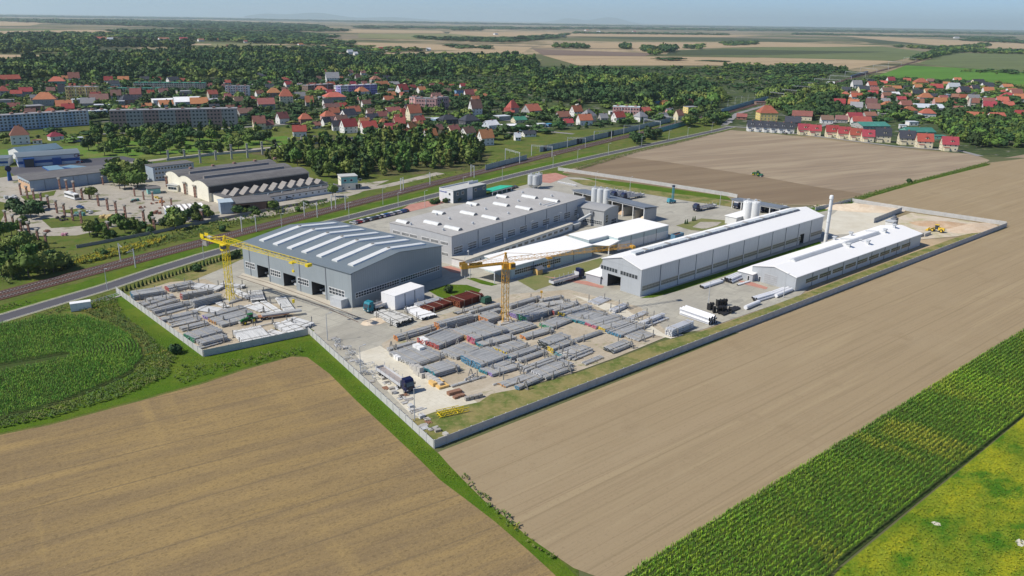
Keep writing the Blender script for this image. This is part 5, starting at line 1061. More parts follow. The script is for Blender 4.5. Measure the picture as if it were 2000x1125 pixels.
# ---------------------------------------------------------------- odds and ends in the truck yard
def blockpile(lab, p, az, n, k, s, m, nm='concrete_block', cat='blocks', gap=.15, sh=(1, 1, 1)):
    t = thing(nm, lab, cat, G(*p), rotz(az)); t.location.z = .14; rr = random.Random(int(p[0]*3+p[1]))
    for j in range(k):
        for i in range(n-j):
            x = i*(s*sh[0]+gap)+j*s*.5; y = rr.uniform(-.12, .12)
            MB().box(x, x+s*sh[0], y, y+s*sh[1], j*s*sh[2], (j+1)*s*sh[2]-.02).obj('block', m, t)
    return t
BL = [((818, 669), 'white concrete block pair at the top corner of the main yard', 2, 1, 1.6), ((806, 684), 'grey beam blocks at the top corner of the main yard', 2, 1, 1.8), ((768, 701), 'lone blocks at the left edge of the wide stack', 2, 1, 1.1), ((799, 721), 'white block pair below the wide flat stack', 3, 1, 1.2),
      ((806, 730), 'pile of grey cubes left of the yellow timber', 3, 2, 1.4), ((828, 738), 'row of pale concrete blocks above the yellow timber', 4, 1, 1.3), ((838, 745), 'lower row of pale concrete blocks', 4, 1, 1.2)]
for p, lab, n, k, s in BL: blockpile(lab, p, 140, n, k, s, m_conc if n > 2 else m_white)
m_ytim = wm('fresh timber', (.66, .43, .16)); m_btim = wm('brown timber', (.26, .14, .09))
blockpile('left pile of bright yellow planks on the slab yard', (846, 757), 55, 2, 1, 1.7, m_ytim, 'timber_pile', 'timber', .05, (1, 1.5, .6)); blockpile('right pile of bright yellow planks on the slab yard', (858, 762), 55, 2, 1, 1.5, m_ytim, 'timber_pile', 'timber', .05, (1, 1.4, .4))
blockpile('brown and white crates below the yellow planks', (878, 775), 55, 3, 1, 1.2, m_btim, 'crate_pile', 'crates', .1, (1, 1.2, .7)); blockpile('dark crates and pallets at the lower end of the yard', (888, 781), 55, 3, 1, 1.0, m_btim, 'crate_pile', 'crates', .1, (1, 1.2, .6))
blockpile('grey scrap blocks where the slab meets the dry lawn', (910, 785), 60, 4, 1, 1.0, m_concd, 'rubble', 'rubble', .3)
# yellow lattice frames on the grass
t = thing('steel_frame', 'yellow lattice frames lying on the dry grass near the fence corner', 'steel frame', G(858, 818), rotz(62)); t.location.z = .16
for i in range(3):
    mb = MB(); y = i*1.0
    mb.bar((0, y, .2), (8-i, y, .2), .13).bar((0, y, 1.2), (8-i, y, 1.2), .13)
    for j in range(7-i): mb.bar((j*1.15, y, .2 if j % 2 else 1.2), (j*1.15+1.15, y, 1.2 if j % 2 else .2), .1)
    mb.obj('lattice', m_yel, t)
MB().bar((.5, -.2, .3), (.5, 2.4, .3), .14).bar((5, -.2, .3), (5, 2.4, .3), .14).obj('crossbar', m_yel, t)
# goods lying along the left fence
rr = random.Random(11); fa, fb = G(620, 668), G(838, 866); fd = (fb-fa); fl = fd.length; fu = fd.normalized(); fn = Vector((-fu.y, fu.x, 0))
if fn.x < 0: fn = -fn
for i in range(54):
    s = fl*(i+.5)/54; off = 3.0+rr.random()*2.2; P = fa+fu*s+fn*off
    k = rr.choice('ffffbp' if i < 26 else 'bbppbbsspx'); az = rr.choice((-56, 34, -146))*math.pi/180+rr.uniform(-.15, .15)
    place = 'upper' if i < 15 else ('middle' if i < 30 else 'lower')
    if k == 'f':
        t = thing('steel_frame', 'grey welded steel frame, %s item down the fence row' % nth(i), 'steel frame', P, az, 'goods along the yard fence'); mb = MB()
        w = rr.uniform(1.2, 2.0); h = rr.uniform(.7, 1.3)
        for x in (0, w): mb.bar((x, 0, 0), (x, 0, h), .09).bar((x, 1, 0), (x, 1, h), .09)
        mb.bar((0, 0, h), (w, 0, h), .09).bar((0, 1, h), (w, 1, h), .09).bar((0, 0, .1), (w, 1, h), .08).bar((0, 0, h), (0, 1, h), .09).bar((w, 0, h), (w, 1, h), .09); mb.obj('frame', m_galv, t)
    elif k == 'p':
        t = thing('pallet_load', 'pallet of slabs, %s item down the fence row' % nth(i), 'pallet', P, az, 'goods along the yard fence'); MB().box(0, 1.6, 0, 1.2, 0, .15).obj('pallet', m_timb, t); MB().box(.1, 1.5, .1, 1.1, .15, rr.uniform(.4, .9)).obj('load', rr.choice((m_conc, m_polel, m_concd)), t)
    else:
        t = thing('beam_pile', 'short pile of %s beams, %s item down the fence row' % ('pale' if k in 'bs' else 'brown', nth(i)), 'beams', P, az, 'goods along the yard fence')
        for j in range(4): MB().box(0, rr.uniform(1.2, 2.6), j*.36, j*.36+.3, 0, .3).obj('beam', rr.choice((m_concd, m_polel, m_conc)) if k in 'bs' else m_btim, t)
# pallets of timber, white mat, green machine near the rust tubes
for i in range(6):
    a = Z7([(960+i*75, 480-i*28)])[0]; t = thing('timber_pile', nth(i)+' low timber pile from the left beside the rust brown tubes', 'timber', G(*a), rotz(40), 'timber piles by the rust tubes'); t.location.z = .14
    MB().box(0, 4.5, 0, 1.5, .1, .35).obj('boards', m_ytim, t); MB().box(0, 4.5, 1.6, 1.9, 0, .25).obj('bearer', m_btim, t)
t = thing('tarpaulin', 'white covered pallet between rust tubes and timber', 'pallet', G(*Z7([(1245, 330)])[0]), rotz(45)); t.location.z = .14; MB().box(0, 3, 0, 1.4, 0, .8).obj('load', m_tent, t)
t = thing('compressor', 'dark green machine at the end of the rust brown tubes', 'machine', G(*Z7([(1880, 330)])[0]), rotz(45)); t.location.z = .14; MB().hexa([(0, 0, .5), (3.5, 0, .5), (3.5, 2.2, .5), (0, 2.2, .5), (.3, .2, 2.2), (3.2, .2, 2.2), (3.2, 2, 2.2), (.3, 2, 2.2)]).obj('body', wm('machine green', (.03, .09, .06)), t)
for x in (.7, 2.8):
    for y in (.2, 2): wheel(t, x, y, .45)
# rusty trailer loaded with beams, left yard
a, b = G(*Z5([(740, 600)])[0]), G(*Z5([(1330, 520)])[0]); d = b-a; t = thing('trailer', 'rusty flat trailer loaded with grey beams beside the green tractor', 'trailer', a, math.atan2(d.y, d.x)); t.location.z = .14; L_ = d.length
MB().box(0, L_*.7, -1.2, 1.2, .9, 1.15).obj('frame', wm('rusty frame', (.36, .17, .09)), t)
for x in (1, 2.4, L_*.62):
    for s in (-1, 1): wheel(t, x, s*1.05, .45)
for i in range(3): MB().box(1, L_, -1+i*.7, -.5+i*.7, 1.16, 1.7).obj('beam', m_pole, t)
# small yellow signal horn and orange sign post
t = thing('work_lamp', 'yellow box on a thin post before the left hall front', 'post', G(574, 600), 0); MB().tube((0, 0, 0), (0, 0, 1.6), .07).obj('post', m_galv, t); MB().box(-.35, .35, -.35, .35, 1.6, 2.7).obj('box', m_yel, t)
t = thing('sign_post', 'small orange headed post on the paved road behind the orange crane', 'post', G(1057, 590), 0); MB().tube((0, 0, 0), (0, 0, 3.4), .08).obj('post', m_ora, t); MB().box(-.4, .4, -.3, .3, 3.4, 4.1).obj('head', m_ora, t)
# small wooden hut on the lawn
t = thing('hut', 'small wooden hut with dark roof on the lawn beside the low building', 'hut', G(1050, 538), rotz(48)); t.location.z = .14
MB().box(0, 2.6, 0, 2.4, 0, 2).obj('wall', m_ytim, t); MB().hexa([(-.3, -.4, 1.9), (3.4, -.4, 1.9), (3.4, 1.2, 2.9), (-.3, 1.2, 2.9), (-.3, -.4, 2.0), (3.4, -.4, 2.0), (3.4, 1.2, 3.0), (-.3, 1.2, 3.0)]).hexa([(-.3, 1.2, 2.9), (3.4, 1.2, 2.9), (3.4, 2.8, 1.9), (-.3, 2.8, 1.9), (-.3, 1.2, 3.0), (3.4, 1.2, 3.0), (3.4, 2.8, 2.0), (-.3, 2.8, 2.0)]).obj('roof', m_joint, t)
# drums behind the workshop, white barrels by the court
for i in range(7): t = thing('drum', 'blue drum, %s from the left along the workshop wall' % nth(i), 'drum', G(1225+i*11, 474-i*3.2), 0, 'blue drums'); MB().tube((0, 0, .14), (0, 0, 1.2), .45).obj('barrel', wm('drum blue', (.03, .10, .30)), t); MB().tube((0, 0, 1.2), (0, 0, 1.25), .40).obj('lid', m_blk, t)
for i in range(10): t = thing('bag', 'white bulk bag, %s from the left before the upper fence' % nth(i), 'bulk bag', G(1091+i*3.6, 358+i*.7), 0, 'white bulk bags'); MB().hexa([(-.5, -.5, .14), (.5, -.5, .14), (.5, .5, .14), (-.5, .5, .14), (-.6, -.6, 1.1), (.6, -.6, 1.1), (.6, .6, 1.1), (-.6, .6, 1.1)]).obj('bag_body', m_tent, t)
for i, p in enumerate([(1798, 464), (1806, 463), (1812, 461)]): blockpile(('first', 'second', 'third')[i]+' of the concrete blocks at the far end of the right hall', p, 50, 2, 1, 1.5, m_conc)
def heapt(lab, p, r, h, m, sx=1.0, az=0):
    o = heap(None, 0, 0, r, h, m, sx); o.name = 'sand_heap'; o.location = G(*p); o.location.z = .15; o.rotation_euler = (0, 0, rotz(az)); tag(o, lab, 'heap')
heapt('long pale sand heap along the fence of the sand yard', (1680, 408), 9, 2.6, m_sand, 2.6, 100); heapt('brown clay heap beside the yellow loader', (1845, 440), 8, 1.8, m_sand2, 2.0, 100); heapt('sand bank at the fence corner behind the loader', (1900, 446), 7, 1.8, mat('mixed sand', (.55, .42, .29), (('N', 3, 3, 0, .4, .7, (.63, .52, .39)),), rough=.95), 2.6, 60)
heapt('low rubble patch below the storage tent', (735, 628), 3, .7, m_sand, 1.8, 50)
# ---------------------------------------------------------------- old factory across the tracks
mw_old = wm('cream plaster', (.80, .76, .62), .1); mw_oldd = wm('dark window strip', (.07, .06, .055)); mr_old = mat('tar roof', (.13, .125, .125), (('n', 7, 3, 0, .4, .7, (.17, .165, .16)), ('b', 3, 12, 0, 0, 1, (.10, .10, .10))), rough=.9, obj=True)
m_eter = wm('old sheet', (.27, .25, .23)); m_tealw = wm('turquoise plaster', (.22, .50, .46)); m_rcol = wm('brown concrete', (.30, .17, .13)); m_bl = wm('bright blue', (.03, .10, .32)); m_bgw = wm('blue grey plaster', (.36, .43, .50))
o, az, L, Wd = fit((405, 359), (603, 333), (323, 332), 9.6)
t = thing('old_factory_hall', 'old hall with three shallow dark vaults and cream gable behind the tracks', 'factory hall', o, rotz(az))
pr = []
for k in range(3):
    for i in range(7 if k == 2 else 6): f = i/6; pr.append((Wd*(k+f)/3, 8.2+1.9*(1-(2*f-1)**2)))
shell(t, L, Wd, pr, 'u', mw_old); rf = roof(t, L, Wd, pr, 'u', mr_old, .3, .2)
mb = MB(); wbox(mb, 'v0', L, Wd, .5, L-.5, 4.6, 7.9, 0, .08); mb.obj('window', mw_oldd, t)
for k, y in ((0, Wd/3-1.5), (1, 2*Wd/3-1.5)): MB().hexa([(6, y, 8.2), (L-6, y, 8.2), (L-6, y+3, 8.2), (6, y+3, 8.2), (6, y+1, 10.4), (L-6, y+1, 10.4), (L-6, y+2, 10.4), (6, y+2, 10.4)]).obj('monitor', m_eter, rf)
for i in range(5): MB().box(10+i*13, 11.5+i*13, Wd*5/6-.8, Wd*5/6+.8, 10.0, 11.2).obj('roof_vent', m_rcol, rf)
t = thing('sawtooth_annex', 'low annex with two rows of triangular roof lights before the old vaulted hall', 'factory annex', o, rotz(az))
A0, A1 = 2, L+3
MB().box(A0, A1, -14, -.2, 0, 4.2).obj('wall', mw_old, t); rf = MB().box(A0-.3, A1+.3, -14.3, -.2, 4.21, 4.5).obj('roof', mr_old, t)
for i in range(10):
    for r_ in range(2):
        x = A0+3+i*(A1-A0-8)/9.5+r_*1.2; y = -6.5-r_*6
        MB().hexa([(x, y-2.2, 4.5), (x+4.6, y-2.2, 4.5), (x+4.6, y+2.8, 4.5), (x, y+2.8, 4.5), (x+2.2, y-2.2, 6.6), (x+2.4, y-2.2, 6.6), (x+2.4, y+2.8, 6.6), (x+2.2, y+2.8, 6.6)]).obj('roof_light', m_eter, rf)
for i in range(13): a = A0+20+i*(A1-A0-22)/13; window(t, 'v0', 1, 1, a, a+3.6, 1.6, 3.3, 3, 1, fm=mw_oldd).location = (0, -14.02, 0)
t = thing('low_annex', 'long flat roofed turquoise and white annex nearest the tracks', 'annex', o, rotz(az))
MB().box(A0+16, A1+4, -22, -14.2, 0, 3.0).obj('wall', mw_white, t); MB().box(A0+15.7, A1+4.3, -22.3, -14.1, 3.01, 3.3).obj('roof', mr_old, t)
for i in range(16): a = A0+18+i*3.9; window(t, 'v0', 1, 1, a, a+1.3, 1.3, 2.3, 1, 1).location = (0, -22.02, 0)
for i in range(8): x = A0+22+i*8; MB().tube((x, -18, 3.3), (x, -18, 4.1), .35).obj('roof_vent', m_galv, t)
t, L, Wd, pr, rf = building('teal_building', 'two storey white and turquoise building at the right end of the old factory', 'building', (665.6, 346), (698, 344), (646, 342), 7.6, 7.6, 'flat', 0, 'u', mw_old, m_roofl, oh=.3)
mb = MB(); wbox(mb, 'v0', L, Wd, .1, L-.1, 3.9, 7.3, 0, .06); mb.obj('turquoise_panel', m_tealw, t)
for a in (1.5, 5, 10): window(t, 'v0', L, Wd, a, a+1.6, 4.8, 6.2).location = (0, -.07, 0)
for a in (1, 4, 7): window(t, 'u0', L, Wd, a, a+1.3, 5, 6.2)
window(t, 'v0', L, Wd, 8, 11, .1, 3.2, 2, 1, name='door')
t, L, Wd, pr, rf = building('old_office', 'blue grey three storey office left of the vaulted hall', 'office', (298, 327), (378, 318), (284, 322), 8.2, 8.2, 'flat', 0, 'u', m_bgw, mr_old, oh=.3)
for z in (1.2, 3.9, 6.3):
    for i in range(12): a = 1+i*(L-2)/12; window(t, 'v0', L, Wd, a, a+1.5, z, z+1.4)
t, L, Wd, pr, rf = building('kiosk', 'low turquoise flat roofed kiosk on the old factory yard', 'kiosk', (288, 370), (313, 368), (281, 366), 2.8, 2.8, 'flat', 0, 'u', m_tealw, mr_old)
t, L, Wd, pr, rf = building('gatehouse', 'small cream gatehouse beside the cream gable', 'gatehouse', (346, 363), (358, 360), (342, 357), 3.4, 3.4, 'flat', 0, 'u', mw_old, m_roofl); window(t, 'u0', L, Wd, .6, Wd-.6, 1, 2.6, 3, 1)
t, L, Wd, pr, rf = building('pump_house', 'pale blue box building in front of the sawtooth annex', 'building', (430, 397), (455, 395), (413, 391), 5.6, 5.6, 'flat', 0, 'u', m_bgw, wm('pale blue roof', (.42, .50, .55)))
t, L, Wd, pr, rf = building('loading_shed', 'dark flat roofed loading shed beside the pale blue box', 'shed', (455, 399), (532, 392), (440, 388), 4.6, 4.6, 'flat', 0, 'u', m_rcol, mr_old, doors=[('v0', 3, 8, 3.6), ('v0', 16, 20, 3.6)], oh=.8)
t, L, Wd, pr, rf = building('ribbed_shed', 'low white shed with ribbed roof behind the bushes of the old yard', 'shed', (328, 415), (402, 408), (316, 404), 3.6, 3.6, 'flat', 0, 'u', m_bgw, mr_wht)
for i in range(7): MB().box(i*L/7, i*L/7+.5, -.3, Wd+.3, 3.9, 4.4).obj('roof_rib', m_eter, rf)
t, L, Wd, pr, rf = building('warehouse', 'long grey blue warehouse with dark roof at the left edge', 'warehouse', (57, 353.5), (222, 334), (37, 344), 6.0, 6.0, 'shed', .8, 'u', m_bgw, mr_old)
mb = MB(); wbox(mb, 'u0', L, Wd, .2, Wd-.2, .05, 4.5, 0, .06); mb.obj('orange_panel', wm('faded orange', (.62, .40, .24)), t)
for i in range(5): a = 1+i*(Wd-2)/5; window(t, 'u0', L, Wd, a, a+2, 4.0, 5.3).location = (-.07, 0, 0)
joints(t, 'v0', L, Wd, 5.8, 6)
t, L, Wd, pr, rf = building('showroom', 'blue and white showroom with arched grey roof and dark ring emblem', 'showroom', (33, 308), (155, 299.5), (15, 301), 6.2, 6.2, 'arch', 1.5, 'u', wm('showroom white', (.62, .64, .66), .05), mr_blue)
mb = MB(); wbox(mb, 'v0', L, Wd, .3, L-.2, 1.9, 3.7, 0, .07); mb.obj('blue_band', m_bl, t); mb = MB(); wbox(mb, 'u0', L, Wd, .3, Wd-.2, 1.9, 3.2, 0, .07); mb.obj('blue_band', m_bl, t)
MB().box(3, 9, -2.5, 0, 0, 5.6).obj('entrance_box', m_bl, t); MB().box(3.4, 8.6, -2.56, -2.5, .2, 5).obj('entrance_glass', m_glass, t); MB().box(19, 24, -1.2, 0, 0, 4.6).obj('entrance_box', m_bl, t)
em = MB()
for i in range(16): a, b = 2*math.pi*i/16, 2*math.pi*(i+1)/16; em.bar((33+1.3*math.cos(a), -.12, 5+1.0*math.sin(a)), (33+1.3*math.cos(b), -.12, 5+1.0*math.sin(b)), .3)
em.box(33.6, 37, -.16, -.02, 4.6, 5.3); em.obj('emblem', wm('emblem maroon', (.16, .03, .05)), t)
for i in range(3): window(t, 'u0', L, Wd, 2+i*4, 4.6+i*4, 3.6, 5.4)
t, L, Wd, pr, rf = building('back_hall', 'hall with wide blue gabled roof behind the showroom', 'hall', (40, 299), (122, 290), (27, 292), 5, 5, 'gable', 2.5, 'u', m_white, wm('slate blue roof', (.12, .19, .24)))
t, L, Wd, pr, rf = building('back_hall', 'blue banded low hall cut by the left frame edge', 'hall', (-40, 312), (15, 310), (-55, 306), 4.5, 4.5, 'flat', 0, 'u', m_white, mr_blue); mb = MB(); wbox(mb, 'v0', L, Wd, .3, L-.2, 1.6, 3, 0, .07); mb.obj('blue_band', m_bl, t)
for nm, p0, p1, p2, lab in (('station_canopy', (96, 333), (127, 330), (76, 326), 'bright blue canopy of the filling station'), ('station_canopy', (160, 330), (180, 326), (138, 322), 'second canopy with dark blue edge of the filling station')):
    o, az, L, Wd = fit(p0, p1, p2, 5); t = thing(nm, lab, 'canopy', o, rotz(az)); MB().box(0, L, 0, Wd, 4.3, 5).obj('fascia', m_bl, t); MB().box(.2, L-.2, .2, Wd-.2, 5.0, 5.1).obj('roof', wm('canopy top', (.16, .28, .36)), t)
    for x in (.2, .8):
        for y in (.3, .7): MB().tube((L*x, Wd*y, 0), (L*x, Wd*y, 4.3), .25).obj('post', m_white, t)
t = thing('totem', 'blue pylon sign with round head on the grass by the showroom', 'pylon sign', G(20, 353), rotz(30)); MB().hexa([(-1.2, -.4, 0), (1.2, -.4, 0), (1.2, .4, 0), (-1.2, .4, 0), (-.7, -.3, 5.5), (.7, -.3, 5.5), (.7, .3, 5.5), (-.7, .3, 5.5)]).obj('pylon', m_bl, t); MB().tube((0, -.4, 7), (0, .4, 7), 1.7, n=16).obj('head', m_navy, t)
# brown frame pillars
def pillar():
    t = thing('pillar', '', 'pillar', (0, 0, 0), 0, 'brown frame pillars of the old yard')
    mb = MB(); mb.box(-.85, -.5, -.25, .25, 0, 6.0).box(.5, .85, -.25, .25, 0, 6.0)
    for z in (1, 2.6, 4.2): mb.box(-.5, .5, -.2, .2, z, z+.4)
    mb.obj('shaft', m_rcol, t); MB().hexa([(-.9, -.4, 5.9), (.9, -.4, 5.9), (.9, .4, 5.9), (-.9, .4, 5.9), (-1.4, -.5, 6.7), (1.4, -.5, 6.7), (1.4, .5, 6.7), (-1.4, .5, 6.7)]).obj('head', m_concd, t); return t
PR = [[(195, 570), (255, 600), (318, 628), (385, 660), (450, 690), (525, 735), (597, 765), (670, 805), (750, 838)], [(62, 838), (132, 880), (205, 922), (275, 950), (357, 1015), (432, 1055)], [(553, 520), (618, 535), (683, 550), (757, 612), (823, 608), (905, 670), (990, 710), (1067, 740), (1153, 780)], [(945, 475), (1235, 580), (1318, 612), (1402, 620), (1487, 670), (1573, 680)], [(1322, 825), (1418, 900), (1000, 945)], [(1530, 495), (1697, 560), (1788, 590), (1855, 825)]]
pp = pillar(); first = True
RN = ['in the left row beyond the warehouse', 'in the nearest row by the bushes', 'in the row by the coach', 'in the row by the kiosk', 'by the bushes of the railway', 'along the cream gable']
for ri, row in enumerate(PR):
    for i, (x, y) in enumerate(row):
        o = pp if first else copy_tree(pp); first = False; o.location = G(x/4.6875, 260+y/4.6875); o.rotation_euler = (0, 0, rotz(130)); o['label'] = 'brown frame pillar, '+nth(i)+' from the left '+RN[ri]; s = 1 if ri != 3 else .75; o.scale = (s, s, s)
# pale concrete pillar rows with rails
for rn, row in enumerate([[(329, 311), (361, 310), (391, 311), (422, 299), (452, 299), (483, 297), (512, 293), (538, 288), (565, 285), (590, 281), (615, 281), (640, 277)], [(392, 319), (422, 313), (453, 311), (484, 309), (513, 302), (540, 297), (569, 293), (598, 289), (625, 284)]]):
    for i, p in enumerate(row):
        t = thing('pillar', 'pale concrete pillar, '+nth(i)+' from the left in the '+('rear' if rn == 0 else 'front')+' row behind the vaulted hall', 'pillar', G(*p), rotz(60), 'pale pillar rows behind the old hall')
        MB().box(-.6, .6, -.5, .5, 0, 5.6).obj('shaft', m_conc, t); MB().box(-.8, .8, -.6, .6, 5.6, 6.1).obj('head', m_concd, t)
fence('low pale wall along the pillar rows', [(326, 314), (420, 303), (500, 297), (600, 284), (700, 270)], 1.6, 6)
fence('wall of the old factory along the railway side', [(150, 485), (290, 459), (430, 430), (560, 405), (640, 392)], 1.4, 6, m_concd)
# scrap on the old yard
rr = random.Random(5); SC = [(1310, 690, 'rusty', 3), (1430, 740, 'rusty', 4), (1405, 650, 'rusty', 2.4), (1445, 690, 'rusty', 2), (1470, 640, 'orange', 3), (1445, 600, 'yellow', 3), (1090, 810, 'rusty', 3), (1020, 775, 'tan', 5), (960, 780, 'tan', 4), (1200, 785, 'dark', 2), (1040, 830, 'dark', 3), (770, 745, 'green', 5), (820, 735, 'pale', 4), (720, 750, 'pale', 4), (560, 780, 'dark', 4), (610, 800, 'dark', 4), (450, 905, 'rusty', 3), (600, 935, 'pink', 3), (860, 555, 'rusty', 2.4), (1250, 630, 'dark', 4), (1215, 625, 'green', 4), (130, 600, 'pale', 5)]
SCC = {'rusty': (.22, .10, .07), 'orange': (.5, .22, .08), 'yellow': (.55, .42, .10), 'tan': (.58, .44, .20), 'dark': (.07, .06, .055), 'green': (.12, .30, .26), 'pale': (.45, .46, .45), 'pink': (.5, .25, .32)}
for i, (x, y, c, s) in enumerate(SC):
    t = thing('scrap_pile', c+' scrap and crates on the old yard, '+nth([q for q in range(len(SC)) if SC[q][2] == c].index(i))+' of its colour', 'scrap', G(x/4.6875, 260+y/4.6875), rr.uniform(0, 3), 'scrap on the old factory yard')
    for k in range(5): a, b = rr.uniform(-s, s)*.6, rr.uniform(-s, s)*.4; w = rr.uniform(.5, 1.1)*s*.35; MB().hexa([(a, b, 0), (a+w, b, 0), (a+w, b+w, 0), (a, b+w, 0), (a+.1, b+.1, w*.9), (a+w, b, w*.8), (a+w-.1, b+w, w), (a, b+w, w*.7)]).obj('crate', wm('scrap '+c, SCC[c], .3), t)
# ---------------------------------------------------------------- apartment blocks
RCOL = {'orange': (.43, .155, .085), 'red': (.34, .07, .055), 'brick': (.28, .12, .09), 'brown': (.21, .12, .095), 'dark': (.05, .055, .07), 'grey': (.26, .26, .27), 'light': (.52, .56, .60), 'white': (.76, .76, .76), 'green': (.05, .20, .15), 'blue': (.05, .20, .42)}
WCOL = {'white': (.74, .73, .70), 'cream': (.72, .64, .45), 'grey': (.38, .37, .35), 'brick': (.30, .16, .12), 'pink': (.62, .36, .33), 'yellow': (.74, .58, .22), 'green': (.16, .40, .32), 'blue': (.20, .34, .52), 'orange': (.68, .34, .08), 'dark': (.09, .09, .10), 'light': (.55, .60, .64), 'brown': (.26, .18, .14), 'beige': (.50, .44, .36), 'lilac': (.30, .27, .58), 'bluish': (.42, .52, .64), 'rose': (.40, .27, .24)}
def rmat(c): return mat('roof '+c, RCOL[c], (('N', 2, .6, 0, .4, .75, tuple(q*.75 for q in RCOL[c])), ('n', 5, 5, 0, .5, .8, tuple(min(1, q*1.2) for q in RCOL[c]))), rough=.85, obj=True, tint=.22)
def wmat(c): return wm('plaster '+c, WCOL[c], .08)
def block(lab, p0, p1, hpx, wc, rc, floors, stair=8, deep=11, wc2=None, balc=None):
    o, az, L, _ = fit(p0, p1, (p0[0]-5, p0[1]-5), 0); h = hpx*mpp(*p0)*1.02; Wd = deep
    t = thing('apartment_block', lab, 'apartment block', o, rotz(az)); pr = prof('flat', Wd, h, 0)
    shell(t, L, Wd, pr, 'u', wmat(wc)); rf = roof(t, L, Wd, pr, 'u', rmat(rc), .2, .3)
    n = max(2, int(L/stair)); fh = h/floors
    for i in range(n):
        a = L*i/n
        if wc2 and i % 2: mb = MB(); wbox(mb, 'v0', L, Wd, a+.2, a+L/n-.2, .3, h-.2, 0, .12); mb.obj('facade_strip', wmat(wc2), t)
        if i: mb = MB(); wbox(mb, 'v0', L, Wd, a-.2, a+.2, 0, h-.1, 0, .4); mb.obj('pier', m_white if wc != 'rose' else m_conc, t)
        MB().box(a+L/n/2-1.2, a+L/n/2+1.2, Wd*.35, Wd*.65, h+.3, h+1.5).obj('chimney', wmat('brick') if rc != 'white' else m_white, rf)
    k = 0
    for f in range(floors):                        # one storey band of windows each
        mb = MB()
        for i in range(int(L/2.9)):
            a = 1.1+i*2.9; 
            if a+1.5 > L: break
            wbox(mb, 'v0', L, Wd, a, a+1.5, f*fh+.9, f*fh+2.2, .13, .2, 0)
        for i in range(3): wbox(mb, 'u0', L, Wd, 1.5+i*3.3, 2.8+i*3.3, f*fh+.9, f*fh+2.2, 0, .06, 0)
        mb.obj('window_row', m_glass, t)
        if balc:
            for i in range(n): a = L*i/n+L/n*.3; mb = MB(); wbox(mb, 'v0', L, Wd, a, a+2.8, f*fh+.1, f*fh+1.1, .15, .9); mb.obj('balcony', wmat(balc), t) if n*floors < 70 else None
    return t
block('long pale blue apartment block at the left edge of the town', (-40, 259), (176, 244), 29, 'bluish', 'grey', 5, 10, wc2='light')
block('long rosy brown apartment block with pale piers behind the orchard', (218, 253), (466, 247), 35, 'rose', 'grey', 5, 12, wc2='grey')
block('yellow apartment block behind the red roofs on the left', (130, 195), (191, 195), 24, 'yellow', 'grey', 4, 9, wc2='yellow', balc='brick')
block('low pale green apartment block right of the yellow one', (211, 182), (312, 182), 9, 'cream', 'green', 3, 14); block('long pale apartment block with grey green roof behind the trees', (262, 177), (400, 178), 15, 'beige', 'green', 4, 12)
block('white apartment block with pink balconies among the trees', (441, 187), (487, 187), 18, 'white', 'grey', 4, 9, balc='pink'); block('lilac blue apartment block in the middle of the town', (666, 188), (737, 184), 19, 'lilac', 'light', 4, 9)
block('white end block joined left of the lilac one', (653, 186), (666, 188), 18, 'white', 'light', 4, 9); block('brownish block with beige gable left of the lilac one', (602, 182), (652, 178), 14, 'brown', 'grey', 3, 9); block('beige tower block behind trees left of the lilac one', (581, 174), (590, 174), 9, 'cream', 'light', 3, 9)
block('long rose pink school like block with grey roof', (812, 214), (852, 215), 21, 'pink', 'grey', 3, 10); block('right wing of the rose pink school like block', (854, 215), (877, 213), 23, 'pink', 'grey', 3, 10); block('left wing of the rose pink school like block', (800, 212), (811, 213), 22, 'pink', 'grey', 3, 10)
block('pink apartment block near the railway gantries', (1196, 228), (1248, 230), 19, 'pink', 'light', 3, 9); block('grey white block between the two long apartment blocks', (176, 230), (212, 228), 12, 'light', 'light', 3, 9)
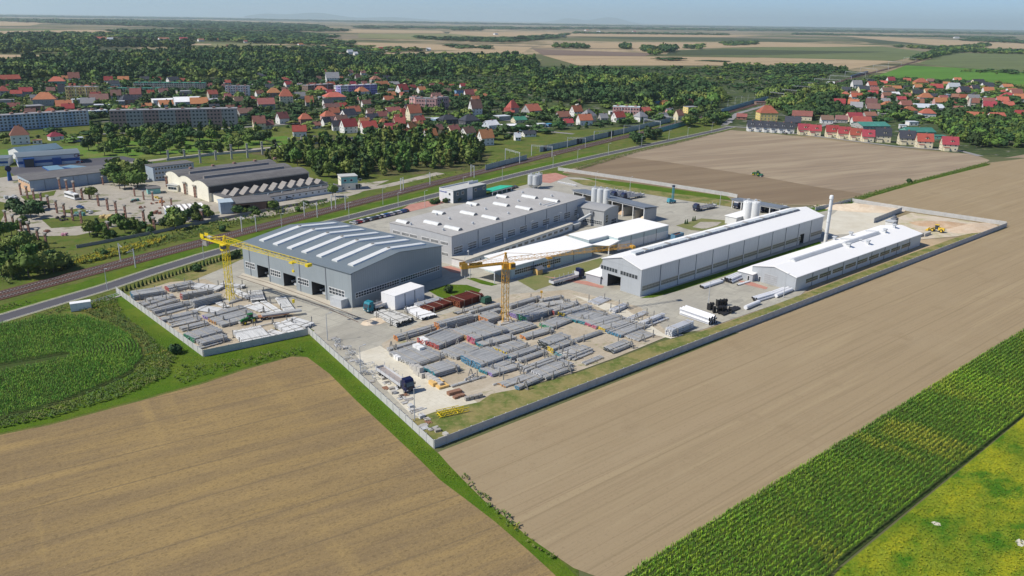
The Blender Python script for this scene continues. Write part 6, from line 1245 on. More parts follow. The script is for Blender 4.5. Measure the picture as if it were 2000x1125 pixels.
# ---------------------------------------------------------------- houses
HS = """38,283,40,33,h,brick,white 72,282,20,9,f,brick,white 110,275,30,15,h,red,white 152,277,22,7,f,light,white 84,208,50,24,h,orange,grey 124,219,34,20,g,orange,brick 132,221,26,16,g,red,brick 18,163,44,14,g,red,brown 50,187,28,14,g,red,grey 30,190,24,12,g,red,grey 8,188,20,18,h,orange,grey
13,206,30,12,f,grey,grey 64,218,46,12,f,grey,brick 19,224,18,9,g,red,grey 3,222,12,8,g,orange,grey 109,168,36,16,h,orange,green 144,164,24,20,g,brick,white 85,169,12,8,g,orange,grey 126,158,12,9,g,orange,cream 211,164,18,13,g,red,white 240,162,24,11,g,orange,white 222,170,26,11,g,dark,white 282,161,20,10,g,dark,cream 308,161,18,9,g,red,white 340,164,26,12,g,dark,white 356,163,12,9,g,orange,white 375,155,18,9,g,grey,grey 121,191,14,24,g,dark,white
226,196,22,18,g,brown,grey 264,195,24,20,g,brick,pink 192,207,40,20,g,brown,white 170,212,30,18,g,grey,grey 197,215,34,11,f,light,brick 251,207,30,20,h,dark,brick 232,210,24,14,f,light,grey 320,206,54,12,f,white,white 365,208,60,15,g,white,light 325,212,32,14,g,orange,white 388,214,38,20,g,orange,brick 362,190,30,14,f,grey,beige 240,218,32,9,g,orange,grey 286,212,20,9,g,orange,cream 150,202,20,9,f,light,grey
565,146,19,8,g,orange,white 585,151,18,11,g,dark,cream 605,147,16,8,g,light,white 503,154,40,10,h,dark,grey 537,158,10,8,g,orange,grey 558,160,20,8,h,orange,grey 636,149,16,12,h,orange,cream 650,164,30,20,g,grey,white 622,159,14,9,g,brown,white 685,148,12,10,g,brown,white 711,147,14,8,g,brown,white 700,158,12,12,g,brown,grey 736,162,24,12,h,brick,grey 757,158,18,9,g,dark,grey 750,175,34,14,g,orange,cream 790,187,26,20,g,red,white 771,169,24,8,g,grey,white
535,191,30,17,h,orange,brick 559,203,30,26,h,orange,cream 572,185,14,10,h,orange,white 520,215,38,20,g,brick,grey 605,210,18,20,g,orange,grey 626,182,30,12,h,orange,grey 655,199,50,16,h,orange,grey 711,188,30,16,h,orange,white 713,202,32,12,h,brick,grey 742,189,14,7,f,light,white 482,230,38,16,g,brown,grey 472,218,12,10,g,red,grey 507,254,28,24,g,brick,cream 527,252,20,15,g,brick,cream 555,242,26,20,g,brick,white 585,268,30,20,g,red,white 598,244,28,20,h,orange,brick 619,251,20,11,g,brick,white 650,219,36,14,g,brown,grey 668,215,28,12,g,red,grey 682,220,20,10,h,orange,cream 640,247,20,16,g,dark,white 660,256,24,18,g,dark,white 686,236,34,20,g,dark,white 685,261,36,25,g,red,white 723,262,36,22,g,red,white 730,243,30,18,g,dark,grey 768,264,34,20,g,red,cream 782,252,24,20,g,orange,cream 750,220,16,10,g,brick,white 771,226,36,14,g,brick,white 792,232,28,18,h,red,grey 797,270,20,17,g,orange,white 780,212,18,9,g,orange,grey 418,204,22,10,g,white,white 402,205,14,10,g,orange,white 628,196,14,7,f,light,grey
812,236,32,28,g,orange,cream 808,261,22,20,g,orange,white 821,254,18,15,g,orange,grey 844,277,30,22,g,orange,white 858,262,26,16,g,brown,cream 890,263,30,16,g,brick,cream 880,272,24,12,g,orange,grey 920,270,32,19,g,brown,white 953,285,34,28,g,orange,white 1012,275,14,14,g,white,white 1036,268,30,10,g,dark,white 932,228,28,30,g,brown,white 880,243,42,16,h,dark,dark 923,247,42,20,h,dark,dark 1006,226,26,27,h,orange,grey 996,227,22,14,g,orange,brick 1046,229,40,22,g,orange,grey 1130,229,26,20,g,orange,white 1157,239,34,22,h,grey,cream 1181,238,20,14,g,grey,grey 1135,206,16,10,g,brown,white 918,195,22,18,g,brick,white 901,188,24,13,f,dark,blue 950,195,18,11,h,orange,grey 892,193,14,8,g,orange,grey 863,171,12,8,g,red,grey 808,176,14,9,g,red,grey 823,174,8,8,g,light,white
860,238,28,7,f,light,blue 953,233,24,8,f,white,white 986,236,34,10,f,light,grey 1018,241,32,11,g,green,cream 965,253,34,15,g,white,light 1004,254,44,9,f,white,white 1031,256,26,10,f,white,blue 1060,249,18,8,f,light,white 1075,248,14,6,f,blue,blue 1196,224,12,7,f,white,white
1213,239,28,18,g,red,white 1330,235,20,18,g,brick,cream 1354,222,28,15,f,grey,yellow 1350,209,14,13,g,brick,brick 1301,207,18,9,g,orange,orange 1287,206,14,8,f,blue,blue 1270,203,10,9,f,white,white 1449,234,22,10,g,brick,brick 1503,236,36,26,h,orange,yellow 1568,236,44,16,g,brick,cream 1549,249,34,18,g,dark,dark 1490,206,24,7,f,brown,brown 1237,236,10,8,f,dark,dark
1676,174,18,15,g,grey,white 1690,182,20,12,g,dark,cream 1706,174,18,13,g,red,white 1702,162,16,8,f,dark,grey 1726,167,16,8,g,orange,grey 1742,164,14,12,g,red,white 1772,163,16,9,g,orange,grey 1706,191,20,12,g,red,white 1738,185,24,12,g,brown,white 1754,178,16,9,g,orange,grey 1752,190,16,9,g,white,white 1803,169,26,14,h,orange,orange 1819,163,14,8,g,brown,white 1831,179,26,13,g,red,pink 1818,184,18,9,g,orange,cream 1794,191,22,14,g,dark,yellow 1812,200,28,16,h,orange,white 1849,169,14,8,g,orange,grey 1866,177,22,13,g,light,white 1872,162,14,9,g,orange,white 1887,185,22,14,g,dark,pink 1898,169,18,10,g,dark,white 1916,170,24,13,g,dark,cream 1933,174,20,11,g,dark,white 1868,195,16,10,g,brick,brick 1884,196,14,10,g,red,brick 1972,175,20,9,g,orange,grey 1982,183,20,9,g,orange,white 1973,198,28,15,h,red,white 1996,202,24,16,g,orange,white 1738,214,24,14,h,orange,white 1750,218,14,8,g,orange,grey 1782,224,28,14,h,orange,cream 1816,231,28,16,h,orange,white 1617,242,24,14,g,brown,white 1645,241,26,13,g,brown,grey 1674,239,30,16,g,red,cream 1686,247,38,16,g,orange,white 1703,233,24,12,g,brick,grey 1643,203,18,10,h,dark,grey 1657,199,14,8,g,orange,grey 1702,213,24,18,g,brown,grey 1909,236,40,14,g,orange,cream 1954,237,30,14,g,orange,white 1975,226,16,9,f,white,white 1993,236,22,18,g,red,white 1822,218,58,11,g,light,grey 1716,254,62,11,g,green,grey 1805,266,54,12,g,green,green 1838,273,24,8,f,green,green 1895,220,18,9,f,beige,beige 1786,246,20,9,f,light,white 1764,252,14,9,f,light,white 1930,196,22,7,f,light,white 1625,168,14,7,g,white,white 1850,190,18,6,f,light,light
190,79,40,6,g,orange,white 216,79,14,5,g,light,white 320,79,24,5,g,brick,white 358,80,18,6,g,red,white 393,81,14,5,g,brick,white 422,80,12,5,g,orange,white 480,84,8,5,g,brick,white 500,84,12,5,g,brick,white 588,90,12,5,g,orange,white 745,99,12,6,g,red,grey 765,100,18,6,g,brick,grey 778,102,12,5,g,orange,grey 685,106,14,8,g,light,white 672,103,12,6,g,dark,grey 696,108,10,6,g,white,white 626,103,10,6,g,orange,white 820,99,12,5,g,white,white 838,99,10,5,g,white,white 800,98,10,4,g,grey,white 446,95,8,7,g,red,cream 600,52,10,3,g,brick,white 612,52,8,3,g,orange,white 590,50,8,3,g,white,white 585,47,8,2,g,brick,white 970,68,10,3,g,grey,white 1010,76,12,4,g,dark,brown 1100,72,10,3,g,dark,grey 1170,63,8,2,g,white,white 1240,63,8,2,g,red,white 1310,65,8,2,g,grey,white 1870,75,10,3,g,grey,white 1148,60,10,2,g,orange,white"""
RC_W = {'orange': 'orange', 'red': 'bright red', 'brick': 'brick red', 'brown': 'brown', 'dark': 'dark slate', 'grey': 'grey', 'light': 'pale', 'white': 'white', 'green': 'green', 'blue': 'blue', 'beige': 'beige'}
RCOL['beige'] = (.45, .40, .32)
def region(x, y):
    if y < 110: return 'in the far villages'
    if x < 300 and y > 240: return 'by the orchard meadow'
    if x < 200: return 'behind the pale blue block'
    if x < 420: return 'behind the rosy brown block'
    if x < 600 and y < 222: return 'left of the lilac block'
    if x < 640: return 'above the orchard'
    if x < 800 and y < 225: return 'around the lilac block'
    if x < 800: return 'in the red roofed suburb'
    if x < 1000 and y > 240: return 'beside the poplar wood'
    if x < 1090: return 'around the white workshops'
    if x < 1400: return 'near the railway gantries'
    if x < 1600: return 'at the level crossing'
    if y > 225: return 'at the field village edge'
    return 'in the far right village'
HOUSES = []
def house(x, yb, w, h, rt, rc, wc, az=None, axis='u', dormer=False, label=None, grp=None, nm='house', rat=.78):
    m_ = mpp(x, yb); az = az if az is not None else (58+(int(x*7+yb*3) % 29)-14 if x < 1420 else 96+(int(x*7+yb*3) % 31)-15)
    L = w*m_/(abs(math.cos(R(az-90)))+rat*abs(math.sin(R(az-90)))); Wd = L*rat
    if rt == 'f': hh = min(max(2.6, h*m_*.8), 9); rise = 0
    else: hh = max(2.4, h*m_*.55); rise = max(1.2, h*m_*.52)
    c = G(x, yb); ca = Vector((math.sin(R(az)), math.cos(R(az)), 0)); cv = Vector((-ca.y, ca.x, 0))
    # shift so that the lowest corner stands at the base line
    o = c-ca*L/2-cv*Wd*.0+Vector((0, .25*Wd, 0))
    t = thing(nm, label or '', 'house', o, rotz(az), grp); t['_w'] = 1; del t['_w']
    HOUSES.append((c.x, c.y+Wd/2, L*.62))
    wmt, rmt = wmat(wc), rmat(rc)
    if rt == 'f': pr = prof('flat', Wd, hh, 0); shell(t, L, Wd, pr, 'u', wmt); rf = roof(t, L, Wd, pr, 'u', rmt, .25, .3)
    elif rt == 'g': pr = prof('gable', Wd if axis == 'u' else L, hh, rise); shell(t, L, Wd, pr, axis, wmt); rf = roof(t, L, Wd, pr, axis, rmt, .5, .25)
    else:
        pr = prof('flat', Wd, hh, 0); shell(t, L, Wd, pr, 'u', wmt); e = .5; q = min(Wd, L)*.42; z0 = hh-.1; z1 = hh+rise
        mb = MB(); A = [(-e, -e, z0), (L+e, -e, z0), (L+e, Wd+e, z0), (-e, Wd+e, z0)]; B_ = [(q, Wd/2, z1), (L-q, Wd/2, z1)]
        mb.poly([A[0], A[1], B_[1], B_[0]]).poly([A[1], A[2], B_[1]]).poly([A[2], A[3], B_[0], B_[1]]).poly([A[3], A[0], B_[0]]).poly(A[::-1]); rf = mb.obj('roof', rmt, t)
    far = yb < 112
    if not far:
        if rt != 'f': MB().box(L*.55, L*.55+.9, Wd*.5-.4, Wd*.5+.4, hh+rise*.4, hh+rise+.9).obj('chimney', wmat('brick'), rf)
        n = max(2, int(L/3.4)); fl = 1 if hh < 4.2 else int(hh/2.7)
        if w >= 24 or dormer:
            for f in range(fl):
                for i in range(n): a = L*(i+.5)/n; window(t, 'v0', L, Wd, a-.6, a+.6, f*2.8+.9, min(f*2.8+2.2, hh-.2))
                for i in range(max(1, int(Wd/3.8))): a = Wd*(i+.5)/max(1, int(Wd/3.8)); window(t, 'u0', L, Wd, a-.6, a+.6, f*2.8+.9, min(f*2.8+2.2, hh-.2))
        else:
            mb = MB()
            for f in range(fl):
                for i in range(n): a = L*(i+.5)/n; wbox(mb, 'v0', L, Wd, a-.6, a+.6, f*2.8+.9, min(f*2.8+2.2, hh-.2), 0, .06)
            mb.obj('window_row', m_glass, t)
        if rt == 'g' and axis == 'u' and w >= 24: window(t, 'u0', L, Wd, Wd/2-.6, Wd/2+.6, hh+.1, hh+rise*.5)
        if dormer:
            y0 = Wd*.12; z = hh+rise*.28; mb = MB(); x = L*.6
            mb.box(x-1.1, x+1.1, y0, y0+2.5, z-.6, z+1.2); dm = mb.obj('dormer', wmt, rf); MB().hexa([(x-1.4, y0-.3, z+1.2), (x+1.4, y0-.3, z+1.2), (x+1.4, y0+3, z+1.2), (x-1.4, y0+3, z+1.2), (x-.1, y0-.3, z+2), (x+.1, y0-.3, z+2), (x+.1, y0+3.4, z+2), (x-.1, y0+3.4, z+2)]).obj('dormer_roof', rmt, rf)
            MB().box(x-.5, x+.5, y0-.05, y0-.01, z-.1, z+.9).obj('dormer_window', m_glass, rf)
            MB().box(L*.12, L*.45, -1.6, 0, 0, 2.7).obj('bay', wmt, t); MB().box(L*.1, L*.47, -1.8, -.1, 2.7, 2.95).obj('bay_roof', rmt, t)
    return t
recs = []
for s in HS.split():
    x, y, w, h, rt, rc, wc = s.split(','); recs.append((float(x), float(y), float(w), float(h), rt, rc, wc))
key = lambda r_: (region(r_[0], r_[1]), r_[5], r_[6], r_[4] == 'f')
from collections import defaultdict
cnt = defaultdict(list)
for r_ in recs: cnt[key(r_)].append(r_)
for k in cnt: cnt[k].sort()
for r_ in recs:
    g_ = cnt[key(r_)]; i = g_.index(r_); lab = ('flat roofed ' if r_[4] == 'f' else '')+r_[6]+' house with '+RC_W[r_[5]]+' roof '+region(r_[0], r_[1])
    if len(g_) > 1: lab += ', '+nth(i)+' from left'
    house(*r_, label=lab, grp='houses '+region(r_[0], r_[1]))
# more houses seen between the listed ones, half hidden in the gardens
FILL = [([(0, 172), (210, 168), (430, 160), (560, 165), (600, 205), (480, 222), (300, 222), (120, 232), (0, 228)], 46, 'of the dense old town'), ([(600, 160), (800, 160), (930, 175), (960, 205), (800, 214), (640, 212)], 26, 'by the lilac block'),
 ([(640, 225), (800, 218), (830, 245), (760, 262), (650, 250)], 12, 'of the red suburb gardens'), ([(1640, 175), (1800, 168), (1990, 186), (1990, 215), (1850, 225), (1700, 222), (1640, 215)], 36, 'of the village gardens'), ([(560, 138), (760, 142), (760, 156), (580, 158)], 10, 'at the wood edge'), ([(1080, 235), (1320, 225), (1330, 238), (1110, 248)], 8, 'beside the noise barrier')]
frr = random.Random(21); rec2 = []
def pip(x, y, pg):
    c = False
    for i in range(len(pg)):
        (x0, y0), (x1, y1) = pg[i], pg[(i+1) % len(pg)]
        if (y0 > y) != (y1 > y) and x < (x1-x0)*(y-y0)/(y1-y0)+x0: c = not c
    return c
occ = [(r_[0], r_[1], r_[2]) for r_ in recs]+[(x, 250-(x > 210)*2, 30) for x in range(0, 470, 25)]+[(x, 190, 24) for x in (140, 160, 180, 670, 700, 730, 820, 850)]
for pg, n, pl in FILL:
    xs = [p[0] for p in pg]; ys = [p[1] for p in pg]; k = 0; tr = 0
    while k < n and tr < 3000:
        tr += 1; x, y = frr.uniform(min(xs), max(xs)), frr.uniform(min(ys), max(ys))
        if not pip(x, y, pg): continue
        w = frr.uniform(15, 24)*(y-90)/110
        if any(abs(x-a) < (w+c)*.52 and abs(y-b) < 7 for a, b, c in occ): continue
        rc = frr.choice(['orange', 'orange', 'brick', 'red', 'brown', 'dark', 'orange', 'grey', 'brick']); wc = frr.choice(['white', 'cream', 'grey', 'white', 'beige', 'pink'])
        occ.append((x, y, w)); rec2.append((x, y, w, w*frr.uniform(.55, .7), frr.choice('ggggh'), rc, wc, pl)); k += 1
c2 = defaultdict(list)
for r_ in rec2: c2[(r_[7], r_[5], r_[6])].append(r_)
for k in c2: c2[k].sort()
for r_ in rec2:
    g_ = c2[(r_[7], r_[5], r_[6])]; lab = 'small '+r_[6]+' house with '+RC_W[r_[5]]+' roof '+r_[7]+(', '+nth(g_.index(r_))+' from left' if len(g_) > 1 else '')
    house(*r_[:7], label=lab, grp='small houses '+r_[7])
for i in range(6): house(1468+i*15.2, 257+i*.9, 17, 19, 'g', 'dark', 'white', az=98, dormer=True, label='white terrace house with dark roof at the field edge, '+nth(i)+' from the left', grp='dark roofed terrace', nm='terrace_house', rat=.9)
for i in range(2): house(1571+i*22, 264+i*2, 24, 19, 'g', 'red', 'cream', az=100, dormer=True, label='cream house with red roof right of the dark terrace, '+nth(i)+' from the left', grp='red roofed field edge row', nm='terrace_house', rat=.8)
for i in range(4): house(1626+i*23.5, 269+i*3, 25, 21, 'g', 'red', 'cream', az=101, dormer=True, label='cream terrace house with red roof in the long red row, '+nth(i)+' from the left', grp='red roofed field edge row', nm='terrace_house', rat=.75)
for x, y, rc, lab in ((1726, 279, 'dark', 'left of the two cream houses with dark roof at the field edge'), (1773, 284, 'dark', 'right of the two cream houses with dark roof at the field edge'), (1808, 290, 'red', 'left of the two detached cream houses with red roof at the field corner'), (1857, 296, 'red', 'last detached cream house with red roof at the field corner')): house(x, y, 32, 25, 'g', rc, 'cream', az=102, dormer=True, label=lab, rat=.7)
t = thing('water_tower', 'grey concrete tower rising from the trees of the village', 'tower', G(1891, 218), 0); MB().tube((0, 0, 0), (0, 0, 15), 1.6, 1.3).obj('shaft', m_conc, t); MB().box(-4, 5, -3, 3, 0, 7).obj('base', m_conc, t)
t = thing('pylon', 'slim lattice mast above the wood left of the town', 'mast', G(331, 141), 0); mb = MB(); lattice(mb, (0, 0, 0), (0, 0, 22), 1.5, 12, r=.25, rd=.15); mb.obj('mast', wm('mast red', (.35, .12, .10)), t)
# ---------------------------------------------------------------- trees
m_leaf = [mat('foliage mid', (.055, .098, .022), (('n', 2.2, 2.2, 0, .42, .65, (.040, .070, .018)), ('N', .8, .8, 0, .5, .8, (.085, .135, .030))), rough=.75, spec=.25, tint=.32),
          mat('foliage dark', (.030, .060, .018), (('n', 2.2, 2.2, 0, .42, .65, (.022, .045, .014)), ('N', .8, .8, 0, .5, .8, (.050, .085, .024))), rough=.75, spec=.25, tint=.28),
          mat('foliage light', (.10, .135, .040), (('n', 2.2, 2.2, 0, .42, .65, (.08, .115, .03)), ('N', .8, .8, 0, .5, .8, (.16, .19, .06))), rough=.75, spec=.25, tint=.22)]
m_bark = wm('bark', (.13, .10, .075))
def crown_arrays(seed, shape, nq, q, low=False):
    "unit tree (height 1, foot at 0): leaf clump quads over lumpy lobes plus a lumpy core"
    r_ = np.random.RandomState(seed); lobes = []
    if shape == 'broad':
        n = 9; lobes = [(0, 0, .60, .30, .30)]
        for i in range(n): a = 2*math.pi*i/n+r_.rand(); rr = .20+.08*r_.rand(); lobes.append((rr*math.cos(a), rr*math.sin(a), .42+.34*r_.rand(), .19+.05*r_.rand(), .17))
    elif shape == 'tall':
        for i in range(7): lobes.append((r_.uniform(-.07, .07), r_.uniform(-.07, .07), .2+.115*i, .15-.012*i*(i > 3)+.02*r_.rand(), .13))
    elif shape == 'cone':
        for i in range(6): lobes.append((0, 0, .15+.14*i, .20*(1-i/6.5), .12))
    else:
        for i in range(6): a = 2*math.pi*i/6+r_.rand(); lobes.append((.28*math.cos(a)*r_.rand(), .28*math.sin(a)*r_.rand(), .32+.25*r_.rand(), .36+.08*r_.rand(), .34))
    lobes = np.array(lobes); w = lobes[:, 3]**2; w /= w.sum()
    k = r_.choice(len(lobes), nq, p=w); d = r_.randn(nq, 3); d /= np.linalg.norm(d, axis=1)[:, None]
    rad = r_.uniform(.78, 1.08, nq)[:, None]
    C = lobes[k, :3]+d*rad*np.stack([lobes[k, 3], lobes[k, 3], lobes[k, 4]], 1)
    nrm = d+r_.randn(nq, 3)*.45; nrm /= np.linalg.norm(nrm, axis=1)[:, None]
    up = np.array([0, 0, 1.0]); x = np.cross(nrm, up+r_.randn(nq, 3)*.2); x /= np.linalg.norm(x, axis=1)[:, None]; y = np.cross(nrm, x)
    s = q*r_.uniform(.6, 1.3, nq)[:, None]; C[:, 2] = np.maximum(C[:, 2], q*.6)
    V = np.stack([C-x*s-y*s*.6, C+x*s*.8-y*s, C+x*s+y*s*.7, C-x*s*.7+y*s], 1).reshape(-1, 3)
    Q = np.arange(len(V)).reshape(-1, 4)
    # core: lumpy low sphere rings per big lobe
    CV, CQ = [], []; big = lobes if not low else lobes[np.argsort(-lobes[:, 3])][:4]
    for L_ in big:
        b = len(V)+len(CV); n = 6; m = 4
        for j in range(m):
            t_ = -1.2+2.4*j/(m-1)
            for i in range(n):
                a = 2*math.pi*i/n; f = .80*(1+.12*r_.randn())
                CV.append((L_[0]+L_[3]*f*math.cos(t_)*math.cos(a), L_[1]+L_[3]*f*math.cos(t_)*math.sin(a), max(.02, L_[2]+L_[4]*f*math.sin(t_))))
        for j in range(m-1):
            for i in range(n): k2 = (i+1) % n; CQ.append((b+j*n+i, b+j*n+k2, b+(j+1)*n+k2, b+(j+1)*n+i))
        CQ.append((b+(m-1)*n, b+(m-1)*n+2, b+(m-1)*n+3, b+(m-1)*n+5)) if 0 else None
    return np.vstack([V, np.array(CV)]), np.vstack([Q, np.array(CQ)])
SH = ['broad', 'tall', 'cone', 'bush']
HI = {s: [crown_arrays(10*i+k, s, 330, .055 if s != 'bush' else .075) for k in range(3)] for i, s in enumerate(SH)}
LO = {s: [crown_arrays(10*i+k+50, s, 70, .095 if s != 'bush' else .13, True) for k in range(3)] for i, s in enumerate(SH)}
def trunk_mesh():
    mb = MB(); mb.tube((0, 0, 0), (0, 0, .34), .028, .018, 7)
    for i in range(4): a = i*1.6; mb.tube((0, 0, .26+.02*i), (.16*math.cos(a), .16*math.sin(a), .50), .014, .006, 5)
    return mb.mesh('trunk', m_bark)
TRM = trunk_mesh(); CM = {}
def crown_mesh(s, k, mi):
    if (s, k, mi) not in CM:
        V, Q = HI[s][k]; o = npmesh('crown', V, Q, m_leaf[mi]); CM[(s, k, mi)] = o.data; bpy.data.objects.remove(o)
    return CM[(s, k, mi)]
# (polygon in photo pixels, spacing m, height lo, hi, [shape weights], [colour weights], name of the place, ordered nearness)
ZN = [
 ([(0, 430), (60, 450), (90, 490), (130, 500), (150, 530), (60, 560), (0, 570)], 8.5, 5, 11, 'bbbu', '0012', 'in the thicket at the left edge by the tracks', 26),
 ([(150, 455), (215, 440), (330, 432), (420, 415), (450, 425), (330, 450), (200, 475)], 6.5, 4, 8.5, 'bbtu', '0120', 'in the hedge between old yard and railway', 34),
 ([(430, 420), (520, 405), (600, 400), (590, 412), (500, 425)], 8, 3.5, 7, 'bu', '01', 'before the long turquoise annex', 8),
 ([(30, 400), (75, 398), (80, 430), (30, 436)], 8, 5, 9, 'b', '1', 'left of the old yard pillars', 4),
 ([(215, 335), (285, 330), (290, 368), (220, 378)], 8, 7, 12, 'b', '02', 'of the willows between warehouse and old office', 10),
 ([(620, 345), (700, 350), (800, 335), (960, 320), (940, 290), (860, 262), (760, 265), (700, 278), (620, 290), (540, 300), (520, 312), (600, 330)], 8.0, 7, 14, 'tttb', '0120', 'in the poplar wood behind the turquoise building', 110),
 ([(150, 285), (240, 268), (330, 270), (440, 262), (540, 275), (430, 300), (300, 305), (200, 308)], 11, 6, 12, 'bbu', '0012', 'in the orchard before the rosy brown block', 80),
 ([(180, 262), (330, 258), (470, 256), (520, 262), (330, 268), (190, 272)], 11, 7, 12, 'bbt', '011', 'in the row before the rosy brown block', 26),
 ([(1225, 262), (1260, 250), (1285, 262), (1300, 272), (1240, 290)], 9, 6, 11, 'b', '1', 'between road and tracks', 6),
 ([(1340, 225), (1410, 215), (1420, 240), (1360, 250), (1320, 248)], 9, 7, 13, 'b', '10', 'at the crossing by the teal wall', 12),
 ([(1830, 255), (1900, 225), (2050, 225), (2060, 292), (1900, 290)], 8, 7, 12, 'bbt', '0110', 'in the grove at the right edge', 50)]
ZF = [
 ([(-120, 158), (-120, 135), (100, 118), (250, 108), (420, 100), (560, 98), (700, 118), (1000, 112), (1045, 120), (1050, 138), (880, 150), (700, 152), (560, 158), (420, 162), (240, 156), (60, 158)], 15, 11, 18, 'bbbt', '0110'),
 ([(1040, 145), (1120, 140), (1240, 150), (1380, 170), (1430, 195), (1400, 212), (1330, 214), (1260, 205), (1180, 205), (1090, 200), (1040, 180)], 12, 9, 16, 'bbbt', '0110'),
 ([(800, 145), (1040, 138), (1100, 165), (1080, 205), (960, 200), (820, 175)], 13, 4, 8, 'ubu', '0202'),
 ([(1130, 135), (1400, 132), (1640, 138), (1600, 165), (1470, 185), (1380, 165), (1240, 148)], 16, 4, 8, 'ubu', '0202'),
 ([(1410, 130), (1460, 128), (1600, 130), (1650, 138), (1560, 145), (1420, 136)], 13, 7, 11, 'b', '1'),
 ([(1470, 190), (1560, 172), (1620, 170), (1650, 200), (1640, 228), (1560, 235), (1500, 215)], 10, 8, 13, 'b', '01'),
 ([(-60, 240), (-60, 165), (240, 158), (600, 160), (800, 150), (980, 205), (1200, 205), (1320, 215), (1310, 240), (1100, 255), (980, 235), (800, 250), (600, 262), (470, 250), (200, 238)], 14, 5, 11, 'bbbtuc', '0110'),
 ([(1600, 165), (1740, 158), (2060, 180), (2060, 235), (1880, 250), (1720, 240), (1620, 235)], 13.5, 5, 10, 'bbbuc', '0110'),
 ([(1830, 210), (1950, 215), (2050, 235), (1980, 240), (1850, 245)], 12, 7, 11, 'b', '01'),
 ([(600, 245), (700, 262), (850, 262), (960, 275), (1100, 262), (1000, 250), (800, 245)], 15, 6, 10, 'bbu', '011'),
 ([(0, 262), (200, 262), (430, 256), (430, 262), (200, 275), (0, 285)], 14, 4, 8, 'bu', '01'),
 ([(1700, 157), (1860, 165), (2060, 176), (2060, 172), (1860, 160), (1700, 152)], 12, 4, 7, 'b', '1'),
 ([(-60, 105), (190, 105), (193, 84), (150, 74), (-60, 72)], 26, 15, 22, 'tb', '1'), ([(195, 92), (370, 94), (380, 84), (200, 82)], 26, 12, 18, 't', '1'),
 ([(-80, 72), (200, 74), (380, 80), (640, 90), (700, 88), (600, 76), (480, 68), (300, 66), (60, 68)], 42, 12, 18, 'b', '1'),
 ([(560, 100), (700, 108), (850, 100), (700, 92), (640, 92)], 45, 9, 14, 'b', '10'),
 ([(200, 62), (380, 60), (560, 66), (680, 74), (560, 78), (300, 72)], 70, 14, 20, 'b', '1'), ([(-100, 38), (380, 42), (620, 50), (640, 58), (400, 56), (100, 46)], 95, 18, 28, 'b', '1'),
 ([(350, 46), (600, 54), (700, 62), (560, 62), (380, 56)], 110, 14, 22, 'b', '1'),
 ([(1080, 90), (1150, 92), (1152, 96), (1080, 94)], 20, 12, 18, 'b', '1'), ([(1212, 92), (1232, 93), (1230, 97), (1212, 96)], 18, 16, 24, 'b', '1'), ([(1250, 96), (1320, 98), (1316, 104), (1260, 104)], 20, 16, 24, 'b', '1'), ([(1268, 104), (1292, 104), (1290, 109), (1268, 108)], 18, 12, 18, 'b', '1'), ([(1335, 95), (1345, 95), (1368, 97), (1380, 89), (1350, 92)], 26, 10, 16, 'b', '1'),
 ([(1405, 84), (1480, 83), (1480, 88), (1420, 90)], 34, 10, 15, 'b', '1'), ([(800, 74), (1000, 76), (1110, 68), (1100, 74), (1000, 84), (860, 80)], 60, 11, 18, 'b', '1'), ([(885, 57), (945, 58), (940, 60), (885, 60)], 60, 14, 20, 'b', '1'),
 ([(1780, 118), (1840, 100), (1920, 88), (1935, 90), (1860, 106), (1800, 120)], 22, 12, 20, 'b', '1'), ([(1740, 92), (1800, 94), (1900, 94), (1890, 99), (1790, 96)], 30, 12, 18, 'b', '1'), ([(1860, 103), (2060, 108), (2060, 104), (1870, 98)], 26, 12, 18, 'b', '1'), ([(1880, 80), (2060, 90), (2060, 84), (1900, 76)], 80, 14, 20, 'b', '1'),
 ([(1640, 139), (1652, 138), (1650, 145), (1630, 143)], 14, 9, 13, 'b', '1'), ([(1860, 138), (2060, 142), (2060, 147), (1960, 146), (1880, 141)], 26, 4, 8, 'bu', '10'),
 ([(700, 56), (1100, 58), (1100, 55), (700, 52)], 160, 14, 22, 'b', '1'), ([(1100, 57), (1600, 62), (2060, 70), (2060, 66), (1600, 58), (1100, 54)], 190, 15, 24, 'b', '1'), ([(1120, 66), (1420, 69), (1420, 67), (1120, 64)], 60, 10, 15, 'b', '1'), ([(1550, 68), (1980, 76), (1980, 74), (1550, 66)], 60, 10, 16, 'b', '1'),
 ([(1140, 51), (1600, 56), (2100, 64), (2100, 62), (1600, 54), (1140, 49.5)], 330, 18, 30, 'b', '1'), ([(-100, 32), (400, 38), (900, 47), (1140, 51), (1140, 49.5), (900, 45.5), (400, 36), (-100, 29)], 220, 24, 36, 'b', '1'),
 ([(860, 88), (920, 90), (960, 96), (900, 96)], 60, 8, 12, 'b', '1'), ([(700, 112), (1040, 118), (1040, 114), (860, 110)], 20, 8, 13, 'b', '0'), ([(1195, 116), (1260, 118), (1440, 124), (1440, 121), (1260, 115)], 90, 6, 9, 'b', '1')]
MINI = [(105, 532, 'broad'), (88, 536, 'broad'), (120, 528, 'broad'), (75, 530, 'broad'), (25, 545, 'broad'), (10, 520, 'broad'), (40, 490, 'broad'), (176, 462, 'broad'), (343, 448, 'broad'), (355, 444, 'broad'), (66, 520, 'bush'), (130, 520, 'bush'), (205, 500, 'bush'), (345, 690, 'bush'), (435, 452, 'bush'), (598, 402, 'bush'), (180, 390, 'broad'), (650, 385, 'broad'), (1000, 560, 'x'), (385, 530, 'bush'), (875, 572, 'bush'), (870, 396, 'bush'), (855, 397, 'bush'), (845, 399, 'bush'), (937, 376, 'bush'), (893, 394, 'bush'), (1775, 357, 'bush'), (1500, 345, 'x'), (455, 505, 'bush'), (462, 500, 'bush'), (440, 508, 'bush')]
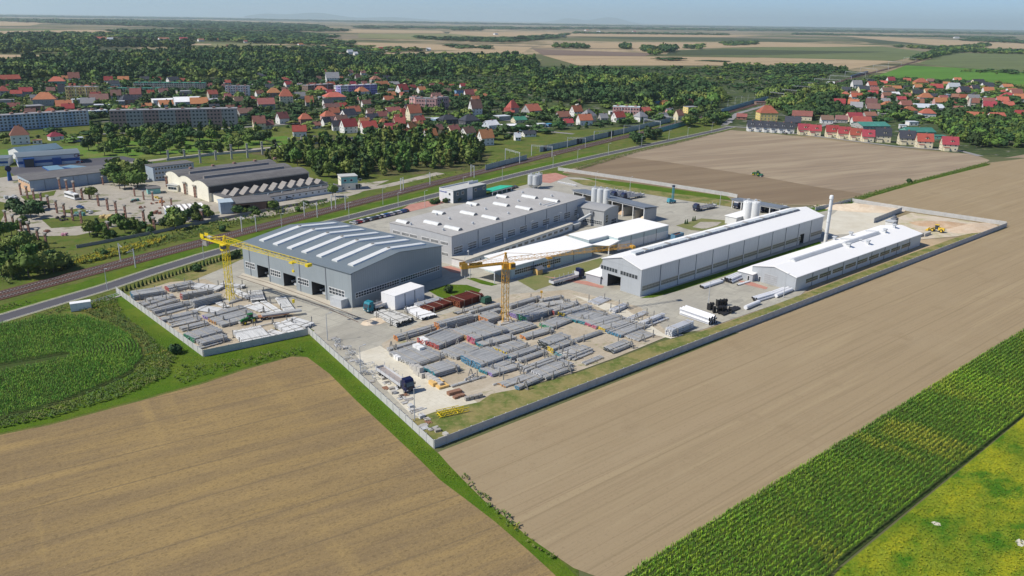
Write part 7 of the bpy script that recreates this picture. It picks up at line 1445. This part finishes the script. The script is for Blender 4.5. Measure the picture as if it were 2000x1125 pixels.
def inside(P, poly):
    x, y = P[:, 0], P[:, 1]; r_ = np.zeros(len(P), bool); n = len(poly)
    for i in range(n):
        x0, y0 = poly[i]; x1, y1 = poly[(i+1) % n]; c = ((y0 > y) != (y1 > y)); 
        with np.errstate(divide='ignore', invalid='ignore'): r_ ^= c & (x < (x1-x0)*(y-y0)/(y1-y0)+x0)
    return r_
rs = np.random.RandomState(4)
HA = np.array(HOUSES)
keep_out = [G(*p).xy for p in ((1100, 296), (1200, 272), (1330, 240), (1420, 219), (1500, 197), (1580, 176), (1680, 148), (1760, 128), (1840, 106))]
RW = np.array([(p[0], p[1]) for p in [G(*q) for q in RAIL]]); BLK = [((-40, 259), (176, 244)), ((218, 253), (466, 247)), ((130, 195), (191, 195)), ((666, 188), (737, 184)), ((812, 214), (877, 213)), ((1196, 228), (1248, 230)), ((441, 187), (487, 187)), ((262, 177), (400, 178)), ((211, 182), (312, 182)), ((602, 182), (652, 178))]
def segd(P, a, b):
    a = np.array(a[:2]); b = np.array(b[:2]); d = b-a; t_ = np.clip(((P-a)@d)/(d@d), 0, 1); return np.linalg.norm(P-(a+t_[:, None]*d), axis=1)
ROADP = [G(*q) for q in ROAD]
def scatter(poly, sp):
    W_ = np.array([G(*p)[:2] for p in poly]); lo, hi = W_.min(0), W_.max(0); A = (hi-lo).prod()
    xs = np.arange(lo[0], hi[0], sp); ys = np.arange(lo[1], hi[1], sp)
    if len(xs)*len(ys) > 400000: return np.zeros((0, 2))
    g_ = np.stack(np.meshgrid(xs, ys), -1).reshape(-1, 2); g_ = g_+rs.uniform(-.48, .48, g_.shape)*sp
    return g_[inside(g_, W_)]
def clear(P, r0=1.0):
    if not len(P): return P
    ok = np.ones(len(P), bool)
    for hx, hy, hr in HA: ok &= (np.hypot(P[:, 0]-hx, P[:, 1]-hy) > hr+2.0)
    for i in range(len(RW)-1): ok &= segd(P, RW[i], RW[i+1]) > 10
    for i in range(len(ROADP)-1): ok &= segd(P, ROADP[i], ROADP[i+1]) > 6
    for a, b in BLK:
        A = G(*a); B_ = G(*b); ok &= segd(P, (A.x, A.y+6), (B_.x, B_.y+6)) > 13
    return P[ok]
SN = {'b': 'broad', 't': 'tall', 'u': 'bush', 'c': 'cone'}
DES = {'broad': 'round crowned', 'tall': 'tall narrow', 'bush': 'low bushy', 'cone': 'pointed'}; COLN = ['mid green', 'dark green', 'yellow green']
indiv = []; stuff = []
for poly, sp, h0, h1, sh, cs, place, cap in ZN:
    P = clear(scatter(poly, sp)); rec = []
    for p in P:
        s = SN[sh[rs.randint(len(sh))]]; c = int(cs[rs.randint(len(cs))]); h = rs.uniform(h0, h1)*(.55 if s == 'bush' else 1); rec.append((p[0], p[1], h, s, c, place))
    rec.sort(key=lambda q: math.hypot(q[0], q[1])-q[2]*4); indiv += rec[:cap]; stuff += rec[cap:]
for poly, sp, h0, h1, sh, cs in ZF:
    P = scatter(poly, sp)
    if len(P) and math.hypot(*P.mean(0)) < 1500: P = clear(P)
    for p in P:
        s = SN[sh[rs.randint(len(sh))]]; f_ = math.sin(p[0]/47+math.sin(p[1]/71)*2)+math.sin(p[1]/58-p[0]/90)+rs.uniform(-.9, .9)
        if f_ > 1.75 and sp < 25: continue
        c = (1 if f_ < .35 else (0 if f_ < 1.2 else 2)) if sp < 60 else int(cs[rs.randint(len(cs))]); stuff.append((p[0], p[1], rs.uniform(h0, h1)*(.6 if s == 'bush' else 1)*rs.choice([.6, .85, 1, 1.1, 1.3]), s, c, sp))
for x, y, s in MINI:
    if s != 'x': p = G(x, y); indiv.append((p.x, p.y, 3.2 if s == 'bush' else 8, s, 2 if s == 'broad' else 1, 'standing alone near the yard and tracks'))
proto = {}; groups = defaultdict(list)
for q in indiv: groups[(q[5], q[3], q[4])].append(q)
TI = 0
for (place, s, c), L_ in groups.items():
    L_.sort(key=lambda q: math.atan2(q[0], q[1]))
    for i, q in enumerate(L_):
        t = thing('shrub' if s == 'bush' else ('poplar' if s == 'tall' else 'tree'), COLN[c]+' '+DES[s]+(' shrub ' if s == 'bush' else ' tree ')+(place if len(L_) == 1 else nth(i)+' '+place), 'shrub' if s == 'bush' else 'tree', (q[0], q[1], 0), rs.uniform(0, 6.28), 'trees '+place)
        w = q[2]*rs.uniform(.9, 1.25)*(.9 if s == 'broad' else 1); t.scale = (w, w, q[2]); TI += 1
        o = bpy.data.objects.new('crown', crown_mesh(s, rs.randint(3), c)); COL.objects.link(o); o.parent = t
        if s != 'bush' : o = bpy.data.objects.new('trunk', TRM); COL.objects.link(o); o.parent = t
# the rest of the woods as one mass per colour, merged
VV = [[], [], []]; QQ = [[], [], []]; TT = [[], [], []]; off = [0, 0, 0]
for q in stuff:
    d = math.hypot(q[0], q[1]); k = rs.randint(3); V, Q = LO[q[3]][k]; c = q[4]; sp = q[5] if not isinstance(q[5], str) else 9
    a = rs.uniform(0, 6.28); ca, sa_ = math.cos(a), math.sin(a); h = q[2]; w = max(h, sp*1.05) if q[3] == 'broad' else h
    if q[3] == 'tall' and sp > 20: w = sp*1.3
    X = np.empty_like(V); X[:, 0] = (V[:, 0]*ca-V[:, 1]*sa_)*w+q[0]; X[:, 1] = (V[:, 0]*sa_+V[:, 1]*ca)*w+q[1]; X[:, 2] = (V[:, 2]-.12)*h*1.05
    VV[c].append(X); QQ[c].append(Q+off[c]); off[c] += len(V); TT[c].append(np.full(len(Q), rs.rand()))
V = np.vstack([x for c in range(3) for x in VV[c]]); 
bs = [0, off[0], off[0]+off[1]]; Q = np.vstack([x+bs[c] for c in range(3) for x in QQ[c]]); T = np.concatenate([x for c in range(3) for x in TT[c]])
wood = npmesh('woodland', V, Q, m_leaf[0], T); [wood.data.materials.append(m_leaf[i]) for i in (1, 2)]
mi = np.concatenate([np.full(sum(len(x) for x in QQ[c]), c) for c in range(3)]).astype(np.int32); wood.data.polygons.foreach_set('material_index', mi)
kind(tag(wood, 'woods, garden trees and tree belts behind the railway up to the horizon', 'woodland'), 'stuff')
print('TREES', TI, len(stuff), len(Q))
# hedges: clipped conifers along the left yard
ca_, cb_ = G(236, 573), G(470, 497)
for i in range(34):
    p = ca_+(cb_-ca_)*(i+.5)/34
    t = thing('conifer', 'small dark conifer in the hedge row behind the left pole yard, '+nth(i), 'conifer', (p.x, p.y, .12), rs.uniform(0, 6), 'conifer hedge of the left yard'); h = rs.uniform(1.6, 2.6); t.scale = (h, h, h)
    o = bpy.data.objects.new('crown', crown_mesh('cone', i % 3, 1)); COL.objects.link(o); o.parent = t
for i, p in enumerate([(1338, 438), (1342, 437), (1353, 432), (1357, 431)]):
    t = thing('conifer', nth(i)+' small dark conifer from the left on the grass island', 'conifer', G(*p), 0, 'conifers on the grass island'); t.scale = (2.2, 2.2, 2.6); o = bpy.data.objects.new('crown', crown_mesh('cone', 1, 1)); COL.objects.link(o); o.parent = t
# ---------------------------------------------------------------- corn and rough herbs
m_corn = mat('corn leaves', (.060, .125, .022), (('n', 14, 14, 50, .45, .62, (.095, .16, .030)), ('N', .9, .9, 0, .45, .75, (.035, .080, .015))), rough=.6, spec=.3, tint=.25)
m_corn2 = mat('corn strip leaves', (.045, .095, .018), (('N', 45, 22, 50, .53, .62, (.13, .15, .03)), ('N', 60, 40, 50, .46, .60, (.085, .155, .020)), ('N', .9, .9, 0, .45, .75, (.032, .075, .012))), rough=.6, spec=.3, tint=.22)
m_weed = mat('herb leaves', (.070, .11, .032), (('n', 9, 9, 0, .45, .62, (.12, .13, .04)), ('N', .9, .9, 0, .45, .75, (.04, .075, .02)), ('n', 5, 30, 40, .66, .74, (.26, .22, .03))), rough=.8, spec=.2, tint=.25)
def clump(n, seed, h, w, s):
    r_ = np.random.RandomState(seed); V = []
    for i in range(n):
        a = r_.uniform(0, 6.28); z0 = r_.uniform(.15, .6)*h; z1 = z0+r_.uniform(.25, .45)*h; b = np.array([math.cos(a), math.sin(a)])*w; c = np.array([-math.sin(a), math.cos(a)])*s
        V += [(*(-c*.5), z0), (*(c*.5), z0), (*(b*.7+c*.4), z1), (*(b*.7-c*.4), z1)]; V += [(*(b*.7-c*.4), z1), (*(b*.7+c*.4), z1), (*(b*1.3+c*.1), z1-.12*h), (*(b*1.3-c*.1), z1-.12*h)]
    return np.array(V), np.arange(len(V)).reshape(-1, 4)
def plant(name, P, protos, m, lab, cat, s0=.8, s1=1.2, z=0.1):
    Vs, Qs, Ts = [], [], []; off = 0; n = len(P); A = rs.uniform(0, 6.28, n); S_ = rs.uniform(s0, s1, n); K = rs.randint(len(protos), size=n)
    for k, (V, Q) in enumerate(protos):
        I = np.where(K == k)[0]; ca, sa_ = np.cos(A[I])[:, None], np.sin(A[I])[:, None]; s = S_[I][:, None]
        X = (V[None, :, 0]*ca-V[None, :, 1]*sa_)*s+P[I, 0][:, None]; Y = (V[None, :, 0]*sa_+V[None, :, 1]*ca)*s+P[I, 1][:, None]; Z = V[None, :, 2]*s+z
        VV_ = np.stack([X, Y, np.broadcast_to(Z, X.shape)], -1).reshape(-1, 3); QQ_ = (Q[None]+(np.arange(len(I))*len(V))[:, None, None]).reshape(-1, 4)+off
        Vs.append(VV_); Qs.append(QQ_); off += len(VV_); Ts.append(np.repeat(rs.rand(len(I)), len(Q)))
    o = npmesh(name, np.vstack(Vs), np.vstack(Qs), m, np.concatenate(Ts)); return kind(tag(o, lab, cat), 'stuff')
CL = [clump(9, i, 1.5, .26, .10) for i in range(4)]
def rows(poly, az, dr, ds):
    W_ = np.array([G(*p)[:2] for p in poly]); u = np.array([math.sin(R(az)), math.cos(R(az))]); v = np.array([-u[1], u[0]]); a = W_@u; b = W_@v
    B_, A = np.meshgrid(np.arange(b.min(), b.max(), dr), np.arange(a.min(), a.max(), ds)); A = A+rs.uniform(-.15, .15, A.shape); B_ = B_+rs.uniform(-.09, .09, B_.shape)
    P = A.reshape(-1, 1)*u+B_.reshape(-1, 1)*v; return P[inside(P, W_)]
P = rows([(1208, 1140), (1352, 1046), (1742, 806), (2003, 646), (2180, 540), (2180, 690), (2000, 815), (1640, 1105), (1580, 1160), (1180, 1160)], 49.5, 1.05, .33)
plant('corn_strip', P[rs.rand(len(P)) > .05], CL, m_corn2, 'strip of green corn in straight rows, yellowing in a patch on the right', 'corn')
# left corn field in long bent rows
pc = G(60, 700); e1 = Vector((1, 0, 0)); out = np.array([G(*p)[:2] for p in [(-400, 690), (0, 637), (88, 621), (160, 619), (213, 635), (252, 656), (275, 680), (278, 701), (254, 730), (186, 761), (120, 787), (53, 806), (-400, 915)]])
c0 = np.array(G(120, 700)[:2]); u = np.array(G(-400, 800)[:2])-np.array(G(120, 705)[:2]); u /= np.linalg.norm(u); v = np.array([-u[1], u[0]]); pts = []
for k in range(3, 82):
    r_ = k*1.05; n = int(math.pi*r_/.42); a = np.linspace(-math.pi/2, math.pi/2, max(n, 2)); arc = c0-u*(np.cos(a)*r_)[:, None]*.85+v*(np.sin(a)*r_)[:, None]; pts.append(arc)
    s = np.arange(0, 150, .42)[:, None]
    for q in (-1, 1): pts.append(c0+v*q*r_+u*s)
P = np.vstack(pts); P = P+rs.uniform(-.1, .1, P.shape); P = P[inside(P, out)]
gap = rs.rand(len(P)) > .06; P = P[gap]
plant('corn_field', P, CL, m_corn, 'round ended corn field with bent rows at the left edge', 'corn')
WD = [clump(7, 20+i, 1.1, .55, .30) for i in range(4)]
herb = [scatter(pg, sp) for pg, sp in (([(150, 605), (200, 578), (225, 585), (245, 620), (300, 665), (345, 700), (330, 735), (250, 772), (120, 812), (0, 838), (-100, 870), (-100, 850), (0, 815), (53, 810), (120, 790), (190, 765), (258, 733), (282, 702), (279, 678), (253, 652), (213, 631)], .85),
        ([(330, 720), (430, 712), (520, 690), (590, 680), (600, 690), (480, 715), (350, 752)], 1.5), ([(0, 600), (150, 575), (180, 600), (90, 615), (0, 632)], 1.2), ([(908, 930), (945, 968), (988, 1006), (1031, 1046), (1085, 1092), (1078, 1100), (1028, 1060), (978, 1018), (932, 968), (900, 934)], 1.1), ([(470, 470), (560, 435), (700, 402), (860, 362), (1000, 325), (1000, 312), (860, 345), (700, 385), (560, 415), (380, 450), (200, 500), (0, 560), (0, 580), (200, 520), (380, 475)], 1.6), ([(1560, 406), (1625, 400), (1692, 379), (1800, 350), (1925, 318), (1935, 321), (1800, 355), (1700, 385), (1640, 405)], 1.1), ([(1120, 328), (1250, 292), (1330, 275), (1425, 252), (1425, 255), (1330, 279), (1250, 297), (1130, 333)], 1.1))]
P = np.vstack(herb); P = clear(P)
plant('rough_herbs', P, WD, m_weed, 'rough herbs and nettles around the corn, fences and the railway bank', 'herbs', .4, 1.0)
tf = [clump(4, 40+i, .45, .35, .22) for i in range(3)]
P = scatter([(400, 702), (603, 660), (640, 700), (740, 790), (850, 890), (905, 940), (870, 935), (790, 865), (695, 775), (640, 722), (600, 694), (520, 702), (380, 740), (300, 690), (250, 610), (300, 640)], .55)
plant('grass_tufts', P, tf, mat('grass blades', (.13, .23, .025), (('n', 3, 3, 0, .45, .65, (.20, .27, .04)),), rough=.8, spec=.2, tint=.3), 'bright green grass along the outside of the fences', 'grass', .2, .55)
mt = [clump(5, 60+i, .7, .35, .16) for i in range(4)]
P = scatter([(1650, 1112), (2000, 822), (2120, 740), (2120, 1180), (1600, 1180)], .62)
plant('meadow_herbs', P[rs.rand(len(P)) > .25], mt, mat('meadow herbs', (.13, .19, .02), (('N', 16, 34, 50, .42, .56, (.34, .35, .022)), ('N', 7, 12, 50, .48, .62, (.09, .20, .015)), ('N', 3, 5, 50, .5, .7, (.28, .33, .03))), rough=.8, spec=.15, tint=.15), 'yellow flowering herbs in the lower right meadow', 'herbs', .3, .8)
P = clear(scatter([(120, 515), (200, 494), (300, 470), (330, 462), (310, 476), (210, 505), (130, 522)], .8))
plant('goldenrod', P, WD, mat('yellow flowers', (.42, .36, .03), (('n', 2, 2, 0, .45, .6, (.16, .20, .03)),), rough=.8, spec=.2, tint=.2), 'yellow flowering weeds along the left part of the tracks', 'weeds', .6, 1.3)
P = clear(scatter([(0, 575), (0, 470), (150, 500), (330, 455), (560, 405), (700, 385), (860, 345), (1000, 310), (1000, 320), (700, 393), (400, 470), (200, 522)], 2.6))
plant('bank_weeds', P, WD, m_weed, 'taller weeds on the slope between the old yard and the tracks', 'weeds', .7, 1.9)
# ---------------------------------------------------------------- far hills and the air
def hills(name, x0, x1, yb, prof_, D):
    a, b = G(x0, 60), G(x1, 60); ax = math.atan2(a.x, a.y); bx = math.atan2(b.x, b.y); n = 60; mb = MB(); rows_ = []
    for j, (dd, f) in enumerate(((0, 0), (1500, 1), (6000, .6), (9000, 0))):
        rows_.append([((D+dd)*math.sin(ax+(bx-ax)*i/n), (D+dd)*math.cos(ax+(bx-ax)*i/n), f*prof_(i/n)) for i in range(n+1)])
    for j in range(3):
        for i in range(n): mb.poly([rows_[j][i], rows_[j][i+1], rows_[j+1][i+1], rows_[j+1][i]])
    kind(mb.obj(name, mat('far hill', (.05, .075, .045)), None), 'structure')
sg = lambda t, c, w: math.exp(-((t-c)/w)**2)
hills('hills', 480, 860, 30, lambda t: 330*sg(t, .35, .16)+200*sg(t, .1, .1)+150*sg(t, .75, .16)+30, 52000)
hills('hills', 1040, 1260, 40, lambda t: 420*sg(t, .68, .18)+300*sg(t, .32, .14), 60000)
hz = MB().box(-95000, 95000, -3200, 90500, -1.5, 620).obj('haze', None if 0 else m_dark)
hm = bpy.data.materials.new('haze'); hm.use_nodes = True; n_ = hm.node_tree.nodes; n_.remove(n_['Principled BSDF'])
pv = n_.new('ShaderNodeVolumePrincipled'); pv.inputs['Color'].default_value = (.74, .92, 1, 1); pv.inputs['Density'].default_value = HAZE; pv.inputs['Anisotropy'].default_value = 0.2
hm.node_tree.links.new(pv.outputs[0], n_['Material Output'].inputs['Volume']); hz.data.materials.clear(); hz.data.materials.append(hm); kind(tag(hz, 'pale blue haze of the summer air', 'haze'), 'stuff'); hz.display_type = 'WIRE'
